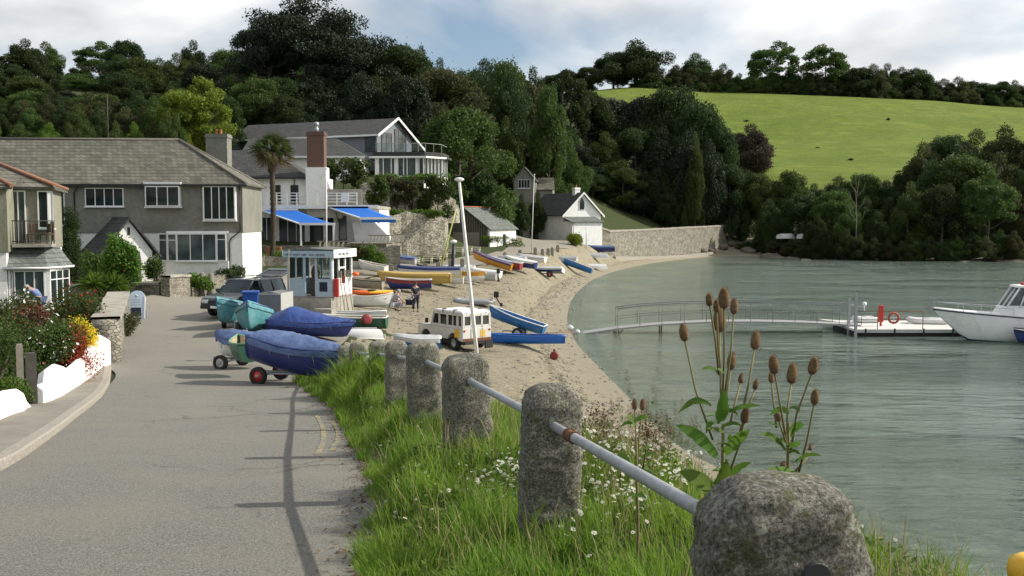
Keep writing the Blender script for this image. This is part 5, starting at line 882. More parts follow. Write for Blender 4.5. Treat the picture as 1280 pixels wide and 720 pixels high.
    mb.tube([(xR-.03, -1.52, zf), (xR-.03, -1.52, zh)], .025, 6); mb.build('balcony_rail', 'dark_timber', r)
    mb = MB(); mb.box(xs+.03, xR-.06, -1.53, -1.515, zf+.22, zh-.04); mb.box(xR-.04, xR-.025, -1.45, -.1, zf+.22, zh-.04); mb.build('balcony_glass', 'clear_glass', r)
    g = f.z+zf+.08; wx = f.x
    for k, (cx_, lb) in enumerate([(xL+.75, 'brown balcony chair nearest the balcony door'), (xL+1.35, 'brown balcony chair in the middle of the balcony')]):
        t = thing('balcony_chair', lb, 'chair', (f.x+f.c*cx_+f.s*.85, f.y+f.s*cx_-f.c*.85, g), .3-k*.7, 'brown chairs on the balcony'); MB().box(-.22, .22, -.22, .22, .40, .45, .01).build('seat', 'brick_dark', t); MB().box(-.22, .22, .18, .22, .5, .9, .01).build('backrest', 'brick_dark', t)
        for sx in (-.2, .2):
            for sy in (-.2, .2): MB().box(sx-.02, sx+.02, sy-.02, sy+.02, 0, .5 if sy > 0 else .4).build('leg', 'brick_dark', t)
    pipe(r, [(f.fx(12, -.1)+.1, -.12, zmid), (f.fx(12, -.1)+.1, -.12, 0)])
cottage()
# ---------------------------------------------------------------- cafe with blue awnings and the white villa part behind it
def cafe():
    Y = 80.0; z = 4.9; x0 = PX(318, Y); f = Frame('cafe', 'white cafe with flat roof balcony and slate rear roof behind blue awnings', 'cafe', x0, Y, z, 0.0); r = f.r
    xe = f.fx(470); zt = f.fz(257, 0); xm = f.fx(421)
    MB().box(0, xe, 2.5, 9, -1.2, zt-.25).build('wall', 'white_wash', r); MB().box(-.1, xe+.1, 0.6, 9.1, zt-.25, zt).build('flat_roof', 'concrete', r); MB().box(-.14, xe+.14, .5, .597, zt-.24, zt+.06).build('fascia', 'white_paint', r)
    MB().prism([(xm-2.6, zt-.25), (xm+.3, zt-.25), (xm+.1, zt-1.0), (xm-2.3, zt-.9)], 'y', .8, 2.45).build('canopy_soffit', 'concrete', r)
    for a, b, nm in ((324, 345, 2), (350, 382, 3), (388, 405, 1)):
        q = f.fx(a, 2.4); window(r, q, 2.47, -.1, f.fx(b, 2.4)-q, 2.2, nm, name='glass_door', sill=False)
    q = f.fx(425, 2.4); window(r, q, 2.47, .3, f.fx(433, 2.4)-q, 1.9, 1, name='side_door', fr='dark_timber', gl='curtain_glass', sill=False); q = f.fx(410, 2.4); window(r, q, 2.47, .1, f.fx(418, 2.4)-q, 2.0, 1, sill=False, name='glass_door')
    # upper storey set back, slate roof with its hip falling to the right
    ub = 5.0; u0, u1 = -3.0, f.fx(402, ub); zu = f.fz(221, 2, ub); MB().box(u0, u1, ub, 11, zt+.003, zu).build('upper_wall', 'white_wash', r)
    for a, b in ((342, 352), (366, 374)): q = f.fx(a, ub); window(r, q, ub-.012, zt+.4, f.fx(b, ub)-q, 1.35, 1, fr='dark_timber')
    mb = MB(); rz_ = f.fz(188, 0, 8.0); e = .25; pa, pb, pc, pd = (u0-3, ub-.4, zu-.05), (f.fx(389, ub), ub-.4, zu-.05), (f.fx(389, ub), 11.4, zu-.05), (u0-3, 11.4, zu-.05); h0, h1 = (u0-3, 8, rz_), (f.fx(343, 8), 8, rz_); roof_slab(mb, [pa, pb, h1, h0]); roof_slab(mb, [pb, pc, h1]); roof_slab(mb, [pc, pd, h0, h1]); mb.build('roof', 'slate_dark', r)
    MB().box(u0-3, f.fx(389, ub)+.05, ub-.5, ub-.4, zu-.2, zu-.06).build('gutter', 'black_metal', r)
    pipe(r, [(f.fx(370, ub), ub-.1, zu-.1), (f.fx(370, ub), ub-.1, zt+.1)])
    # chimney: white base with flared shoulder, brick stack and pot
    c0, c1 = f.fx(384, 4.0), f.fx(409, 4.0); s0, s1 = f.fx(386, 4.2), f.fx(407, 4.2); zc = f.fz(209, c0, 4.0); zk = f.fz(164, c0, 4.0)
    mb = MB(); mb.box(c0, c1, 4.0, 5.6, zt+.003, zc); pts = [(c1, zc)]+[(c1+1.35*(t**2.2), zc-(zc-zt-.05)*t) for t in np.linspace(0, 1, 9)]+[(c1, zt+.05)]; mb.prism(pts, 'y', 4.1, 4.5); ch = mb.build('chimney', 'white_wash', r)
    mb = MB(); mb.box(s0, s1, 4.2, 5.4, zc+.003, zk-.3); mb.box(s0-.06, s1+.06, 4.14, 5.46, zk-.3, zk-.1); mb.box(s0, s1, 4.2, 5.4, zk-.1, zk); mb.build('brick_stack', 'brick_dark', ch); MB().lathe([(.18, zk), (.2, zk+.3), (.14, zk+.35), (.14, zk+.5), (.22, zk+.55), (.2, zk+.8), (.05, zk+.85)], ((s0+s1)/2, 4.8, 0), 10).build('chimney_pot', 'galvanised', ch)
    # big grey stack of the rear wing
    qx = f.fx(277, 1.0); chimney(r, qx, 1.0, 2.5, f.fz(168, qx, 1.0), 1.7, 1.3, 'pebbledash', 2)
    # balcony railing on the flat roof
    b0, b1 = .1, f.fx(447, .7); mb = MB(); hz = [zt+.3, zt+.55, zt+.8, zt+1.02]
    for zz in hz: mb.box(b0, b1, .72, .76, zz-.035, zz+.035)
    for k in range(11): x = b0+(b1-b0)*k/10; mb.box(x-.04, x+.04, .74, .8, zt, zt+1.06)
    for x in (f.fx(330), f.fx(334), f.fx(338)): mb.box(x-.05, x+.05, .7, .74, zt+.1, zt+1.02)
    mb.build('balcony_railing', 'white_paint', r); q = f.fx(426); MB().box(q, q+.62, .6, .66, zt+.3, zt+1.05).build('white_panel', 'white_paint', r); MB().box(f.fx(409, 3), b1+.1, 2.9, 3.05, zt, zt+1.4).build('parapet_wall', 'concrete', r)
    MB().prism([(f.fx(445, 1.2), -.2), (xe+1.0, -.2), (xe+1.0, .5), (xe-.2, 1.7), (f.fx(441, 1.2), 1.7)], 'y', 1.2, 2.4).build('side_stair_wall', 'white_wash', r)
    # awnings: cloth on arms with white front rail
    def awning(lab, pb0, pb1, yb, pf0, pf1, yf, pyb, pyf, posts, val):
        t = thing('awning', lab, 'awning', (f.x, f.y, f.z), 0, 'blue awnings of the cafe'); a, b = f.fx(pb0, yb), f.fx(pb1, yb); c, d = f.fx(pf0, yf), f.fx(pf1, yf); za, zf = f.fz(pyb, a, yb), f.fz(pyf, c, yf); g_ = []
        for i in range(9):
            u = i/8; g_.append([(a+(c-a)*u+((b-a)+((d-c)-(b-a))*u)*j/8, yb+(yf-yb)*u, za+(zf-za)*u-.05*math.sin(math.pi*u)) for j in range(9)])
        mb = MB(); mb.sheet(g_); o = mb.build('cloth', 'awning_blue', t); s = o.modifiers.new('thickness', 'SOLIDIFY'); s.thickness = .02
        mb = MB(); mb.box(c-.05, d+.05, yf-.08, yf+.02, zf-.09, zf+.09); mb.build('front_rail', 'white_trim', t); mb = MB(); mb.box(a-.1, b+.1, yb, yb+.14, za-.06, za+.12); mb.tube([(a+.03, yb, za), (c+.03, yf, zf)], .07, 6); mb.build('cassette', 'white_trim', t)
        if val: MB().box(c+.1, d-.1, yf-.03, yf-.015, zf-.32, zf-.09).build('valance', 'awning_blue', t)
        if posts:
            for x in (c+.06, d-.08): MB().box(x-.06, x+.06, yf-.02, yf+.1, -.1, zf-.09).build('post', 'white_trim', t)
        else:
            for x in (a+.6, b-.5): MB().tube([(x, yb+.5, za-1.1), (x, yb-.5, za-.25)], .035, 6).build('arm', 'black_metal', t)
    awning('left blue awning standing on white posts over the cafe terrace', 327, 372, .5, 376, 419, -2.0, 263, 280, True, False); awning('right blue awning with a hanging valance beside the stone cliff wall', 413, 460, .5, 452, 497, -2.0, 260, 273, False, True)
    # terrace with stone front
    T = thing('cafe_terrace', 'raised stone fronted terrace in front of the cafe', 'terrace', (f.x, f.y, f.z), 0); zf = f.fz(309, 0, -3.5); MB().box(-1.0, f.fx(432, -3.4), -3.4, 2.46, zf-.14, zf).build('paving', 'concrete', T); MB().box(-1.0, f.fx(432, -3.4), -3.6, -3.403, -2.2, zf+.12).build('front_wall', 'stone_wall', T); MB().box(f.fx(432, -3.4)+.003, f.fx(484, -3.4), -3.7, 2.0, -2.2, f.fz(304, 0, -3.6)).build('upper_front_wall', 'stone_wall', T)
    return f
CF = cafe()
def slat_fence(label, p0, p1, Y, ptop, pbot, n, lean=.12):
    a, b = PX(p0, Y), PX(p1, Y); z0, z1 = PZ(pbot, Y), PZ(ptop, Y); t = thing('picket_fence', label, 'fence', (a, Y, z0), 0, 'slatted fence panels on the terrace wall'); w = b-a; h = z1-z0
    mb = MB(); mb.box(0, w, -.03, .03, h-.09, h); mb.box(0, w, -.03, .03, 0, .07); mb.build('rail', 'weathered_wood', t); mb = MB()
    for k in range(n): x = w*(k+.5)/n; mb.prism([(x-.08, .07), (x+.06, .07), (x+.06+lean, h-.09), (x-.08+lean, h-.09)], 'y', -.025, .02)
    mb.build('slats', 'pale_wood' if 'pale_wood' in MATS else mat('pale_wood', (.5, .47, .38), .8, .15, 5), t)
slat_fence('slatted fence panel directly behind the kiosk roof', 397, 431, 76.2, 301, 312, 6); slat_fence('longer slatted fence panel under the right awning', 461, 491, 76.2, 293.5, 305, 7); slat_fence('short slatted fence panel at the right end of the terrace wall', 492.5, 505, 76.4, 292.5, 303.5, 4)
# ---------------------------------------------------------------- white gabled house above
def villa():
    ang = R(-24); Y = 116.0; p = P(471, 165, Y); f = Frame('gabled_house', 'grey clad house with white edged gable and sunroom on the slope above the cafe', 'house', p.x, Y, 11.4, ang); r = f.r
    ze = f.fz(166, 0); D_ = 8.0; zr = f.fz(148, -.5, D_/2); Lh = -f.fx(318, D_/2); zf = f.fz(191, 0)
    MB().box(-Lh, -.01, 0, D_, -1, ze).build('wall', 'grey_cladding', r); mb = MB(); mb.prism([(0, ze), (D_, ze), (D_/2, zr-.1)], 'x', -.3, -.02); mb.build('gable', 'grey_cladding', r)
    gable_roof(r, -Lh, 0, 0, D_, ze, zr, 'slate_dark', .45, ridge=None, th=.14)
    mb = MB(); s = (zr-ze)/(D_/2)
    for a, b in (((.5, -.55, ze-.5*s+.05), (.5, D_/2, zr+.12)), ((.5, D_/2, zr+.12), (.5, D_+2.4, ze-2.4*s))):
        a, b = Vector(a), Vector(b); mb.add([a, b, b-Vector((0, 0, .3)), a-Vector((0, 0, .3)), a+Vector((.08, 0, 0)), b+Vector((.08, 0, 0)), b+Vector((.08, 0, -.3)), a+Vector((.08, 0, -.3))], [(0, 1, 2, 3), (7, 6, 5, 4), (0, 4, 5, 1), (1, 5, 6, 2), (2, 6, 7, 3), (3, 7, 4, 0)])
    mb.box(-Lh-.4, .45, -.6, -.5, ze-.4, ze-.2); mb.build('barge_boards', 'white_trim', r)
    x0 = f.fx(459); window(r, x0, -.012, zf+.3, -x0-.3, ze-zf-.6, 2, fr='dark_timber', gl='curtain_glass'); window(r, .012, 1.0, zf+.2, 2.2, ze-zf-.1, 2, rz=R(90), fr='brick_dark', gl='curtain_glass', sill=False); window(r, .012, 4.0, zf+.2, 2.6, ze-zf+.5, 3, rz=R(90), fr='brick_dark', gl='curtain_glass', sill=False)
    x0 = f.fx(396); window(r, x0, -.012, ze-1.6, f.fx(414)-x0, 1.0, 2)
    # sunroom
    g = Frame('x', '', '', PX(470, 113), 113, 11.4, R(-4)); tmp = g.r; g.r = r; COL.objects.unlink(tmp); bpy.data.objects.remove(tmp)
    loc = Matrix.Rotation(-ang, 4, 'Z') @ Matrix.Translation((g.x-f.x, g.y-f.y, 0)) @ Matrix.Rotation(R(-4), 4, 'Z')
    W_ = g.fx(531); x2 = g.fx(553, 2.2); zt = g.fz(197, 0); zd = g.fz(190, 0)
    def sb(mb, name, m, par=r): mb.v = [tuple((loc @ Vector(v))) for v in mb.v]; return mb.build(name, m, par)
    mb = MB(); mb.prism([(0, 0), (W_, 0), (x2, 2.2), (x2, 7), (0, 7)], 'z', -1, .35); sb(mb, 'sunroom_base', 'white_wash'); 
    mb = MB(); mb.prism([(-.5, -.5), (W_+.3, -.5), (x2+.5, 2.1), (x2+.5, 7), (-.5, 7)], 'z', zt, zt+.25); mb.prism([(-.2, -.2), (W_+.1, -.2), (x2+.2, 2.2), (x2+.2, 7), (-.2, 7)], 'z', zt+.253, zd); sb(mb, 'sunroom_roof', 'navy_paint' if False else 'slate_dark'); mb = MB(); mb.prism([(-.56, -.56), (W_+.32, -.56), (x2+.56, 2.08), (x2+.56, 2.2), (-.56, -.46)], 'z', zt-.08, zt+.12); sb(mb, 'sunroom_fascia', 'white_trim')
    mb = MB(); mb.prism([(.05, .12), (W_-.05, .12), (x2-.12, 2.25), (x2-.12, 7), (.05, 7)], 'z', .353, zt-.003); sb(mb, 'sunroom_glass', 'curtain_glass')
    for k, x in enumerate([0, .9, 1.8, 2.2, 3.2, 3.6, 4.6, 4.9, W_-.12]): sb(MB().box(x, x+(.45 if k % 3 == 0 and k < 8 else .1), 0, .12, .353, zt-.003), 'mullion', 'white_trim')
    for t in np.linspace(.2, 1, 5): a = W_+(x2-W_)*t; b = 2.2*t; sb(MB().box(a-.07, a+.07, b-.0, b+.14, .353, zt-.003), 'mullion', 'white_trim')
    for y in np.linspace(3.2, 6.9, 4): sb(MB().box(x2-.1, x2, y-.06, y+.06, .353, zt-.003), 'mullion', 'white_trim')
    mb = MB(); 
    for k in range(10): x = .3+(x2-.3)*k/9; y = -.1 if x < W_ else -.1+2.2*(x-W_)/(x2-W_); mb.box(x-.03, x+.03, y, y+.05, zd, zd+.95)
    mb.tube([(0, -.08, zd+.95), (W_, -.08, zd+.95), (x2, 2.2, zd+.95), (x2, 6.5, zd+.95)], .03, 5); sb(mb, 'deck_railing', 'hub_grey'); mb = MB(); mb.box(.1, W_-.1, -.07, -.055, zd+.1, zd+.9); sb(mb, 'deck_glass', 'clear_glass')
    # lower left wing with slate roof and white wall
    g2 = Matrix.Rotation(-ang, 4, 'Z') @ Matrix.Translation((PX(452, 108)-f.x, 108-f.y, 0)); loc = g2; ww = 12.5; hz = PZ(195, 108)-11.4; hr = PZ(173, 112)-11.4
    mb = MB(); mb.box(-ww, 0, 0, 7, -2.5, hz-.05); sb(mb, 'wing_wall', 'white_wash'); mb = MB(); roof_slab(mb, [(-ww-.4, -.4, hz), (.5, -.4, hz-.0), (-3.2, 4, hr), (-ww-.4, 4, hr)]); roof_slab(mb, [(.5, -.4, hz), (.5, 8, hz), (-3.2, 4, hr)]); sb(mb, 'wing_roof', 'slate_dark'); mb = MB(); mb.box(-ww-.4, .52, -.5, -.4, hz-.22, hz-.02); sb(mb, 'wing_fascia', 'white_trim')
    for k in range(3):
        mb = MB(); x = -1.2-1.9*k; mb.box(x-.5, x+.4, -.05, .02, hz-1.2, hz-.35); sb(mb, 'window', 'curtain_glass')
villa()
# ---------------------------------------------------------------- stone cliff wall in two steps with ivy
def curved_wall(name, label, cat, pts, m, th=.5, cap=None, capm='concrete', capn='coping', rough=0.0, group=None, caph=.12, cover=.06):
    """pts: (x, y, zbottom, ztop)"""
    o0 = Vector((pts[0][0], pts[0][1], pts[0][2])); n = len(pts); P2 = [Vector((p[0], p[1], 0)) for p in pts]
    r = thing(name, label, cat, o0, 0, group); fine = []
    for i in range(n-1):
        k = max(1, int((P2[i+1]-P2[i]).length/.6))
        for j in range(k): t = j/k; fine.append([a*(1-t)+b*t for a, b in zip(pts[i], pts[i+1])])
    fine.append(list(pts[-1])); V2 = [Vector((p[0], p[1], 0)) for p in fine]; rows = []; crow = []
    for i, p in enumerate(fine):
        d = (V2[min(i+1, len(fine)-1)]-V2[max(i-1, 0)]).normalized(); s = Vector((d.y, -d.x, 0)); jz = rough*noise.noise(Vector((p[0]*1.3, p[1]*1.3, 0))); js = rough*.5*noise.noise(Vector((p[0], p[1], 5)))
        a = Vector((p[0], p[1], 0))-o0.xyz; a.z = 0; zb, zt = p[2]-o0.z, p[3]-o0.z+jz; rows.append([a+s*(th/2+js)+Vector((0, 0, zb)), a+s*(th/2*.92+js)+Vector((0, 0, zt)), a-s*th/2*.92+Vector((0, 0, zt)), a-s*th/2+Vector((0, 0, zb))])
        c = th/2+cover; crow.append([a+s*c+Vector((0, 0, zt+.002)), a+s*c+Vector((0, 0, zt+caph)), a-s*c+Vector((0, 0, zt+caph)), a-s*c+Vector((0, 0, zt+.002)), a+s*c+Vector((0, 0, zt+.002))])
    mb = MB(); mb.sheet(rows, False); mb.f += [(3, 2, 1, 0), tuple(len(rows)*4-4+k for k in range(4))]; mb.mi += [0, 0]; mb.sm += [False]*2; mb.build('masonry', m, r)
    if cap: mb = MB(); mb.sheet(crow, False); mb.build(capn, capm, r)
    return r
zc = lambda px, py, Y: (PX(px, Y), Y, H(PX(px, Y), Y)-1.0, PZ(py, Y))
curved_wall('cliff_wall', 'pale rough stone retaining wall behind the white benches', 'wall', [zc(474, 268, 95.5), zc(500, 267, 97), zc(530, 268, 98), zc(553, 272, 99), zc(556, 280, 101.5)], 'cliff_stone', .8, rough=.5)
q = [(a, b, 6.5, d) for a, b, c, d in [zc(452, 232, 97), zc(490, 236, 99.5), (0, 0, 0, 0) if False else zc(530, 238, 101), zc(566, 250, 103), zc(570, 262, 106)]]
curved_wall('ivy_cliff_wall', 'upper stone wall half hidden under ivy, below the sunroom', 'wall', q, 'cliff_stone', .8, rough=.9)
def ivy(label, px0, px1, Y, pt, pb, leaf, seed, n=5000, dep=.8, name='ivy', cat='ivy', size=.11, grp=None, hang=0):
    rng = np.random.default_rng(seed); bl = []; xa, xb = PX(px0, Y), PX(px1, Y); za, zb = PZ(pt, Y), PZ(pb, Y); m = int(14+(xb-xa)*2.2)
    for i in range(m):
        u = rng.uniform(); v = rng.uniform()**(1.0+hang); bl.append(((xb-xa)*u, rng.uniform(-dep*.4, dep*.4), (za-zb)*(1-v*(.6+.4*rng.uniform())), (xb-xa)/m*rng.uniform(1.4, 3)+.2, dep*.5, (za-zb)*rng.uniform(.1, .22)+.15))
    V_, F_ = leaf_cloud(bl, n, size, rng); V_[:, 2] = V_[:, 2].clip(-.2, None); r = thing(name, label, cat, (xa, Y, zb), 0, grp); link('foliage', np_mesh('foliage', V_, F_), leaf, r)
    mb = MB(); 
    for k in range(4): x = (xb-xa)*(k+.5)/4; mb.tube([(x, .1, -.4), (x+.1, 0, (za-zb)*.4), (x-.1, 0, (za-zb)*.85)], [.06, .04, .015], 5)
    mb.build('stem', 'bark', r)
ivy('trimmed green hedge behind the brick chimney and below the gabled house', 411, 462, 101, 203, 236, 'leaf_mid', 31, 7000, 1.6, 'hedge', 'hedge'); ivy('thick ivy curtain at the left end of the cliff wall beside the cafe', 450, 482, 97.5, 224, 262, 'leaf_mid', 32, 6000, .9)
ivy('brownish creeper hanging over the middle of the cliff wall', 482, 522, 99.2, 225, 260, 'leaf_olive', 33, 5000, .8, hang=.8); ivy('bright green ivy hanging at the right end of the cliff wall', 515, 566, 100.5, 226, 270, 'leaf_mid', 34, 8000, .9, hang=.3); ivy('strip of green weeds on the ledge of the cliff wall', 478, 552, 97.6, 264, 271, 'leaf_green', 35, 2600, .7)
ivy('dark hedge behind the grey timber shed', 572, 622, 128, 226, 262, 'leaf_dark', 36, 8000, 2.5, 'hedge', 'hedge', .16); ivy('row of low plants along the edge of the sunroom terrace', 470, 560, 110.5, 219, 228, 'leaf_green', 37, 2500, .8, 'shrub', 'shrub')
# ---------------------------------------------------------------- small stone house, shed, boathouse, far building
def stone_house():
    Y = 160; f = Frame('stone_house', 'small old grey stone house with one gable, half hidden in trees above the shed', 'house', PX(642, Y), Y, 8.6, R(-6)); r = f.r; w = f.fx(669); ze = f.fz(224, 0); zr = f.fz(208, w/2)
    MB().box(0, w, 0.31, 8, 0-1, ze).build('wall', 'pebbledash', r); gable_wall(r, 'gable', 'pebbledash', 0, w, 0, -1, ze, zr-.1); gable_roof(r, 0, w, 0, 8, ze, zr, 'slate', .3, axis='y', ridge=None); x0 = f.fx(648); window(r, x0, -.012, f.fz(235, 0), f.fx(662)-x0, f.fz(225, 0)-f.fz(235, 0), 4)
    MB().box(w+.003, w+2.6, 2, 7.5, -1, f.fz(236, w, 2)).build('side_wall', 'pebbledash', r); mb = MB(); roof_slab(mb, [(w, 1.6, f.fz(237, w, 2)), (w+3, 1.6, f.fz(237, w, 2)), (w+2.6, 4.7, f.fz(222, w, 4)), (w, 4.7, f.fz(222, w, 4))]); roof_slab(mb, [(w, 4.7, f.fz(222, w, 4)), (w+2.6, 4.7, f.fz(222, w, 4)), (w+3, 7.8, f.fz(237, w, 7)), (w, 7.8, f.fz(237, w, 7))]); mb.build('side_roof', 'slate', r)
    MB().box(-1.5, w+3.5, -1.5, -1.2, -1.5, .9).build('front_terrace', 'stone_wall', r)
stone_house()
def shed():
    Y = 123.0; f = Frame('boat_shed', 'small shed with dark board gable, white side wall and green grey slate roof', 'shed', PX(549, 123.3), 123.3, 3.3, math.atan2(-.37, .93)); r = f.r; w = 6.8; L_ = 8.6; ze = 2.55; zr = 5.1
    mb = MB(); mb.prism([(0, -.5), (w, -.5), (w, ze), (w/2, zr-.1), (0, ze)], 'y', 0, .15); 
    mb.build('board_gable', 'dark_timber', r); MB().box(w*.28, w*.80, -.05, -.005, -.3, 2.0).build('door', 'weathered_wood', r)
    mb = MB(); 
    for k in range(22): x = w*(k+.5)/22; mb.box(x-.02, x+.02, -.03, -.002, 2.05 if w*.27 < x < w*.81 else -.3, ze+(zr-ze-.3)*(1-abs(x-w/2)/(w/2)))
    mb.build('board_battens', 'weathered_wood', r)
    MB().box(w-.2, w, .153, L_, -.5, ze).build('side_wall', 'white_wash', r); MB().box(0, .2, .153, L_, -.5, ze).build('back_wall', 'dark_timber', r); MB().box(w-.25, w+.03, -.04, .15, -.5, ze).build('corner_pilaster', 'white_wash', r)
    gable_roof(r, 0, w, 0, L_, ze, zr, 'slate_green', .3, axis='y'); window(r, w+.012, 4.2, .2, .7, 1.5, 1, rz=R(90), fr='dark_timber', sill=False, name='side_door')
shed()
def boathouse():
    Y = 146.0; ang = math.atan2(.507, .862); f = Frame('boathouse', 'white boathouse with arched gable window, slate roof and red chimney pot', 'boathouse', PX(704, Y), Y, 3.9, ang); r = f.r; w = 6.6; L_ = 10.0; ze = f.fz(266.5, 0); zr = f.fz(240.5, w/2)
    MB().box(0, w, .3, L_, -1.5, ze).build('wall', 'white_wash', r); gable_wall(r, 'gable', 'white_paint', 0, w, 0, -1.5, ze, zr-.1); gable_roof(r, 0, w, 0, L_, ze, zr, 'slate_dark', .35, axis='y', ridge=None)
    mb = MB(); s = (zr-ze)/(w/2)
    for sg in (-1, 1):
        a = Vector((w/2, -.4, zr+.06)); b = Vector((w/2+sg*(w/2+.45), -.4, ze-.45*s+.06)); mb.add([a, b, b-Vector((0, 0, .3)), a-Vector((0, 0, .3)), a-Vector((0, .08, 0)), b-Vector((0, .08, 0)), b-Vector((0, .08, .3)), a-Vector((0, .08, .3))], [(0, 1, 2, 3), (7, 6, 5, 4), (0, 4, 5, 1), (1, 5, 6, 2), (2, 6, 7, 3), (3, 7, 4, 0)])
    mb.build('barge_boards', 'white_trim', r)
    c = w/2-.1; z0 = f.fz(262, c); pts = [(c-.42, z0), (c+.42, z0), (c+.42, z0+1.1), (c+.2, z0+1.6), (c, z0+1.85), (c-.2, z0+1.6), (c-.42, z0+1.1)]; o = MB().prism([((x-c)*1.25+c, (z-z0)*1.08+z0-.07) for x, z in pts], 'y', -.07, 0).build('window', 'white_trim', r); MB().prism(pts, 'y', -.09, -.072).build('pane', 'window_glass', o)
    chimney(r, w/2, 1.6, zr-.5, zr+.75, .9, .7, 'white_wash', 1)
    # lean-to porch in front
    MB().box(-.1, w-1.4, -2.4, -.003, -1.5, ze-1.2).build('porch_wall', 'white_wash', r); mb = MB(); roof_slab(mb, [(-.3, -2.7, ze-1.25), (w-1.1, -2.7, ze-1.25), (w-1.1, 0, ze-.5), (-.3, 0, ze-.5)]); mb.build('porch_roof', 'slate_green', r); window(r, w-1.2, -.012, ze-2.6, 1.0, 1.3, 3)
    pipe(r, [(0.05, -2.5, ze-1.3), (.05, -2.5, -1)]); MB().tube([(-.4, 0, ze-.3), (-.4, L_, ze-.3)], .06, 6).build('gutter', 'black_metal', r)
boathouse()
w = lambda px, py, Y, dz=0.0: (PX(px, Y), Y, H(PX(px, Y), Y)-1.2, PZ(py, Y))
curved_wall('sea_wall', 'long pale stone sea wall with a lighter coping behind the top of the beach', 'wall', [w(729, 273, 150), w(738, 278, 149), w(748, 285, 148.6), w(760, 290, 150), w(780, 289.5, 157), w(830, 287, 172), w(870, 285, 185), w(905, 283, 198)], 'sea_wall_stone', .7, cap=True, capm='kerbstone', rough=.15, caph=.28)
curved_wall('wall_footing', 'low concrete footing running along the foot of the sea wall', 'kerb', [(a+.6, b-.9, c, H(a+.6, b-.9)+.35) for (a, b, c, d) in [w(762, 290, 150), w(800, 289, 162.5), w(850, 286, 178.5), w(885, 285, 190)]], 'kerbstone', .5)
def far_store():
    Y = 207; f = Frame('stone_store', 'low stone store with sagging grey roof and red door beyond the sea wall', 'store', PX(832, Y), Y, 4.5, 0.05); r = f.r; w_ = f.fx(925); MB().box(0, w_*.98, .2, 6, -1, f.fz(283, 0)).build('wall', 'stone_wall', r)
    mb = MB(); roof_slab(mb, [(-.3, -.2, f.fz(283, 0)), (w_*.8, -.2, f.fz(279, w_)), (w_*.78, 5, f.fz(266, w_)), (.6, 5, f.fz(268, 0))]); mb.build('roof', 'slate', r); MB().prism([(w_*.68, -1), (w_*1.0, -1), (w_*1.0, f.fz(266, w_)), (w_*.86, f.fz(264, w_)), (w_*.72, f.fz(270, w_))], 'y', -.6, 3).build('end_gable', 'stone_wall', r)
    x0 = f.fx(899, -.6); MB().prism([(x0, -.5), (x0+2.0, -.5), (x0+2.0, 3.6), (x0+1.0, 4.4), (x0, 3.6)], 'y', -.66, -.605).build('door', 'dark_red', r); MB().box(f.fx(845), f.fx(852), .1, .19, f.fz(281, 0)-.8, f.fz(281, 0)-.1).build('hatch', 'brick_dark', r)
far_store()
# ---------------------------------------------------------------- garden walls on the left
def gw(px, pyt, Y, dz=.4): x = PX(px, Y); return (x, Y, H(x, Y)-dz, PZ(pyt, Y))
def white_wall(label, pts, th=.28):
    """stepped rendered wall with ridged top"""
    o0 = Vector((pts[0][0], pts[0][1], pts[0][2])); r = thing('garden_wall', label, 'wall', o0, 0, 'white garden walls by the pavement'); rows = []
    for i, p in enumerate(pts):
        q0, q1 = Vector(pts[max(i-1, 0)][:2]), Vector(pts[min(i+1, len(pts)-1)][:2]); d = (q1-q0).normalized(); s = Vector((d.y, -d.x, 0)); a = Vector((p[0]-o0.x, p[1]-o0.y, 0)); zb, zt = p[2]-o0.z, p[3]-o0.z
        rows.append([a+s*th/2+Vector((0, 0, zb)), a+s*th/2+Vector((0, 0, zt-.09)), a+s*.03+Vector((0, 0, zt)), a-s*.03+Vector((0, 0, zt)), a-s*th/2+Vector((0, 0, zt-.09)), a-s*th/2+Vector((0, 0, zb))])
    mb = MB(); mb.sheet(rows, False); mb.f += [(5, 4, 3, 2, 1, 0), tuple(len(rows)*6-6+k for k in range(6))]; mb.mi += [0]*2; mb.sm += [False]*2; mb.build('rendered_wall', 'white_wash', r, bevel=.015)
white_wall('white rendered garden wall at the far left edge, in front of the round green bush', [gw(-25, 500, 14.6), gw(0, 488, 16.0), gw(14, 486, 16.6), gw(18, 496, 17.2), gw(25, 504, 17.6)])
white_wall('stepped white garden wall with red fuchsia spilling over it', [gw(40, 482, 18.3), gw(52, 478, 19.0), gw(54, 462, 19.2), gw(64, 455, 20.0), gw(74, 458, 21.2), gw(77, 463, 21.6), gw(90, 453, 23.2), gw(104, 439, 25.2), gw(122, 418.5, 28.2), gw(130, 423, 29.0)])
def gate():
    for px, pt, Y, w_, lab in ((35.5, 441, 18.2, .09, 'dark weathered gate post beside the stepped white wall'), (21.5, 430, 18.9, .06, 'thinner pale gate post behind the round green bush')):
        x = PX(px, Y); z = H(x, Y); h = PZ(pt, Y)-z; o = MB().box(-w_, w_, -w_, w_, -.3, h-.03).box(-w_*.8, w_*.8, -w_*.8, w_*.8, h-.03, h).build('gate_post', 'weathered_wood' if w_ < .08 else 'dark_timber', None, (x, Y, z), (0, 0, .5)); tag(o, lab, 'post')
gate()
sw = lambda px, pt, Y: gw(px, pt, Y, .6)
curved_wall('stone_garden_wall', 'mossy stone wall running up the lane from the round pillar towards the sign board', 'wall', [sw(130, 401, 30.5), sw(135, 393, 33), sw(143, 378, 38), sw(148, 368, 42.0)], 'stone_wall', .85, cap=True, capm='concrete', rough=.12, caph=.08, cover=.02)
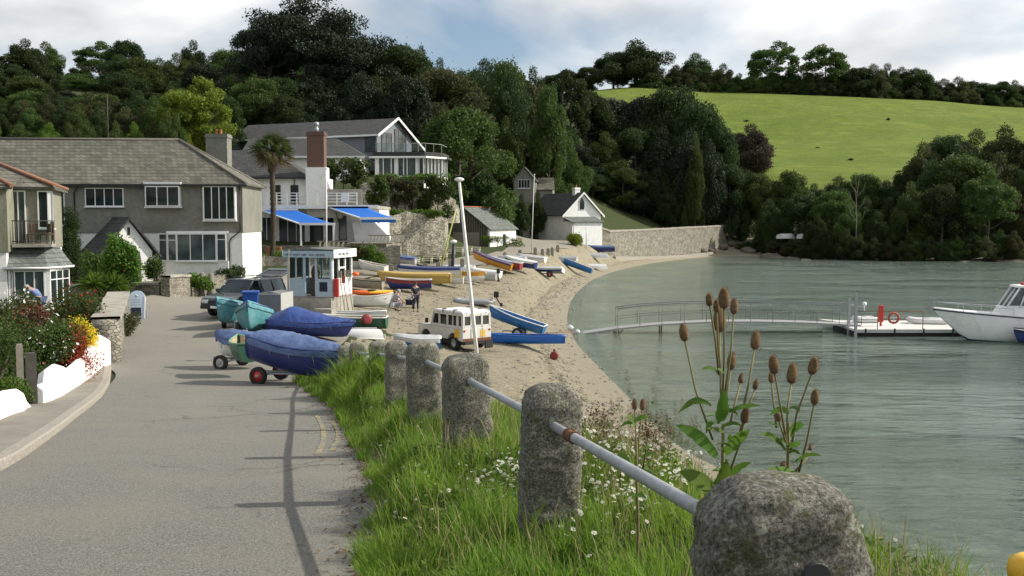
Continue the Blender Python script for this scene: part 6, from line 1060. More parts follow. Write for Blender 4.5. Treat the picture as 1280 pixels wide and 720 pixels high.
p = gw(131, 400, 29.6); MB_ = MB().lathe([(.42, -.6), (.42, p[3]-p[2]-.55), (.3, p[3]-p[2]-.42), (.05, p[3]-p[2]-.38)], n=14); o = MB_.build('wall_pillar', 'stone_wall', None, (p[0], p[1], p[2]+.4)); tag(o, 'rounded stone pillar at the near end of the lane wall', 'pillar')
curved_wall('boundary_wall', 'low dark stone wall along the front garden of the long grey house', 'wall', [sw(60, 357, 50), sw(88, 358, 50.3), sw(130, 356.5, 50.6), sw(150, 356.5, 50.8), sw(200, 355, 51)], 'stone_wall', .4, cap=True, capm='concrete', rough=.06)
curved_wall('brick_garden_wall', 'short sunlit stone block wall at the corner where the lane bends', 'wall', [sw(207, 347, 50.6), sw(222, 346, 51.8), sw(233, 346, 53)], 'stone_wall', .45, cap=True, capm='concrete', rough=.05)
curved_wall('rubble_wall', 'overgrown rubble wall below the wide window, leading to the parked dark car', 'wall', [gw(235, 360, 53.2), gw(262, 350, 56), gw(285, 340, 58.2), gw(304, 334, 59)], 'stone_wall', .5, rough=.3)
for k, (px, Y, pt) in enumerate([(253, 54.2, 340), (264, 54.8, 341)]):
    x = PX(px, Y); o = MB().lathe([(.2, -.3), (.19, .3), (.16, PZ(pt, Y)-H(x, Y)-.1), (.05, PZ(pt, Y)-H(x, Y))], n=9).build('stone_bollard', 'granite', None, (x, Y, H(x, Y))); tag(o, ['left one of two short stones standing before the wide window', 'right one of two short stones standing before the wide window'][k], 'stone')
curved_wall('lane_retaining_wall', 'planted stone bank below the cafe terrace, behind the car and kiosk', 'wall', [gw(306, 330, 72), gw(330, 321, 73.6), gw(400, 320, 75), gw(440, 312, 75.2), gw(500, 308, 76)], 'stone_wall', .6, rough=.25)
# ---------------------------------------------------------------- plants near the houses
def palm(px, Y, base_py, crown_py, rad, label):
    x = PX(px, Y); z = PZ(base_py, Y); zc_ = PZ(crown_py, Y)-z; r = thing('palm_tree', label, 'palm tree', (x, Y, z)); rng = np.random.default_rng(5); pts = [(0, 0, -1.0), (.05, 0, zc_*.3), (-.05, 0, zc_*.6), (.12, 0, zc_)]
    mb = MB(); n = 40; prev = []; 
    for i in range(n+1): t = i/n; prev.append((.12*math.sin(t*3), 0, -1+(zc_+1)*t))
    mb.tube(prev, [.19+(.035 if i % 2 else -.015)+(.1*(i/n > .82)) for i in range(n+1)], 9); mb.build('trunk', 'palm_bark', r)
    mb = MB(); md = MB()
    for k in range(64):
        a = k*2.39996; e = R(80-125*((k % 32)/31)**.85); L_ = rad*rng.uniform(.62, 1.05); d = Vector((math.cos(a)*math.cos(e), math.sin(a)*math.cos(e), math.sin(e))); c = Vector((.1, 0, zc_)); tip = c+d*L_*.55; T = md if k % 32 > 21 else mb
        T.tube([c, tip], [.03, .015], 4); s = d.orthogonal().normalized(); w_ = d.cross(s)
        for j in range(15):
            b = (j-7)/7*1.25; f_ = (d*math.cos(b)+(s if abs(s.z) < .5 else w_)*math.sin(b)).normalized(); q = tip+f_*L_*.55-Vector((0, 0, L_*.10*rng.uniform(.3, 1.6))); sd_ = f_.cross(d+Vector((.01, 0, .3))).normalized()*.028; m_ = tip+(q-tip)*.6+Vector((0, 0, .05)); T.add([tip-sd_*.4, tip+sd_*.4, m_+sd_, q, m_-sd_], [(0, 1, 2, 3, 4)])
    mb.build('fronds', 'leaf_mid', r, fixn=False); md.build('dead_fronds', 'leaf_brown', r, fixn=False)
palm(341, 75.0, 310, 190, 1.75, 'tall fan palm with thick dark trunk in front of the cafe')
def spiky(px, Y, top, label, rad=1.0, base=None, n=3):
    x = PX(px, Y); z = H(x, Y) if base is None else base; h = PZ(top, Y)-z-rad*.7; r = thing('cabbage_palm', label, 'cabbage palm', (x, Y, z)); rng = np.random.default_rng(int(px)); mb = MB(); ml = MB()
    for q in range(n):
        a0 = q*2.2; off = Vector((math.cos(a0)*rad*.55*(n > 1), math.sin(a0)*rad*.3, h*(.85+.2*rng.uniform()))); mb.tube([(0, 0, -.2), (off.x*.4, off.y*.4, h*.5), off], [.1, .07, .05], 6)
        for k in range(70):
            a = k*2.4; e = R(85-115*(k/70)); d = Vector((math.cos(a)*math.cos(e), math.sin(a)*math.cos(e), math.sin(e))); L_ = rad*rng.uniform(.6, .9); s = d.cross(Vector((0, 0, 1.01))).normalized()*.03; m_ = off+d*L_*.5; t = off+d*L_-Vector((0, 0, L_*.25)); ml.add([off-s*.5, off+s*.5, m_+s, t, m_-s], [(0, 1, 2, 3, 4)])
    mb.build('trunk', 'bark', r); ml.build('leaves', 'leaf_green', r, fixn=False)
spiky(126, 46.5, 330, 'spiky cabbage palm in the garden in front of the porch', 1.15)
tree(91, 52.5, 258, 34, 'cypress', 'leaf_dark', 'dark narrow conifer column against the grey house wall', name='conifer')
bush(152, 0, 49.5, 2.6, 3.3, 'leaf_green', 'tall rounded shrub with pale pink roses in front of the porch', 9000, .07, 1.8, flowers=('petal_pink', 60, .06)); bush(118, 0, 50.5, 2.0, 2.4, 'leaf_mid', 'dark green shrub filling the gap between conifer and rose bush', 4500, .07)
bush(196, 0, 57.5, 1.3, 1.7, 'leaf_mid', 'small green shrub between the porch and the wide window', 2400, .06); bush(285, 0, 58, 1.7, 1.1, 'leaf_dark', 'left clipped dark round bush under the wide window', 3000, .05, group=None); bush(296, 0, 58.4, 1.3, 1.3, 'leaf_dark', 'right clipped dark round bush near the drainpipe', 2600, .05)
def garden():
    b = bush
    b(100, 0, 26.2, 1.3, 1.7, 'leaf_yellow', 'golden yellow bush at the end of the flower border', 5200, .032, 1.1)
    b(84, 0, 24.0, 2.0, 1.7, 'leaf_red', 'large red fuchsia spilling over the white garden wall', 5200, .028, 1.6); b(78, 0, 24.2, 2.0, 1.75, 'leaf_mid', 'green leaves growing through the red fuchsia', 5200, .035, 1.6)
    b(58, 0, 23.6, 1.5, 1.8, 'leaf_mid', 'green bush with white flowers behind the stepped wall', 4500, .035, flowers=('petal_white', 200, .045)); b(40, 0, 24.5, 1.6, 2.0, 'leaf_brown', 'reddish brown bush left of the white flowered one', 4500, .035, flowers=('leaf_red', 900, .03))
    b(12, 0, 23.0, 2.0, 2.0, 'leaf_mid', 'green hedge with pink blossom at the left edge above the gate', 5200, .035, flowers=('petal_pink', 120, .03)); b(-14, 0, 21, 2.0, 1.9, 'leaf_mid', 'green shrub cut off by the left edge of the picture', 3500, .035)
    b(14, 0, 17.9, .85, .75, 'leaf_green', 'round clipped green bush just above the left white wall', 4500, .022); b(45, 0, 20.6, .8, .9, 'leaf_mid', 'leafy grey green shrub behind the gate post', 2600, .028, x=None)
    b(30, 0, 33, 1.6, 1.9, 'leaf_mid', 'rose bush with large white blooms beside the gardener', 3200, .04, flowers=('petal_white', 160, .06)); b(72, 0, 34, 1.8, 1.6, 'leaf_mid', 'white flowering bush right of the gardener', 2800, .04, flowers=('petal_white', 260, .055)); b(92, 0, 33, 1.8, 2.2, 'leaf_mid', 'tall green shrub with red flowers behind the golden bush', 4200, .04, flowers=('leaf_red', 220, .045)); b(108, 0, 35, 1.6, 1.6, 'leaf_olive', 'olive shrub between the golden bush and the lane wall', 3000, .04)
    b(8, 0, 31, 1.8, 1.6, 'leaf_mid', 'shrub with white roses in front of the cottage wing', 3000, .04, flowers=('petal_white', 140, .05)); b(52, 0, 29, 1.8, 1.4, 'leaf_olive', 'low olive shrub in the middle of the cottage garden', 3000, .04)
    b(158, 0, 35.5, .7, 1.0, 'leaf_olive', 'straggly weeds climbing the lane side of the mossy wall', 1400, .04, 2.5, name='weeds', cat='weeds')
garden()
rng_l = np.random.default_rng(77); V_, F_ = leaf_cloud([(*hit(98+rng_l.normal()*8, 484+rng_l.normal()*2.5, 8, 60)[:2], 0, .2, .2, .01) for _ in range(30)], 1500, .016, rng_l); V_[:, 2] = Hn(V_[:, 0], V_[:, 1])+.14; o = link('fallen_petals', np_mesh('fallen_petals', V_, F_), 'leaf_red'); tag(o, 'fallen red petals on the pavement below the fuchsia', 'petals', None, 'stuff')
for i, (p0, p1, lb) in enumerate([(305, 330, 'green brown weeds on the stone bank behind the open tailgate'), (328, 362, 'tall weeds on the stone bank left of the kiosk'), (440, 456, 'weeds on the stone bank right of the kiosk roof'), (455, 480, 'bright green weeds on the bank below the slatted fence')]): ivy(lb, p0, p1, 74.2+i*.2, 309 if i > 1 else 317, 340 if i < 2 else 330, 'leaf_green' if i % 2 else 'leaf_olive', 50+i, 3200, .9, 'weeds', 'weeds', .07)
for i, (p0, p1, Y, a, b_, lb) in enumerate([(604, 650, 119.5, 297, 309, 'grassy weeds along the white side wall of the shed'), (236, 262, 54, 347, 360, 'green plants at the foot of the rubble wall by the stones')]): ivy(lb, p0, p1, Y, a, b_, 'leaf_green', 60+i, 2500, .8, 'weeds', 'weeds', .07)
bush(719, 0, 134, 3.4, 1.9, 'leaf_lime', 'bright lime green bush at the near corner of the sea wall', 4500, .1)
# ---------------------------------------------------------------- flagpoles, masts, planters, benches, sign
def pole(name, label, px, Y, top, bot, r0, m, lean=0.0, cat='pole', knob=None):
    a = P(px, bot, Y); z = min(a.z, H(a.x, Y)+.02) if bot > 300 else a.z; b = P(px+lean, top, Y); r = thing(name, label, cat, (a.x, Y, z)); e = b-Vector((a.x, Y, z)); MB().tube([(0, 0, -.3), e*.5, e], [r0, r0*.85, r0*.6], 8).build('shaft', m, r)
    if knob: mb = MB(); mb.ball(e, knob, 10, (1.25, 1, .7)); mb.build('finial', 'white_trim', r)
    return r
pole('flagpole', 'thin white flagpole in front of the cafe, rising past its chimney', 408, 74.5, 211, 318, .055, 'white_trim', 0, 'flagpole', .09); pole('flagpole', 'thin pale flagpole standing on the beach edge before the boathouse', 664, 112, 218, 318, .06, 'pale_grp', 4, 'flagpole', .07)
pole('leaning_mast', 'slim yellow green mast leaning over the long blue boat', 548, 79, 262, 334, .07, mat('mast_green', (.42, .5, .12), .5), 22, 'mast'); pole('furled_sail', 'dark furled sail on a short mast with a white tip', 565, 82, 302, 336, .15, 'navy_cloth', 2, 'mast', .22)
pole('telegraph_pole', 'weathered telegraph pole behind the ridge of the slate roof', 135, 72, 118, 180, .05, 'dark_timber', -1, 'pole'); pole('signpost_pole', 'thin wooden pole standing at the left corner of the kiosk', 361, 41.0, 312, 402, .035, 'weathered_wood', 0, 'pole'); pole('short_post', 'slim post beside the lime green bush at the sea wall corner', 733, 137, 283, 305, .08, 'pale_grp', 0, 'post')
def bench(px, Y, k):
    x = PX(px, Y); z = H(x, Y); t = thing('bench', 'bleached wooden chair in the row under the cliff wall', 'bench', (x, Y, z), R(-12), 'bleached wooden chairs under the cliff wall'); MB().box(-.5, .5, -.25, .25, .40, .46, .01).build('seat', 'pale_wood', t); mb = MB(); mb.box(-.5, .5, .25, .3, .75, .85); mb.box(-.5, .5, .25, .3, .58, .66); mb.build('backrest', 'pale_wood', t)
    for s in (-.46, .42):
        mb = MB(); mb.box(s, s+.06, -.28, -.22, 0, .62); mb.box(s, s+.06, .22, .28, 0, .88); mb.box(s-.01, s+.07, -.3, .25, .6, .65); mb.build('leg_frame', 'pale_wood', t)
for k, (px, Y) in enumerate([(518, 94), (534, 95.5), (545, 96.5), (553, 97.3), (562, 98), (573, 99), (584, 100), (594, 101)]): bench(px, Y, k)
def planter(px0, px1, Y, pt, pb, label): 
    a = PX(px0, Y); w_ = PX(px1, Y)-a; z = PZ(pb, Y); h = PZ(pt, Y)-z; t = thing('planter', label, 'planter', (a, Y, z)); MB().box(0, w_, 0, .8, -.3, h, .03).build('box', 'terracotta', t); MB().box(.05, w_-.05, .05, .75, h-.02, h+.02).build('soil', 'dark_timber', t)
planter(333, 352, 76.1, 308.5, 319, 'square orange terracotta planter by the foot of the palm')
def aboard():
    Y = 42.2; x = PX(171, Y); z = H(x, Y)+.03; t = thing('sign_board', 'pale blue round topped pavement sign standing at the end of the lane wall', 'sign', (x, Y, z), R(8)); w_, h = .33, 1.2
    def panel(s, nm):
        pts = [(-w_, 0), (w_, 0)]+[(w_*math.cos(a), h-w_+w_*math.sin(a)) for a in np.linspace(0, math.pi, 15)]; mb = MB(); mb.prism(pts, 'y', -.015, .015); o = mb.build(nm, mat('sign_blue', (.50, .60, .72), .5, .05), t, (0, s*.28, 0), (R(-13)*s*-1, 0, 0)); return o
    a = panel(-1, 'front_panel'); b = panel(1, 'back_panel'); MB().box(-.2, .2, -.028, -.018, .12, .48).build('chalk_panel', 'navy_cloth', a)
    mb = MB(); mb.box(-w_-.03, -w_+.01, -.03, .03, 0, h-w_+.1); mb.box(w_-.01, w_+.03, -.03, .03, 0, h-w_+.1); mb.build('frame', 'white_trim', a)
    mb = MB(); mb.lathe([(.06, -.022), (.06, -.017)], (0, 0, .98), 10, 'y'); mb.box(-.18, .18, -.022, -.017, .80, .83); mb.box(-.14, .14, -.022, -.017, .70, .73); mb.box(-.2, .2, -.022, -.017, .6, .62); mb.build('emblem', 'kiosk_blue', a)
aboard()
def road_post(px, top, bot, Y, k):
    x = PX(px, Y); z = H(x, Y); h = max(.5, PZ(top, Y)-z); w_ = .17; vs = [(-w_, -.1), (w_, -.1), (w_, h-w_)]+[(w_*math.cos(a), h-w_+w_*math.sin(a)) for a in np.linspace(0, math.pi, 9)[1:-1]]+[(-w_, h-w_)]
    o = MB().prism(vs, 'y', -.11, .11).build('granite_post', 'granite', None, (x, Y, z), (0, 0, .2), bevel=.03); tag(o, k, 'post', 'small granite posts between the boats and the far road')
for k, (px, t, Y) in enumerate([(489, 330, 70.5), (512, 337, 75), (532, 328.5, 79.5), (548, 327, 81), (563, 324.5, 84), (578, 323, 87.5), (610, 319, 93), (631, 315, 98.5), (650, 312, 102), (669, 309, 108), (678, 311, 110), (685, 310, 113), (690, 309, 116), (697, 306, 120)]):
    road_post(px, t, 0, Y, 'tall granite post nearest the white dinghy, first of the far roadside row' if k == 0 else 'small round topped granite post lining the far side road above the boats')
# ---------------------------------------------------------------- kiosk
def kiosk():
    ang = R(-14); Y = 42.0; x = PX(415, Y); W_, D_ = 2.05, 2.1; zb = PZ(391, Y); o = Vector((x, Y, 0))-Vector((math.cos(ang), math.sin(ang), 0))*W_
    r = thing('kiosk', 'small pale blue wooden kiosk with white roof edge and many windows on a plinth', 'kiosk', (o.x, o.y, zb), ang); zp = PZ(373, Y)-zb; ze = PZ(322, Y)-zb; zt = PZ(313, Y)-zb; sill_ = zp+.75
    MB().box(-.35, W_+.02, -.15, D_+.1, -.6, zp).box(W_*.75, W_+.3, -.75, -.152, -.6, zp*.35).build('plinth', 'concrete', r)
    MB().box(0, W_, 0, D_, zp+.003, zp+.06).build('floor', 'weathered_wood', r)
    m = 'kiosk_blue'; mb = MB(); t = .06
    # front wall (door opening in the middle), posts, waist panels
    for a, b in ((0, .78), (1.32, W_)): mb.box(a, b, 0, t, zp+.06, sill_)
    for a in (0, .74, 1.28, W_-.09): mb.box(a, a+.09, -.01, t+.02, zp+.06, ze)
    mb.box(.38, .44, 0, t, sill_, ze); mb.box(0, .8, -.005, t, sill_, sill_+.06); mb.box(1.3, W_, -.005, t, sill_, sill_+.06); mb.box(0, t, t, D_, zp+.06, sill_); mb.box(t, W_-t, D_-t, D_, zp+.06, sill_)
    for y in (.7, 1.4, D_-.09): mb.box(0, t, y, y+.08, sill_, ze)
    for xx in (.6, 1.3): mb.box(xx, xx+.07, D_-t, D_, sill_, ze)
    mb.build('blue_wall', m, r); mb = MB(); mb.box(W_-t, W_+.012, t+.01, D_-.002, zp+.06, sill_)
    for y in (.02, .62, 1.3, D_-.1): mb.box(W_-t, W_+.02, y+.05, y+.13, sill_, ze)
    mb.box(W_-t, W_+.01, .68, 1.35, ze-.5, ze-.43); mb.box(W_-t, W_+.016, .07, D_, sill_, sill_+.06); mb.build('white_wall', 'white_paint', r)
    MB().box(.09, .74, .02, .03, sill_+.06, ze).box(1.37, W_-.09, .02, .03, sill_+.06, ze).box(W_-.03, W_-.02, .15, D_-.1, sill_+.06, ze).box(.02, .03, .1, D_-.1, sill_+.06, ze).box(.1, W_-.1, D_-.03, D_-.02, sill_+.06, ze).build('glazing', 'clear_glass', r)
    MB().box(-.12, W_+.14, -.14, D_+.14, ze, zt-.02).build('fascia_frame', m, r); MB().box(W_+.142, W_+.17, -.15, D_+.16, ze-.02, zt+.03).box(-.15, -.122, -.15, D_+.16, ze+.04, zt+.03).build('white_fascia', 'white_paint', r)
    mb = MB(); mb.prism([(-.14, zt), (W_+.14, zt), (W_+.14, zt+.03), (W_/2, zt+.10), (-.14, zt+.03)], 'y', -.16, D_+.16); mb.build('roof', 'slate_green', r)
    MB().box(1.48, 1.84, -.012, -.002, zp+.28, zp+.68).build('notice', 'navy_cloth', r)
    def word(txt, size, loc, rot, nm='lettering'):
        c = bpy.data.curves.new(nm, 'FONT'); c.body = txt; c.size = size; c.extrude = .004; c.align_x = 'LEFT'; tmp = bpy.data.objects.new(nm, c); COL.objects.link(tmp); dg = bpy.context.evaluated_depsgraph_get(); me = bpy.data.meshes.new_from_object(tmp.evaluated_get(dg)); bpy.data.objects.remove(tmp); me.materials.clear(); link(nm, me, 'lettering', r, loc, rot)
    word('FERRY  BOAT  HIRE   AND  FISHING', .115, (-.02, -.147, ze+.07), (R(90), 0, 0)); word('BOAT  HIRE  TRIPS', .13, (W_+.177, .3, ze+.09), (R(90), 0, R(90)))
    # things inside and around
    o2 = MB().box(-.18, .18, -.16, .16, 0, .8, .04).lathe([(.16, .8), (.2, 1.0), (.12, 1.25), (.02, 1.3)], n=10).build('coat_bundle', 'brick_dark', None, r.matrix_world @ Vector((0, 0, 0))); o2.location = Vector((o.x, o.y, zb))+Matrix.Rotation(ang, 3, 'Z') @ Vector((1.05, .55, zp+.06)); tag(o2, 'dark bundled clothes hanging in the kiosk doorway', 'coats')
    o3 = MB().box(0, .22, 0, .16, 0, .78, .03).build('fire_extinguisher_box', 'red_paint', None); o3.location = Vector((o.x, o.y, zb))+Matrix.Rotation(ang, 3, 'Z') @ Vector((W_+.03, .05, zp+.05)); o3.rotation_euler = (0, 0, ang); tag(o3, 'red box fixed to the white side of the kiosk', 'box')
    mb = MB(); mb.lathe([(.13, 0), (.17, .08), (.13, .16)], n=12); o4 = mb.build('buoy', 'orange_plastic'); o4.location = Vector((o.x, o.y, zb))+Matrix.Rotation(ang, 3, 'Z') @ Vector((W_+.25, 1.95, zp+.85)); tag(o4, 'small orange buoy hanging at the far corner of the kiosk', 'buoy')
    for k, (yy, hh_) in enumerate(((.5, 1.5), (.9, 1.25), (1.35, 1.5))):
        q = Matrix.Rotation(ang, 3, 'Z') @ Vector((W_+.35, yy, 0)); mb = MB(); mb.tube([(0, 0, 0), (-.22, 0, hh_)], .018, 6); mb.box(-.3, -.14, -.015, .015, hh_-.05, hh_+.25); o5 = mb.build('oar', ['weathered_wood', 'dark_red', 'weathered_wood'][k]); o5.location = Vector((o.x, o.y, zb))+q; o5.rotation_euler = (0, 0, ang+(k-1)*.2); tag(o5, ['pale oar leaning on the kiosk wall next to the red box', 'reddish oar leaning in the middle of the white kiosk wall', 'pale oar leaning on the kiosk wall furthest from the road'][k], 'oar', 'oars leaning on the kiosk')
kiosk()
# ---------------------------------------------------------------- boats
def hull_sections(L, B, D, ns=18, transom=.8, fine=2.1, rocker=.06, stem=.16, full=.78):
    S = []
    for i in range(ns+1):
        t = i/ns; b = B/2*(1-((t-.42)/.58)**fine) if t > .42 else B/2*(1-(1-transom)*((.42-t)/.42)**2); b = max(b, .004); zs = D*(1+.30*max(0, t-.35)**2*2.2+.05*(1-t)); zk = D*rocker*((t-.45)/.5)**2+(D*.9*max(0, (t-.9)/.1)**3 if t > .9 else 0); row = []
        for k in range(9):
            a = k/8*math.pi/2; y = b*math.sin(a)**full; z = zk+(zs-zk)*(1-math.cos(a))**1.05; row.append((L*(t-.5)+stem*D*(z/D)*max(0, t-.7)/.3, y, z))
        S.append(row)
    return S
def boat(name, label, px, Y, L, B, D, head, hull, rim='white_paint', inside='boat_inside', cover=None, pitch=0.0, roll=0.0, dz=0.0, peak=0.25, stripe=None, cat='boat', group=None, thwarts=3, outboard=False, x=None, z=None, name2=None, upside=False, transom=.8, mast=None, lowstripe=None):
    X_ = PX(px, Y) if x is None else x; Z_ = (H(X_, Y) if z is None else z)+dz; rot = Matrix.Rotation(head, 4, 'Z') @ Matrix.Rotation(-pitch, 4, 'Y') @ Matrix.Rotation(roll+(math.pi if upside else 0), 4, 'X')
    if upside: Z_ += D*1.05
    r = thing(name, label, cat, (X_, Y, Z_), tuple(rot.to_euler()), group); S = hull_sections(L, B, D, transom=transom)
    outer = [[(x_, -y, z_) for x_, y, z_ in reversed(row)]+[(x_, y, z_) for x_, y, z_ in row[1:]] for row in S]; th = .035
    mb = MB(); mb.sheet(outer); nq = len(outer[0]); mb.f.append(tuple(range(nq))); mb.mi.append(0); mb.sm.append(False)
    if stripe or lowstripe:
        nrow = len(outer); 
        for i in range(nrow-1):
            for j in range(nq-1):
                if stripe and (j in (0, 1, nq-2, nq-3)): mb.mi[i*(nq-1)+j] = 1
                if lowstripe and (j in (nq//2-2, nq//2-1, nq//2, nq//2+1, nq//2-3, nq//2+2)): mb.mi[i*(nq-1)+j] = 2 if stripe else 1
    mats = [hull]+([stripe] if stripe else [])+([lowstripe] if lowstripe else []); mb.build('hull', mats, r, fixn=False)
    if not upside:
        mb = MB(); g_ = []
        for row in S[:-1]: g_.append([(x_+(.03 if x_ < -L/2+.02 else 0), -max(0, y-th), z_+.03 if z_ < row[-1][2]-.03 else z_) for x_, y, z_ in reversed(row)]+[(x_+(.03 if x_ < -L/2+.02 else 0), max(0, y-th), z_+.03 if z_ < row[-1][2]-.03 else z_) for x_, y, z_ in row[1:]])
        mb.sheet(g_); mb.f.append(tuple(range(nq-1, -1, -1))); mb.mi.append(0); mb.sm.append(False); mb.build('inner_hull', inside, r, fixn=False)
    mb = MB(); rr = .028
    top = [row[-1] for row in S]; mb.tube([(x_, y, z_) for x_, y, z_ in top], rr, 6); mb.tube([(x_, -y, z_) for x_, y, z_ in top], rr, 6); mb.tube([(top[0][0], -top[0][1], top[0][2]), (top[0][0], top[0][1], top[0][2])], rr, 6); mb.tube([(S[-1][0][0]+.01, 0, S[-1][0][2]-.1), (S[-1][-1][0]+.015, 0, S[-1][-1][2]+.03)], .02, 6); mb.build('gunwale', rim, r)
    if upside: MB().box(-L*.42, L*.35, -.02, .02, -.05, .01).build('keel', rim, r)
    if cover:
        mb = MB(); g_ = []; n = len(S)
        for i, row in enumerate(S):
            x_, y, z_ = row[-1]; t = i/(n-1); pk = peak*D*(math.sin(math.pi*min(1, t*1.02))**.6 if peak < .6 else (max(0, 1-abs(t-.25)/(.30 if t < .25 else .72))**1.15)); g_.append([(x_, yy*1.03, zz) for yy, zz in [(-y-.02, z_-.16), (-y-.035, z_+.01), (-y*.62, z_+.06+pk*.62+.012*math.sin(i*2.1)), (-y*.3, z_+.07+pk*.9+.01*math.sin(i*1.7)), (0, z_+.08+pk+.012*math.sin(i*2.7)), (y*.3, z_+.07+pk*.9+.01*math.sin(i*1.3)), (y*.62, z_+.06+pk*.62), (y+.035, z_+.01), (y+.02, z_-.16)]])
        mb.sheet(g_); mb.f.append(tuple(range(9))[::-1]); mb.mi.append(0); mb.sm.append(False); cv = mb.build('cover', cover, r, fixn=False); ss = cv.modifiers.new('sub', 'SUBSURF'); ss.levels = 2; ss.render_levels = 2
        if 'tarp' in cover or cover == 'teal_paint':
            if 'creases' not in bpy.data.textures: tx = bpy.data.textures.new('creases', 'CLOUDS'); tx.noise_scale = .35; tx.noise_depth = 3
            dm = cv.modifiers.new('creases', 'DISPLACE'); dm.texture = bpy.data.textures['creases']; dm.strength = .07 if 'tarp' in cover else .03; dm.mid_level = .5
        mb = MB()
        for i in range(2, n-2, 4): x_, y, z_ = S[i][-1]; mb.tube([(x_, -y-.03, z_-.14), (x_+.03, -y*.8, z_*.45)], .007, 4); mb.tube([(x_, y+.03, z_-.14), (x_+.03, y*.8, z_*.45)], .007, 4)
        mb.build('lashing', 'rope', r)
    elif thwarts and not upside:
        for k in range(thwarts):
            i = int(2+(len(S)-6)*k/max(1, thwarts-1)); x_, y, z_ = S[i][-1]; MB().box(x_-.11, x_+.11, -y+.03, y-.03, z_-.2*D/.5, z_-.2*D/.5+.03).build('thwart', 'weathered_wood', r)
    if outboard:
        x0 = S[0][-1][0]; zt = S[0][-1][2]; mb = MB(); mb.box(x0-.32, x0-.04, -.12, .12, zt+.05, zt+.42, .05); mb.tube([(x0-.16, 0, zt+.1), (x0-.18, 0, zt-.55)], .05, 8); mb.box(x0-.3, x0-.05, -.02, .02, zt-.6, zt-.5); mb.lathe([(.02, 0), (.1, .02), (.02, .05)], (x0-.3, 0, zt-.55), 8, 'x'); mb.build('outboard_motor', 'black_metal', r)
    if mast:
        (mx, mz0, top, rad, ml) = mast; inv = r.matrix_world.inverted() if False else rot.inverted(); e = inv @ (Vector(top)-Vector((X_, Y, Z_))); a = Vector((mx, 0, mz0)); o = MB().tube([a, a.lerp(e, .5), e], [rad, rad*.9, rad*.65], 10).build('mast', 'white_trim', r); mb = MB(); mb.ball(e+Vector((0, 0, .05)), .15, 12, (1.25, 1, .62)); mb.build('masthead_float', 'white_trim', o)
        mb = MB(); mb.tube([a+Vector((0, .03, 0)), e+Vector((0, .02, 0))], .006, 4); mb.build('halyard', 'rope', o)
    return r
def trolley(label, px, Y, head, w=1.3, L=2.6, wheel=.26, hub='hub_grey', dz=0.0, off=0.0, back=-.3, x=None):
    X_ = PX(px, Y) if x is None else x; t = thing('boat_trolley', label, 'boat trolley', (X_, Y, H(X_, Y)+dz), head); mb = MB(); z = wheel+.05
    mb.tube([(back, -w/2, wheel), (back, w/2, wheel)], .03, 8); mb.tube([(back-.3, 0, z), (L*.6, 0, z+.02)], .03, 8); mb.tube([(back, -w/2+.1, z), (L*.35, 0, z)], .025, 6); mb.tube([(back, w/2-.1, z), (L*.35, 0, z)], .025, 6); mb.tube([(L*.6, 0, z), (L*.6, 0, .05)], .03, 6); mb.build('frame', 'galvanised', t)
    for s in (-1, 1):
        o = MB().lathe([(wheel*.62, -.06), (wheel*.93, -.075), (wheel, -.04), (wheel, .04), (wheel*.93, .075), (wheel*.62, .06), (wheel*.58, 0), (wheel*.62, -.06)], (0, 0, 0), 20, 'y', cap=False).build('tyre', 'black_rubber', t, (back, s*w/2, wheel)); MB().lathe([(wheel*.6, -.045), (wheel*.62, 0), (wheel*.6, .045), (.04, .05), (.04, -.05)], (0, 0, 0), 16, 'y').build('rim', hub, o); MB().lathe([(wheel*.18, -.08), (wheel*.18, .08)], (0, 0, 0), 10, 'y').build('hub', 'galvanised', o)
    return t
wz = .40
trolley('trolley with dark red hubs under the near blue covered boat', 366, 24.6, R(-22), .95, 2.0, .23, 'red_paint', 0, 0, -.72)
boat('covered_boat', 'navy clinker dinghy under a faded blue cover, nearest of the boats on the road', 366, 24.6, 2.45, 1.15, .66, R(-22), 'navy_paint', 'navy_paint', cover='blue_tarp', dz=.31, peak=.30, pitch=R(-10), stripe='pale_grp' if False else None, name2=None)
trolley('trolley under the small white hulled covered boat', 301, 28.4, R(160), 1.05, 1.6, .22, 'hub_grey', back=.35)
boat('covered_boat', 'small white hulled dinghy with a blue cover behind the nearest covered boat', 301, 28.4, 1.55, 1.05, .52, R(160), 'pale_grp', 'navy_paint', cover='blue_tarp', dz=.33, peak=.3)
boat('small_boat', 'little green boat stern squeezed between the two blue covered boats', 304, 26.4, 1.1, .8, .5, R(120), 'green_paint', 'light_green', cover=None, dz=.42, thwarts=1)
trolley('trolley under the left turquoise boat', 296, 39.5, R(-80), 1.0, 1.8, .26, 'hub_grey', back=.1)
boat('covered_boat', 'left of two turquoise boats seen bow on, beside the dark car', 296, 39.5, 2.5, 1.2, .74, R(-112), 'teal_paint', 'navy_paint', cover='teal_paint', dz=.16, peak=.10, pitch=R(7), transom=.6)
trolley('trolley under the right turquoise boat', 316, 36.8, R(-88), 1.0, 1.8, .24, 'hub_grey', back=.1)
boat('covered_boat', 'right and nearer of two turquoise boats seen bow on, under the blue bin', 316, 36.8, 2.6, 1.3, .80, R(-84), 'teal_paint', 'navy_paint', cover='teal_paint', dz=.10, peak=.12, pitch=R(7), transom=.6)
boat('tarped_boat', 'dinghy under a bright blue tarpaulin pitched over a pole like a tent', 388, 36, 3.0, 1.5, .50, R(-8), 'navy_paint', 'navy_paint', cover='bright_tarp', dz=.1, peak=.95, pitch=R(-3))
boat('upturned_boat', 'pale upturned dinghy between the tarpaulin boat and the turquoise boats', 352, 33.0, 1.7, .9, .36, R(5), 'pale_grp', 'pale_grp', upside=True)
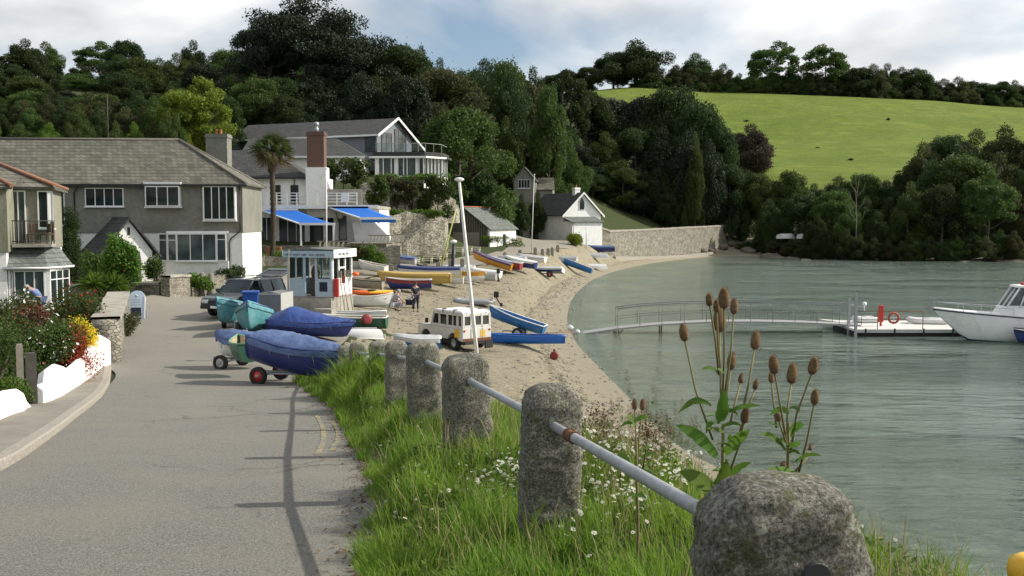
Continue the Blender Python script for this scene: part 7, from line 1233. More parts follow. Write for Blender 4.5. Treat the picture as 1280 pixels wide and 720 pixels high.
boat('rowing_boat', 'dark green rowing boat with a red wheel on it, in front of the kiosk', 442, 40.5, 2.7, 1.0, .48, R(178), 'green_paint', 'pale_grp', dz=.05, thwarts=3)
boat('flat_hull', 'long pale flat hull lying on the sand in front of the kiosk', 412, 42.0, 4.6, .8, .28, R(2), 'pale_grp', 'pale_grp', inside='grey_grp', dz=.02)
boat('kayak', 'white pointed hull lying on the sand behind the granite posts', 452, 38.0, 1.6, .7, .32, R(4), 'pale_grp', 'pale_grp', upside=True)
boat('flat_hull', 'grey white flat hull lying directly behind the farthest granite posts', 478, 33.5, 2.9, .8, .3, R(3), 'pale_grp', 'pale_grp', inside='grey_grp')
o = MB().lathe([(.10, -.1), (.2, -.09), (.22, -.03), (.22, .03), (.2, .09), (.10, .1)], (0, 0, 0), 16, 'y').build('spare_wheel', 'dark_red', None, (PX(458, 39.6), 39.6, H(PX(458, 39.6), 39.6)+.62), (0, 0, .5)); tag(o, 'dark red trolley wheel lying on the green rowing boat', 'wheel')
# beach boats
boat('rowing_boat', 'white rowing boat just right of the kiosk with an orange kayak on top', 464, 56, 2.15, 1.0, .62, R(3), 'pale_grp', 'white_paint', dz=.12, cover=None, lowstripe='hub_grey')
def kayak(name, label, px, Y, L, B, hh_, z, head, m1, m2, cat='kayak', group=None):
    t = thing(name, label, cat, (PX(px, Y), Y, z), head, group); g1 = []; n = 20
    for i in range(n+1):
        u = i/n*2-1; b = B/2*(1-abs(u)**2.4)+.005; h = hh_*(1-.35*abs(u)**2); zc_ = hh_*.35*u*u; g1.append([(L/2*u, b*math.cos(a), zc_+h*.5+h*.5*math.sin(a)) for a in np.linspace(0, 2*math.pi, 15)])
    mb = MB(); mb.sheet(g1); 
    if m2: mb.mi = [1 if (k//14) > 8 and 1 <= k % 14 <= 6 else 0 for k in range(len(mb.f))]
    mb.build('hull', [m1, m2] if m2 else m1, t); MB().lathe([(.24, 0), (.27, .02), (.24, .05), (.2, .02)], (0, 0, hh_*.95), 16).build('cockpit_rim', 'black_metal', t, (L*.0, 0, 0)); return t
kayak('kayak', 'orange and yellow kayak lying on the white rowing boat beside the kiosk', 465, 56, 2.35, .66, .30, H(PX(464, 56), 56)+.76, R(4), 'orange_plastic', 'yellow_plastic')
boat('rowing_boat', 'long yellow rowing boat, largest of the beached row behind the people', 519, 68.5, 4.9, 1.4, .68, R(181), 'yellow_paint', 'yellow_paint', dz=.25, cover='yellow_paint', peak=.05, transom=.7)
boat('rowing_boat', 'navy and red rowing boat directly behind the crouching people', 512, 66, 2.9, 1.2, .62, R(182), 'navy_paint', 'pale_grp', dz=.2, stripe='dark_red')
boat('rowing_boat', 'long boat with dark blue cover and white heart shaped stern', 538, 74, 4.6, 1.3, .62, R(182), 'pale_grp', 'navy_paint', cover='navy_paint', peak=.05, dz=.2)
boat('rowing_boat', 'amber and white boat immediately behind the tall mast', 588, 76, 2.1, 1.2, .68, R(200), 'pale_grp', 'amber_paint', dz=.2, stripe='amber_paint')
boat('upturned_boat', 'pale grey upturned boat between tall mast and raised amber bow', 585, 82, 3.4, 1.2, .5, R(-10), 'grey_grp', 'pale_grp', upside=True, dz=.15)
boat('rowing_boat', 'grey hulled boat with an outboard at the front of the beached row', 600, 79.5, 2.6, 1.2, .52, R(172), 'grey_grp', 'grey_grp', dz=.15, outboard=True)
boat('rowing_boat', 'boat with a raised amber bow pointing up towards the road', 614, 89, 3.7, 1.2, .62, R(168), 'amber_paint', 'amber_paint', cover='navy_paint', peak=.04, pitch=R(17), dz=.62)
boat('rowing_boat', 'red hulled boat with white gunwale, tight beside the amber one', 632, 90, 2.9, 1.25, .66, R(160), 'dark_red', 'white_paint', dz=.3, pitch=R(8), inside='pale_grp')
boat('rowing_boat', 'dark hulled boat with a pale cover at the right of the red one', 650, 92, 3.0, 1.25, .64, R(160), 'navy_paint', 'pale_grp', dz=.35, cover='pale_grp', peak=.12, pitch=R(8))
trolley('trolley with black wheels under the low navy boat', 683, 98, R(178), 1.0, 2.4, .32, 'dark_red')
boat('rowing_boat', 'low navy sided boat on a two wheeled trolley, right of the beached row', 681, 98, 3.3, 1.2, .4, R(176), 'navy_paint', 'pale_grp', dz=.42, cover='grey_grp', peak=.1)
boat('upturned_boat', 'pale upturned dinghy leaning behind the low navy boat', 690, 102, 2.6, 1.2, .5, R(150), 'pale_grp', 'white_paint', upside=True, roll=R(18), dz=.2)
boat('rowing_boat', 'blue and white boat propped up with its bow pointing left at the lime bush', 719, 117, 3.9, 1.3, .55, R(162), 'blue_paint', 'white_paint', pitch=R(19), dz=.55, roll=R(18), inside='navy_paint')
boat('upturned_boat', 'upper of two pale grey upturned dinghies near the sea wall', 743, 136, 3.8, 1.4, .55, R(-8), 'grey_grp', 'pale_grp', upside=True, dz=.1); boat('upturned_boat', 'lower and whiter of two upturned dinghies near the sea wall', 742, 129, 3.5, 1.4, .5, R(-12), 'pale_grp', 'pale_grp', upside=True)
boat('rowing_boat', 'farthest boat, dark blue under a blue cover, at the corner of the sea wall', 748, 144, 4.6, 1.7, .75, R(178), 'navy_paint', 'navy_paint', cover='blue_tarp', peak=.15)
boat('white_dinghy', 'white dinghy with a red mark parked beside the first roadside post', 466, 71.5, 2.2, 1.1, .5, R(160), 'pale_grp', 'white_paint', dz=.3, pitch=R(8)); boat('grey_dinghy', 'weathered grey dinghy on the road edge just right of the kiosk', 447, 72.5, 1.9, 1.0, .5, R(170), 'grey_grp', 'weathered_wood', dz=.3)
trolley('trolley wheels carrying the tilted blue boat', 649, 49.0, R(165), .8, 1.4, .27, 'hub_grey', back=0)
boat('rowing_boat', 'blue boat with white gunwale tilted bow up on its wheels behind the white car', 644, 49.2, 2.9, 1.1, .48, R(166), 'blue_paint', 'white_paint', pitch=R(17), dz=.52, inside='blue_paint')
boat('canoe', 'slender bright blue canoe on the sand with a dark red wheel under its end', 656, 46.2, 3.75, .85, .38, R(176), 'bright_blue', 'bright_blue', dz=.12, inside='navy_paint', transom=.45)
o = MB().lathe([(.06, -.06), (.16, -.06), (.2, -.03), (.2, .03), (.16, .06), (.06, .06)], (0, 0, 0), 16, 'y').box(-.04, .04, -.04, .04, 0, .32).build('launching_wheel', 'dark_red', None, (PX(693, 45.4), 45.4, H(PX(693, 45.4), 45.4)+.2), (0, 0, -.2)); tag(o, 'dark red launching wheel strapped to the right end of the bright blue canoe', 'wheel')
boat('sailing_dinghy', 'small blue and pale grey dinghy half hidden behind the fourth granite post', 523, 38, 1.7, 1.0, .46, R(184), 'blue_paint', 'pale_grp', cover='grey_grp', peak=.08, dz=.05)
def tall_mast():
    Y = 31.0; a = P(598, 462, Y); e = P(574, 226, Y)-a; r = thing('boat_mast', 'tall leaning white boat mast with a pale float at its top, behind the granite posts', 'mast', a); MB().tube([-e*.06, e*.3, e*.7, e], [.062, .062, .055, .042], 12).build('spar', 'white_paint', r)
    mb = MB(); mb.ball(e+Vector((0, 0, .04)), .11, 14, (1.35, 1, .6)); mb.build('masthead_float', 'white_trim', r); mb = MB(); mb.tube([Vector((.03, -.06, 0)), e*.5+Vector((.0, -.075, 0)), e+Vector((.02, -.04, -.1))], .006, 4); mb.build('halyard', 'rope', r); MB().tube([e*.03, e*.055], .08, 12).build('mast_band', 'black_metal', r)
tall_mast()
for px, Y, L_, hd, hl, rm, cv, ups, lb in [(497, 80, 3.0, 172, 'grey_grp', 'navy_paint', 'blue_tarp', 0, 'blue covered boat tucked between the long yellow boat and the roadside posts'), (545, 84, 3.2, 168, 'green_paint', 'weathered_wood', None, 0, 'dark green open boat behind the dark blue covered one, near the leaning mast'), (573, 88, 3.0, 165, 'pale_grp', 'white_paint', None, 1, 'white upturned boat near the roadside posts behind the tall mast'),
    (606, 84, 2.8, 160, 'pale_grp', 'white_paint', 'pale_grp', 0, 'white covered boat in front of the raised amber bow'), (639, 97, 3.0, 160, 'grey_grp', 'white_paint', None, 1, 'grey upturned boat behind the red hulled one'), (664, 100, 3.0, 158, 'pale_grp', 'white_paint', 'grey_grp', 0, 'pale boat with grey cover between the dark hulled boat and the trolley'), (704, 118, 3.4, 160, 'grey_grp', 'pale_grp', None, 1, 'grey upturned hull left of the propped blue and white boat'), (559, 71.5, 2.3, 178, 'pale_grp', 'yellow_paint', None, 0, 'small white boat with yellow gunwale at the stern of the long yellow boat'), (455, 63, 2.4, 176, 'weathered_wood', 'black_metal', None, 0, 'old brown dinghy behind the orange kayak')]:
    boat('beached_boat', lb, px, Y, L_, 1.2, .52, R(hd), hl, rm, cover=cv, upside=bool(ups), dz=0.1 if ups else .2, peak=.15, pitch=0 if ups else R(4))
# far pale boats on the bank
for k, (px, Y, s, lb) in enumerate([(982, 186, 4.0, 'larger pale boat laid up under the dark far shore trees'), (1004, 185, 2.6, 'smaller pale boat laid up at the right of the larger one on the far shore')]): boat('laid_up_boat', lb, px, Y, s, 1.6, .8, R(30), 'pale_grp', 'pale_grp', upside=True, z=PZ(294, Y)-.6)
# grey inflatable with its motor
def inflatable(label, px, Y, L, B, r0, head, z, m='inflatable_grey', motor=True, seat=True):
    t = thing('inflatable_boat', label, 'boat', (PX(px, Y), Y, z), head); U = [(-L/2, -B/2+r0), (L*.2, -B/2+r0), (L*.36, -B/2+r0*1.4), (L/2-r0, 0), (L*.36, B/2-r0*1.4), (L*.2, B/2-r0), (-L/2, B/2-r0)]; P_ = []
    for i in range(len(U)-1):
        for k in range(5): u = k/5; P_.append((U[i][0]*(1-u)+U[i+1][0]*u, U[i][1]*(1-u)+U[i+1][1]*u, r0+.16*max(0, (U[i][0]*(1-u)+U[i+1][0]*u)/L-.2)**1.0*2))
    P_.append((U[-1][0], U[-1][1], r0)); MB().tube(P_, [r0*.35]+[r0]*(len(P_)-2)+[r0*.35], 12).build('tube', m, t); MB().box(-L/2+.15, L*.3, -B/2+r0*1.2, B/2-r0*1.2, .05, .1).build('floor', 'boat_inside', t); MB().box(-L/2+.12, -L/2+.17, -B/2+r0*1.3, B/2-r0*1.3, .05, .5).build('transom', 'weathered_wood', t)
    if seat: MB().box(-.1, .12, -B/2+r0, B/2-r0, r0*1.7, r0*1.7+.04).build('seat', 'grey_cloth', t)
    if motor: mb = MB(); x0 = -L/2; mb.box(x0-.3, x0+.02, -.12, .12, .45, .85, .05); mb.tube([(x0-.1, 0, .5), (x0-.42, 0, .0)], .045, 8); mb.box(x0-.55, x0-.38, -.02, .02, -.12, .1); mb.tube([(x0, 0, .6), (x0+.35, 0, .68)], .02, 6); mb.build('outboard_motor', 'black_metal', t)
inflatable('grey inflatable boat with tilted black outboard lying on the sand', 592, 64.5, 2.7, 1.2, .17, R(172), H(PX(592, 64.5), 64.5))
# ---------------------------------------------------------------- blue bin, box trailer
def wheelie():
    Y = 38.6; x = PX(313, Y); z = H(x, Y); h = PZ(363, Y)-z; t = thing('wheelie_bin', 'blue plastic bin standing high behind the turquoise boats', 'bin', (x, Y, z), R(10)); mb = MB()
    mb.add([(-.2, -.2, 0), (.2, -.2, 0), (.2, .2, 0), (-.2, .2, 0), (-.29, -.27, h-.12), (.29, -.27, h-.12), (.29, .27, h-.12), (-.29, .27, h-.12)], [(0, 3, 2, 1), (4, 5, 6, 7), (0, 1, 5, 4), (1, 2, 6, 5), (2, 3, 7, 6), (3, 0, 4, 7)]); mb.build('body', 'plastic_blue', t, bevel=.02); MB().box(-.33, .33, -.31, .31, h-.119, h-.02, .03).build('lid', 'plastic_blue', t)
    for s in (-1, 1): MB().lathe([(.1, -.03), (.1, .03)], (0, 0, 0), 12, 'x').build('wheel', 'black_rubber', t, (s*.22, .22, .1))
wheelie()
def boxtrailer():
    Y = 39.4; x = PX(336, Y); z = H(x, Y); h = PZ(366, Y)-z; t = thing('box_trailer', 'plain grey box trailer with white edges beside the blue bin', 'trailer', (x, Y+.7, z), R(-10)); w_ = .45
    MB().prism([(-.62, .35), (.5, .35), (.5, h-.05), (.1, h+.03), (-.62, h-.08)], 'y', -w_, w_+.3).build('body', mat('trailer_grey', (.17, .175, .18), .5, .1), t, bevel=.02); MB().box(.5, .53, -w_-.02, w_+.32, .33, h-.03).box(-.62, .52, -w_-.02, -w_-.003, h-.1, h-.04).build('trim', 'hub_grey', t); MB().box(-.7, .55, -w_+.1, w_+.2, .25, .347).build('chassis', 'black_metal', t)
    for s in (-1, 1): MB().lathe([(.12, -.07), (.25, -.07), (.27, 0), (.25, .07), (.12, .07)], (0, 0, 0), 16, 'y').build('wheel', 'black_rubber', t, (0, .15+s*.62, .27))
boxtrailer()
# ---------------------------------------------------------------- vehicles
def wheel(par, x, y, z, r, w_, hub='hub_grey', side=1):
    o = MB().lathe([(r*.6, -w_/2), (r*.94, -w_/2), (r, -w_*.3), (r, w_*.3), (r*.94, w_/2), (r*.6, w_/2), (r*.57, 0), (r*.6, -w_/2)], (0, 0, 0), 24, 'y', cap=False).build('wheel', 'black_rubber', par, (x, y, z)); mb = MB(); mb.lathe([(r*.6, -w_*.3), (r*.6, w_*.3), (r*.5, w_*.2), (.05, w_*.28), (.05, -w_*.28), (r*.5, -w_*.2)], (0, 0, 0), 20, 'y'); mb.build('rim', hub, o); return o
def offroader():
    """long body along +x = forward"""
    Y = 44.2; px = 566; head = math.atan2(.93, -.52); head = R(128); x = PX(px, Y); z = H(x, Y); t = thing('off_road_car', 'boxy white off road car with yellow stickers parked on the sand', 'car', (x, Y+.6, z), head); k = .89
    L_, W_, hw = 4.0*k, 1.72*k, 1.97*k; a, b = -L_/2, L_/2; rw = .38*k; wx0, wx1 = a+.85*k, b-.75*k; zb = .48*k; zw = 1.13*k
    def arch(cx_): return [(cx_+(rw+.09)*math.cos(u), rw+(rw+.09)*math.sin(u)) for u in np.linspace(math.pi, 0, 11)]
    prof = [(a, zb)]+[p for p in arch(wx0) if p[1] >= zb]+[p for p in arch(wx1) if p[1] >= zb]+[(b, zb), (b, zw-.12*k), (b-.08, zw-.02), (b-1.05*k, zw+.02), (a, zw+.02)]
    MB().prism(prof, 'y', -W_/2, W_/2).build('body', 'lr_white', t, bevel=.018)
    c0, c1 = a, b-1.15*k; pts = [(c0, zw+.021), (c1, zw+.021), (c1-.28*k, hw-.13*k), (c0+.06, hw-.13*k)]
    # glasshouse: pillars and dark glass inset
    MB().prism([(c0+.02, zw+.022), (c1-.03, zw+.022), (c1-.3*k, hw-.15*k), (c0+.075, hw-.15*k)], 'y', -W_/2+.10, W_/2-.10).build('glass', 'window_glass', t)
    mb = MB(); 
    def sidepillar(x0, x1, y0, y1, z0=zw+.021, z1=hw-.13*k, sl=0.0): mb.prism([(x0, z0), (x1, z0), (x1-sl, z1), (x0-sl, z1)], 'y', y0, y1)
    for s0, s1 in ((-W_/2+.015, -W_/2+.085), (W_/2-.085, W_/2-.015)):
        for (x0, x1, sl) in ((c0, c0+.12, -.04), (c0+.42*k, c0+.56*k, 0), (c0+1.32*k, c0+1.42*k, 0), (c0+.90*k, c0+.92*k, 0), (c1-.08, c1, .26*k), (c0+2.02*k, c0+2.12*k, 0)): sidepillar(x0, x1, s0, s1, sl=sl)
        sidepillar(c0, c1, s0, s1, z1=zw+.09, sl=0); mb.prism([(c0+.05, hw-.24*k), (c1-.22*k, hw-.24*k), (c1-.27*k, hw-.13*k), (c0+.06, hw-.13*k)], 'y', s0, s1)
    for y0 in (-W_/2+.02, -.36*k, .28*k, W_/2-.12): mb.box(c0+.005, c0+.075, y0, y0+.09, zw+.02, hw-.13*k)
    mb.box(c0+.005, c0+.07, -W_/2+.02, W_/2-.02, zw+.02, zw+.13); mb.box(c0+.02, c0+.08, -W_/2+.02, W_/2-.02, hw-.26*k, hw-.13*k)
    mb.build('pillars', 'lr_white', t, bevel=.006)
    MB().prism([(c0+.02, hw-.129*k), (c1-.24*k, hw-.129*k), (c1-.34*k, hw-.02), (c0+.3, hw+.01), (c0+.08, hw-.03)], 'y', -W_/2+.03, W_/2-.03).build('roof', 'white_paint', t, bevel=.03)
    for i, (wx, s) in enumerate(((wx0, -1), (wx0, 1), (wx1, -1), (wx1, 1))): wheel(t, wx, s*(W_/2-.12), rw, rw, .22)
    MB().box(a-.12, a+.0, -W_/2+.05, W_/2-.05, .36*k, .50*k).build('rear_step', 'black_metal', t); MB().box(b-.003, b+.12, -W_/2, W_/2, .42*k, .56*k, .01).build('front_bumper', 'black_metal', t); MB().box(a+.3, b-.3, -W_/2+.12, W_/2-.12, .28*k, zb-.004).build('chassis', 'black_metal', t)
    MB().box(a-.03, a-.004, -W_/2+.01, W_/2-.01, zb, zb+.14).build('rear_sill', 'rust', t); MB().box(a-.14, a-.05, -W_/2, -W_/2+.4, .1, .42).build('mudflap', 'black_rubber', t)
    for s in (-1, 1): MB().lathe([(.05, -.02), (.05, .0)], (0, 0, 0), 12, 'x').build('tail_light', 'tail_red', t, (a-.005, s*(W_/2-.09), zw-.1)); MB().lathe([(.035, -.02), (.035, 0)], (0, 0, 0), 10, 'x').build('roof_light', 'dark_red', t, (a+.05, s*(W_/2-.25), hw-.09)); MB().lathe([(.1, 0), (.1, .02), (.06, .04)], (0, 0, 0), 14, 'x').build('headlight', 'headlamp', t, (b, s*(W_/2-.25), zw-.28))
    MB().box(a-.012, a-.003, -.5*k, -.2*k, zw-.4, zw-.1).build('rear_sticker', 'sticker', t)
    MB().box(c0+.28*k, c0+.7*k, W_/2+.002, W_/2+.008, zw-.42, zw-.05).build('side_sticker', 'sticker', t); MB().box(a-.02, a-.004, -.34*k, -.32*k, zb+.15, zw).box(a-.02, a-.004, .34*k, .36*k, zb+.15, zw).build('door_seam', 'hub_grey', t)
    for s in (-1, 1):
        mb = MB(); 
        for q in (c0+1.37*k, c0+2.07*k, c1+.02): mb.box(q, q+.012, s*(W_/2+.001), s*(W_/2+.006), zb+.05, zw)
        mb.box(c0+1.5*k, c0+1.62*k, s*(W_/2+.002), s*(W_/2+.02), zw-.15, zw-.11); mb.box(a+.05, b-.05, s*(W_/2+.001), s*(W_/2+.012), zw-.02, zw+.0); mb.build('door_trim', 'hub_grey', t); MB().box(c1+.02, c1+.06, s*(W_/2+.16)-.08, s*(W_/2+.16)+.08, zw+.08, zw+.3, .01).build('wing_mirror', 'black_metal', t)
        for q in (c0+.75*k, c0+1.7*k): MB().box(q, q+.04, s*(W_/2-.02), s*(W_/2+.0), hw-.16*k, hw+.05).box(q, q+.04, s*(W_/2-.2), s*(W_/2-.02), hw+.01, hw+.05).build('roof_bar', 'black_metal', t)
offroader()
def suv():
    Y = 42.5; px = 300; x = PX(px, Y); z = H(x, Y)+.02; head = R(-112); t = thing('estate_car', 'dark green estate car facing the camera with its tailgate raised', 'car', (x, Y+.9, z), head); L_, W_, hw = 3.9, 1.7, 1.55; a, b = -L_/2, L_/2; rw = .34; zb = .38; zw = .98
    wx0, wx1 = a+.75, b-.75
    def arch(cx_): return [(cx_+(rw+.07)*math.cos(u), rw+(rw+.07)*math.sin(u)) for u in np.linspace(math.pi, 0, 11)]
    prof = [(a, zb)]+[p for p in arch(wx0) if p[1] >= zb]+[p for p in arch(wx1) if p[1] >= zb]+[(b, zb), (b+.02, .6), (b-.05, .82), (b-.3, zw-.08), (b-1.05, zw+.02), (a+.02, zw+.02)]
    MB().prism(prof, 'y', -W_/2, W_/2).build('body', 'suv_paint', t, bevel=.06)
    def house(x0, x1, x2, x3, z0, z1, w0, w1): return [(x0, -w0, z0), (x1, -w0, z0), (x1, w0, z0), (x0, w0, z0), (x3, -w1, z1), (x2, -w1, z1), (x2, w1, z1), (x3, w1, z1)], [(0, 3, 2, 1), (4, 5, 6, 7), (0, 1, 5, 4), (1, 2, 6, 5), (2, 3, 7, 6), (3, 0, 4, 7)]
    mb = MB(); mb.add(*house(a+.06, b-1.05, b-1.62, a+.2, zw+.022, hw-.06, W_/2-.09, W_/2-.2)); mb.build('glass', 'window_glass', t)
    mb = MB(); mb.add(*house(a+.16, b-1.58, b-1.66, a+.2, hw-.075, hw, W_/2-.17, W_/2-.22)); mb.build('roof', 'suv_paint', t, bevel=.03)
    mb = MB()
    for s in (-1, 1):
        for x0, x1 in ((b-1.05, b-1.6), (b-1.95, b-1.97), (a+.95, a+1.0), (a+.08, a+.2)): mb.tube([(x0, s*(W_/2-.085), zw+.02), (x1, s*(W_/2-.195), hw-.06)], .035, 6)
        mb.tube([(a+.3, s*(W_/2-.3), hw+.07), (b-1.75, s*(W_/2-.3), hw+.07)], .02, 6)
        for q in (a+.4, b-1.9): mb.tube([(q, s*(W_/2-.3), hw-.01), (q, s*(W_/2-.3), hw+.07)], .02, 6)
    mb.build('pillars_and_rails', 'suv_paint', t)
    tg = MB().box(-.02, .03, -W_/2+.18, W_/2-.18, 0, .14, .01).box(-.02, .03, -W_/2+.18, W_/2-.18, .72, .95, .01).box(-.02, .03, -W_/2+.18, -W_/2+.28, .14, .72).box(-.02, .03, W_/2-.28, W_/2-.18, .14, .72).build('tailgate', 'suv_paint', t, (a+.2, 0, hw+.02), (0, R(-72), 0)); MB().box(0, .01, -W_/2+.28, W_/2-.28, .14, .72).build('tailgate_glass', 'clear_glass', tg); MB().box(-.03, -.021, -W_/2+.25, -W_/2+.42, .78, .9).build('tail_light', 'tail_red', tg)
    for s in (-1, 1):
        wheel(t, wx0, s*(W_/2-.1), rw, rw, .2); wheel(t, wx1, s*(W_/2-.1), rw, rw, .2); MB().box(b-.03, b+.03, s*(W_/2-.25)-.16, s*(W_/2-.25)+.16, .62, .76, .02).build('headlight', 'headlamp', t); MB().box(b-1.3, b-1.18, s*(W_/2+.07)-.08, s*(W_/2+.07)+.08, zw+.02, zw+.17, .02).build('wing_mirror', 'suv_paint', t)
    MB().box(b+.02, b+.05, -.42, .42, .6, .74).build('grille', 'black_metal', t); MB().box(b-.02, b+.09, -W_/2+.05, W_/2-.05, zb+.0, .54, .03).build('front_bumper', 'black_metal', t); MB().box(b+.092, b+.10, -.26, .26, .42, .52).build('number_plate', 'white_paint', t)
suv()
# ---------------------------------------------------------------- pontoon and gangway, cabin cruiser
def gangway():
    Y = 60.5; n = 26; pxs = np.linspace(716, 1072, n+1); dpy = lambda p: float(np.interp(p, [716, 770, 820, 880, 940, 1000, 1072], [417, 409, 404, 400.8, 400.3, 401.5, 405])); rpy = lambda p: float(np.interp(p, [764, 800, 850, 930, 1000, 1072], [386, 381, 378, 376.6, 378, 382]))
    o = P(716, 417, Y); t = thing('gangway', 'long arched metal gangway with railings from the beach to the pontoon', 'gangway', o); D_ = [P(p, dpy(p), Y)-o for p in pxs]; w_ = .65
    mb = MB(); rows = [[(d.x, -w_, d.z-.1), (d.x, -w_, d.z), (d.x, w_, d.z), (d.x, w_, d.z-.1)] for d in D_]; mb.sheet(rows, False); rows2 = [[(d.x, -w_, d.z-.1), (d.x, w_, d.z-.1)] for d in D_]; mb.sheet(rows2, False); mb.build('deck', mat('deck_grey', (.30, .30, .29), .6, .15), t)
    for s in (-1, 1):
        mb = MB(); q = [i for i, p in enumerate(pxs) if p >= 762]; top = [Vector((D_[i].x, s*w_, (P(pxs[i], rpy(pxs[i]), Y)-o).z)) for i in q]; mid = [(a+Vector((D_[i].x, s*w_, D_[i].z)))/2 for a, i in zip(top, q)]; mb.tube(top, .028, 6); mb.tube(mid, .017, 5); mb.tube([a*1.0-Vector((0, 0, .09)) for a in top], .010, 5)
        for k, i in enumerate(q):
            if k % 2 == 0 or k == len(q)-1: mb.tube([(D_[i].x, s*w_, D_[i].z), top[k]], .018, 5)
        mb.build('railing', mat('rail_grey', (.16, .17, .17), .6, .2), t)
    mb = MB(); i = 4; d = D_[i]
    for s in (-1, 1): mb.tube([(d.x-.1, s*w_*.9, d.z), (d.x-.1, s*w_*.9, -1.2)], .04, 6)
    mb.tube([(d.x-.6, -w_, -1), (d.x+.3, w_, .3)], .03, 5); mb.tube([(d.x-.6, w_, -1), (d.x+.3, -w_, .3)], .03, 5); mb.build('support', 'rust', t); mb = MB(); d = D_[8]
    for s in (-1, 1): mb.tube([(d.x, s*.4, d.z), (d.x, s*.4, -1.5)], .04, 6)
    mb.build('support', 'rust', t)
    for s in (-1, 1): MB().lathe([(.05, -.05), (.17, -.05), (.17, .05), (.05, .05)], (0, 0, 0), 14, 'y').build('roller', 'dark_red', t, (.05, s*.5, -.05))
gangway()
def pontoon():
    Yn = 58.2; x0 = PX(1070, Yn); x1 = PX(1290, Yn); z = .42; t = thing('pontoon', 'floating pontoon with pale deck and black floats at the end of the gangway', 'pontoon', (x0, Yn, 0)); W_ = x1-x0; MB().box(0, W_, 0, 5.2, z-.14, z, .01).build('deck', mat('deck_pale', (.60, .59, .55), .8, .08), t); MB().box(.1, W_-.1, .15, 5.05, -.15, z-.143).build('float', 'black_rubber', t); MB().box(0, W_, -.05, -.003, z-.2, z-.02).build('fender_strip', 'hub_grey', t)
    mb = MB(); 
    for k in range(6): x = .6+k*1.7; mb.box(x-.04, x+.04, -.1, -.052, -.1, z+.05)
    mb.build('fender_blocks', 'black_rubber', t)
    mb = MB(); xs = [0.1, 1.35, 3.9, 5.9]; h = 1.05
    mb.tube([(.1, .1, z+h), (4.0, .1, z+h)], .022, 6); mb.tube([(.1, .1, z+.55), (4.0, .1, z+.55)], .016, 6)
    for x in (1.35, 4.0): mb.tube([(x, .1, z), (x, .1, z+h)], .024, 6)
    mb.build('railing', 'rust', t); MB().box(-.02, .12, -.02, .12, -.4, z+2.1).box(-.02, .12, 1.2, 1.34, -.4, z+1.7).build('pile', 'galvanised', t)
    r = thing('lifebuoy', 'orange red lifebuoy ring hung on the pontoon railing', 'lifebuoy', (PX(1118, 58.15), 58.15, PZ(397.5, 58.15))); mb = MB(); ring = [(.29*math.cos(a), 0, .29*math.sin(a)) for a in np.linspace(0, 2*math.pi, 29)]; mb.tube(ring, .065, 10, False); mb.build('ring', mat('buoy_red', (.45, .07, .04), .5), r); mb = MB()
    for a in (0, 1, 2, 3): mb.tube([(.06*math.cos(a*math.pi/2), -.0, .06*math.sin(a*math.pi/2)), (.27*math.cos(a*math.pi/2), 0, .27*math.sin(a*math.pi/2))], .03, 6)
    mb.lathe([(.07, -.03), (.07, .03)], (0, 0, 0), 12, 'y'); mb.build('backing', 'white_cloth', r)
    x = PX(1102, 60); o = MB().box(-.14, .14, -.12, .12, .25, 1.25, .04).box(-.05, .05, -.05, .05, 0, .25).build('equipment_locker', 'red_paint', None, (x, 60, z)); tag(o, 'narrow red locker standing on the pontoon deck', 'locker')
pontoon()
boat('tender', 'white pointed dinghy floating behind the left end of the pontoon', 1052, 62.8, 2.4, 1.1, .5, R(178), 'pale_grp', 'white_paint', z=-.1, cover=None)
inflatable('small white inflatable tender lying on the pontoon deck', 1160, 61.5, 2.5, 1.2, .17, R(170), .42, 'pale_grp', True); inflatable('white inflatable left of the red locker on the pontoon', 1083, 62.3, 1.7, 1.1, .18, R(185), .42, 'pale_grp', False)
o = MB().ball((0, 0, .45), .14, 12).tube([(0, 0, 0), (0, 0, .4)], .03, 6).build('mooring_light', 'white_trim', None, (PX(1081, 58.6), 58.6, .42+1.0)); tag(o, 'white round knob on the corner pile of the pontoon', 'knob')
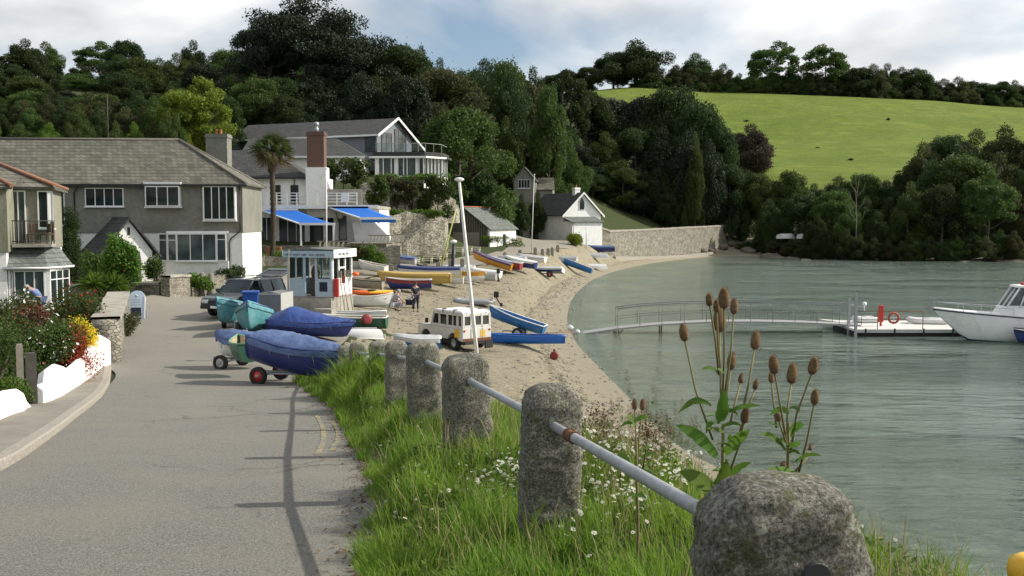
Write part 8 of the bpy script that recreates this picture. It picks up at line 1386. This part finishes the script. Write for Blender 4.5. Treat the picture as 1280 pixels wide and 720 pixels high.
def cruiser():
    Y = 56.5; px = 1187; x = PX(1190, Y)+.55; head = R(172); L_ = 7.4; B_ = 2.5; D_ = 1.5; cx_ = x+L_/2*math.cos(R(8)); cy = Y-L_/2*math.sin(R(8))*.6; t = thing('cabin_cruiser', 'white motor boat with cabin moored at the pontoon, cut by the right edge', 'motor boat', (cx_, cy, -.12), head); S = hull_sections(L_, B_, D_, 26, .9, 2.6, .05, .75, .45)
    outer = [[(a, -b, c) for a, b, c in reversed(r)]+[(a, b, c) for a, b, c in r[1:]] for r in S]; mb = MB(); mb.sheet(outer); nq = len(outer[0]); mb.f.append(tuple(range(nq))); mb.mi.append(0); mb.sm.append(False)
    for i in range(len(outer)-1):
        for j in range(nq-1):
            if j in (6, 7, 8, 9): mb.mi[i*(nq-1)+j] = 1
    mb.build('hull', ['white_paint', 'navy_paint'], t, fixn=False); top = [r[-1] for r in S]
    mb = MB(); mb.sheet([[(a, -b, c-.02), (a, -b*.5, c+.03), (a, 0, c+.05), (a, b*.5, c+.03), (a, b, c-.02)] for a, b, c in top]); mb.build('deck', 'white_trim', t, fixn=False)
    mb = MB(); mb.tube([(a, b+.01, c-.08) for a, b, c in top], .035, 6); mb.tube([(a, -b-.01, c-.08) for a, b, c in top], .035, 6); mb.build('rubbing_strake', 'navy_cloth', t)
    zd = D_+.02; c0, c1, c2, c3 = -1.6, 1.45, .9, -1.6
    def fr(x0, x1, z0, z1, w0, w1, xt0, xt1): return [(x0, -w0, z0), (x1, -w0*.8, z0), (x1, w0*.8, z0), (x0, w0, z0), (xt0, -w1, z1), (xt1, -w1*.85, z1), (xt1, w1*.85, z1), (xt0, w1, z1)], [(0, 3, 2, 1), (4, 5, 6, 7), (0, 1, 5, 4), (1, 2, 6, 5), (2, 3, 7, 6), (3, 0, 4, 7)]
    mb = MB(); mb.add(*fr(-1.7, 1.8, zd-.1, zd+.55, 1.02, .96, -1.7, 1.45)); mb.build('cabin_base', 'white_paint', t, bevel=.04); mb = MB(); mb.add(*fr(-1.55, 1.3, zd+.551, zd+1.62, .90, .78, -1.55, .65)); mb.build('cabin_glass', 'curtain_glass', t)
    mb = MB(); 
    for s in (-1, 1):
        for x0, x1, r_ in ((1.38, .72, .05), (.75, .35, .05), (-.2, -.2, .06), (-1.6, -1.6, .07)): mb.tube([(x0, s*.86 if x0 < 1.3 else s*.70, zd+.53), (x1, s*.80 if x0 < 1.3 else s*.68, zd+1.64)], r_, 6)
        mb.tube([(-1.6, s*.93, zd+.58), (1.35, s*.76, zd+.58)], .05, 6)
    for y in (-.0,): mb.tube([(1.36, y, zd+.55), (.7, y, zd+1.64)], .04, 6)
    mb.build('window_frames', 'white_trim', t); mb = MB(); mb.add(*fr(-1.75, .85, zd+1.621, zd+1.74, .93, .87, -1.7, .75)); mb.build('cabin_roof', 'white_paint', t, bevel=.03); MB().ball((-.1+.45, 0, zd+1.82), .10, 10, (1.3, 1, .9)).build('roof_lamp', 'red_paint', t)
    mb = MB(); P_ = [(a*.99, b*.93, c+.36) for a, b, c in top if a > .9]; Q_ = [(a, -b, c) for a, b, c in P_]; mb.tube(P_, .016, 5); mb.tube(Q_, .016, 5)
    for p in P_[::3]+Q_[::3]: mb.tube([(p[0], p[1], p[2]-.36), p], .014, 5)
    mb.build('bow_rail', 'galvanised', t)
    for xx in (-.15, -1.5): MB().lathe([(.03, -.45), (.09, -.38), (.1, 0), (.09, .32), (.03, .38)], (0, 0, 0), 10).build('fender', 'plastic_blue', t, (xx, 1.22, D_-.45))
cruiser()
boat('covered_tender', 'dark blue boat with a white rim cut off by the right edge', 1306, 54.6, 3.0, 1.3, .62, R(178), 'navy_paint', 'white_paint', z=0.05, cover='navy_cloth', peak=.1)
# shoreline bits: old buoy and pale floats at the foot of the gangway
for k, (px, Y, r_, m, lb) in enumerate([(713, 61.5, .16, 'pale_grp', 'white float lying above the foot of the gangway'), (722, 59.5, .13, 'pale_grp', 'small white float lying below the foot of the gangway')]):
    x = PX(px, Y); o = MB().ball((0, 0, r_), r_, 12, (1.3, 1, 1)).tube([(0, 0, r_*1.9), (0, 0, r_*2.4)], .03, 6).build('mooring_float', m, None, (x, Y, max(0, H(x, Y)))); tag(o, lb, 'float')
mb = MB(); L0 = [hit(680, 418), hit(700, 417), hit(714, 416)]; o0 = L0[0]; mb.tube([p-o0+Vector((0, 0, .04)) for p in L0], .02, 5); o = mb.build('mooring_chain', 'rust', None, o0); tag(o, 'thin mooring line running from the tilted blue boat to the gangway foot', 'rope')
# ---------------------------------------------------------------- people
def person(label, loc, head, J, shirt, trousers, hair='hair_dark', s=1.0, hat=None):
    """J: joint positions (x right, y forward, z up) in metres; one skinned body, clothes as children"""
    E = [('pelvis', 'waist'), ('waist', 'chest'), ('chest', 'neck'), ('neck', 'head0'), ('head0', 'head1'), ('chest', 'shL'), ('shL', 'elL'), ('elL', 'wrL'), ('chest', 'shR'), ('shR', 'elR'), ('elR', 'wrR'), ('pelvis', 'hipL'), ('hipL', 'knL'), ('knL', 'anL'), ('anL', 'toL'), ('pelvis', 'hipR'), ('hipR', 'knR'), ('knR', 'anR'), ('anR', 'toR')]
    Rr = dict(pelvis=.13, waist=.12, chest=.145, neck=.055, head0=.075, head1=.085, shL=.065, shR=.065, elL=.042, elR=.042, wrL=.028, wrR=.028, hipL=.095, hipR=.095, knL=.06, knR=.06, anL=.038, anR=.038, toL=.035, toR=.035)
    r = thing('person', label, 'person', loc, head)
    def skin(name, edges, grow, m, par, sub=1, cut=None):
        names = []; 
        for a, b in edges:
            for q in (a, b):
                if q not in names: names.append(q)
        me = bpy.data.meshes.new(name); pos = dict(J)
        if cut: pos.update(cut)
        me.from_pydata([tuple(Vector(pos[q])*s) for q in names], [(names.index(a), names.index(b)) for a, b in edges], []); o = link(name, me, m, par)
        md = o.modifiers.new('skin', 'SKIN'); md.use_smooth_shade = True
        for i, q in enumerate(names): rr = Rr[q]*grow*s; me.skin_vertices[0].data[i].radius = (rr*(1.18 if q in ('chest', 'waist', 'pelvis') else 1), rr); me.skin_vertices[0].data[i].use_root = (i == 0)
        sb_ = o.modifiers.new('sub', 'SUBSURF'); sb_.levels = sub; sb_.render_levels = 2
        dg = bpy.context.evaluated_depsgraph_get(); ev = bpy.data.meshes.new_from_object(o.evaluated_get(dg)); ev.name = name; o.modifiers.clear(); o.data = ev; ev.polygons.foreach_set('use_smooth', [True]*len(ev.polygons)); return o
    b = skin('body', E, 1.0, 'skin', r)
    bm = bmesh.new(); bm.from_mesh(b.data)
    for sd_ in 'LR':
        w_ = Vector(J['wr'+sd_])*s; e = Vector(J['el'+sd_])*s; d = (w_-e).normalized(); side = d.orthogonal().normalized(); up = d.cross(side); m1 = MB(); pc = w_+d*.05*s; m1.tube([w_-d*.01, pc, w_+d*.09*s], [.024*s, .034*s, .03*s], 8)
        for k in range(4):
            o_ = side*(k-1.5)*.017*s; ln = (.065, .08, .075, .058)[k]*s; m1.tube([w_+d*.085*s+o_, w_+d*(.085*s+ln*.5)+o_-up*.008*s, w_+d*(.085*s+ln*.85)+o_-up*.026*s], [.009*s, .008*s, .006*s], 5)
        m1.tube([w_+d*.03*s+side*.02*s, w_+d*.06*s+side*.05*s, w_+d*.09*s+side*.055*s-up*.01*s], [.011*s, .009*s, .007*s], 5); n0 = len(bm.verts); vv = [bm.verts.new(v) for v in m1.v]
        for f in m1.f:
            try: bm.faces.new([vv[i] for i in f]).smooth = True
            except ValueError: pass
    h0, h1 = Vector(J['head0'])*s, Vector(J['head1'])*s; hd = (h1-h0).normalized(); fw = Vector(J.get('face', (0, 1, 0))); fw = (fw-hd*fw.dot(hd)).normalized(); sdv = hd.cross(fw); hc = (h0+h1)/2
    m1 = MB(); m1.ball(hc+fw*.095*s-hd*.005*s, .016*s, 6, (1, 1, 1.3)); m1.ball(hc+sdv*.085*s, .02*s, 6, (.6, 1, 1.4)); m1.ball(hc-sdv*.085*s, .02*s, 6, (.6, 1, 1.4)); vv = [bm.verts.new(v) for v in m1.v]
    for f in m1.f:
        try: bm.faces.new([vv[i] for i in f]).smooth = True
        except ValueError: pass
    bm.to_mesh(b.data); bm.free()
    mb = MB(); mb.ball(hc+hd*.035*s-fw*.016*s, .105*s, 14, (1, 1, .95)); mb.build('hair', hair if not hat else hat, r)
    mb = MB(); 
    for q in (-1, 1): mb.ball(hc+fw*.082*s+sdv*.03*q*s+hd*.02*s, .011*s, 6)
    mb.build('eyes', 'hair_dark', r); mb = MB(); mb.ball(hc+fw*.078*s-hd*.045*s, .018*s, 6, (1.2, .6, .4)); mb.build('mouth', 'dark_red', r)
    le = lambda a, b, t: tuple(Vector(J[a]).lerp(Vector(J[b]), t))
    skin('shirt', [('pelvis', 'waist'), ('waist', 'chest'), ('chest', 'shL'), ('shL', 'elL'), ('chest', 'shR'), ('shR', 'elR')], 1.16, shirt, r, cut={'elL': le('shL', 'elL', .8), 'elR': le('shR', 'elR', .8)})
    skin('trousers', [('pelvis', 'hipL'), ('hipL', 'knL'), ('knL', 'anL'), ('pelvis', 'hipR'), ('hipR', 'knR'), ('knR', 'anR')], 1.22, trousers, r, cut={'anL': le('knL', 'anL', .92), 'anR': le('knR', 'anR', .92)})
    for q in 'LR': a, t_ = Vector(J['an'+q])*s, Vector(J['to'+q])*s; MB().tube([a-Vector((0, .03, .035))*s, a-Vector((0, 0, .04))*s, t_-Vector((0, 0, .0))*s], [.04*s, .05*s, .035*s], 8).build('shoe', 'hair_dark', r)
    return r
STAND = dict(pelvis=(0, 0, .95), waist=(0, 0, 1.12), chest=(0, 0, 1.34), neck=(0, .01, 1.50), head0=(0, .03, 1.57), head1=(0, .03, 1.67), shL=(-.19, 0, 1.40), elL=(-.25, -.02, 1.12), wrL=(-.23, .08, .88), shR=(.19, 0, 1.40), elR=(.25, .02, 1.12), wrR=(.2, .16, .92), hipL=(-.1, 0, .9), knL=(-.12, .02, .49), anL=(-.12, 0, .08), toL=(-.13, .15, .04), hipR=(.1, 0, .9), knR=(.12, .02, .49), anR=(.12, 0, .08), toR=(.14, .15, .04))
BEND = dict(STAND, waist=(0, .10, 1.08), chest=(0, .30, 1.24), neck=(0, .42, 1.32), head0=(0, .49, 1.34), head1=(0, .57, 1.34), face=(0, .5, -1), shL=(-.19, .33, 1.24), elL=(-.2, .40, .97), wrL=(-.14, .52, .78), shR=(.19, .33, 1.24), elR=(.2, .42, .97), wrR=(.14, .54, .8))
CROUCH = dict(pelvis=(0, 0, .38), waist=(0, .06, .52), chest=(0, .20, .70), neck=(0, .27, .84), head0=(0, .31, .90), head1=(0, .34, 1.0), shL=(-.18, .2, .76), elL=(-.22, .36, .56), wrL=(-.12, .52, .42), shR=(.18, .2, .76), elR=(.22, .38, .56), wrR=(.12, .54, .44), hipL=(-.1, 0, .36), knL=(-.18, .38, .46), anL=(-.14, .20, .08), toL=(-.15, .36, .04), hipR=(.1, 0, .36), knR=(.18, .38, .46), anR=(.14, .20, .08), toR=(.15, .36, .04))
def put(px, Y): x = PX(px, Y); return (x, Y, H(x, Y))
q = put(49, 37.5); person('gardener in a blue shirt bending over the cottage flower bed', (q[0], q[1], PZ(404, 37.5)), R(75), BEND, 'blue_shirt', 'denim', 'hair_grey', 1.0)
person('man in dark navy clothes standing among the beached boats', put(519.5, 58.5), R(200), STAND, 'navy_cloth', 'navy_cloth')
person('person in a white top crouching beside the standing man', put(511, 59.5), R(-80), CROUCH, 'white_cloth', 'navy_cloth', 'hair_dark', 1.05); person('person in grey crouching at the end of the white rowing boat', put(491, 57.0), R(-60), CROUCH, 'grey_cloth', 'grey_cloth', 'hair_grey', 1.15); person('person with pale trousers crouching between the two groups', put(498, 58.4), R(60), CROUCH, 'white_cloth', 'grey_cloth', 'hair_dark', 1.0)
# yellow object at the right corner of the verge
o = MB().lathe([(.02, 0), (.045, .01), (.05, .04), (.045, .07), (.02, .085)], n=14).build('yellow_cap', 'yellow_plastic', None, P(1284, 718, 2.6)+Vector((0, 0, -.03))); tag(o, 'bright yellow marker cap at the lower right corner of the view', 'marker cap')
# ---------------------------------------------------------------- pebbles, seaweed and small litter on the beach
def beach_bits():
    rng = np.random.default_rng(31); n = 16000; y = 24+90*rng.uniform(0, 1, n)**1.4; x = rng.uniform(-9, 14, n); z = Hn(x, y); k = pip(x, y, BEACH) & (z > -.15) & (z < 2.6) & ((np.abs(z-.35+.15*vnoise(x, y, .8, 4)) < .18) | (rng.uniform(0, 1, n) < .16)); x, y, z = x[k], y[k], z[k]; n = len(x); s = rng.uniform(.02, .075, n)*(1+.012*y)
    oc = np.array([(1, 0, 0), (0, 1, 0), (-1, 0, 0), (0, -1, 0), (0, 0, .6), (0, 0, -.6)]); V_ = (np.stack([x, y, z+.01], -1)[:, None]+oc[None]*s[:, None, None]*rng.uniform(.6, 1.3, (n, 6, 1))); T_ = np.array([(0, 1, 4), (1, 2, 4), (2, 3, 4), (3, 0, 4), (1, 0, 5), (2, 1, 5), (3, 2, 5), (0, 3, 5)]); F_ = (np.arange(n)*6)[:, None, None]+T_[None]
    mat('pebble', (0.22, 0.20, 0.16), .9, .5, .9); o = link('pebbles', np_mesh('pebbles', V_.reshape(-1, 3), F_.reshape(-1, 3)), 'pebble'); tag(o, 'pebbles strewn over the sand and along the tide line', 'pebbles', None, 'stuff')
    n = 9000; y = 24+85*rng.uniform(0, 1, n)**1.3; x = rng.uniform(-9, 14, n); z = Hn(x, y); k = pip(x, y, BEACH) & (((np.abs(z-.55+.2*vnoise(x, y, .6, 8)) < .10) & (vnoise(x, y, 2.0, 6) > -.05)) | ((z > 1.2) & (z < 2.4) & (vnoise(x, y, 1.2, 16) > .22))); x, y, z = x[k], y[k], z[k]; C = np.stack([x, y, z+.015], -1); a = rng.uniform(0, 6.28, len(x)); s = rng.uniform(.05, .16, len(x)); U = np.stack([np.cos(a)*s, np.sin(a)*s*.6, 0*a+.008], -1); W_ = np.stack([-np.sin(a)*s*.3, np.cos(a)*s*.3, 0*a+.012], -1); V_, F_ = quads_from(C, U, W_)
    mat('seaweed', (0.07, 0.055, 0.03), .9, .5, 3); o = link('seaweed', np_mesh('seaweed', V_, F_), 'seaweed'); tag(o, 'dark dried seaweed along the tide line', 'seaweed', None, 'stuff')
beach_bits()
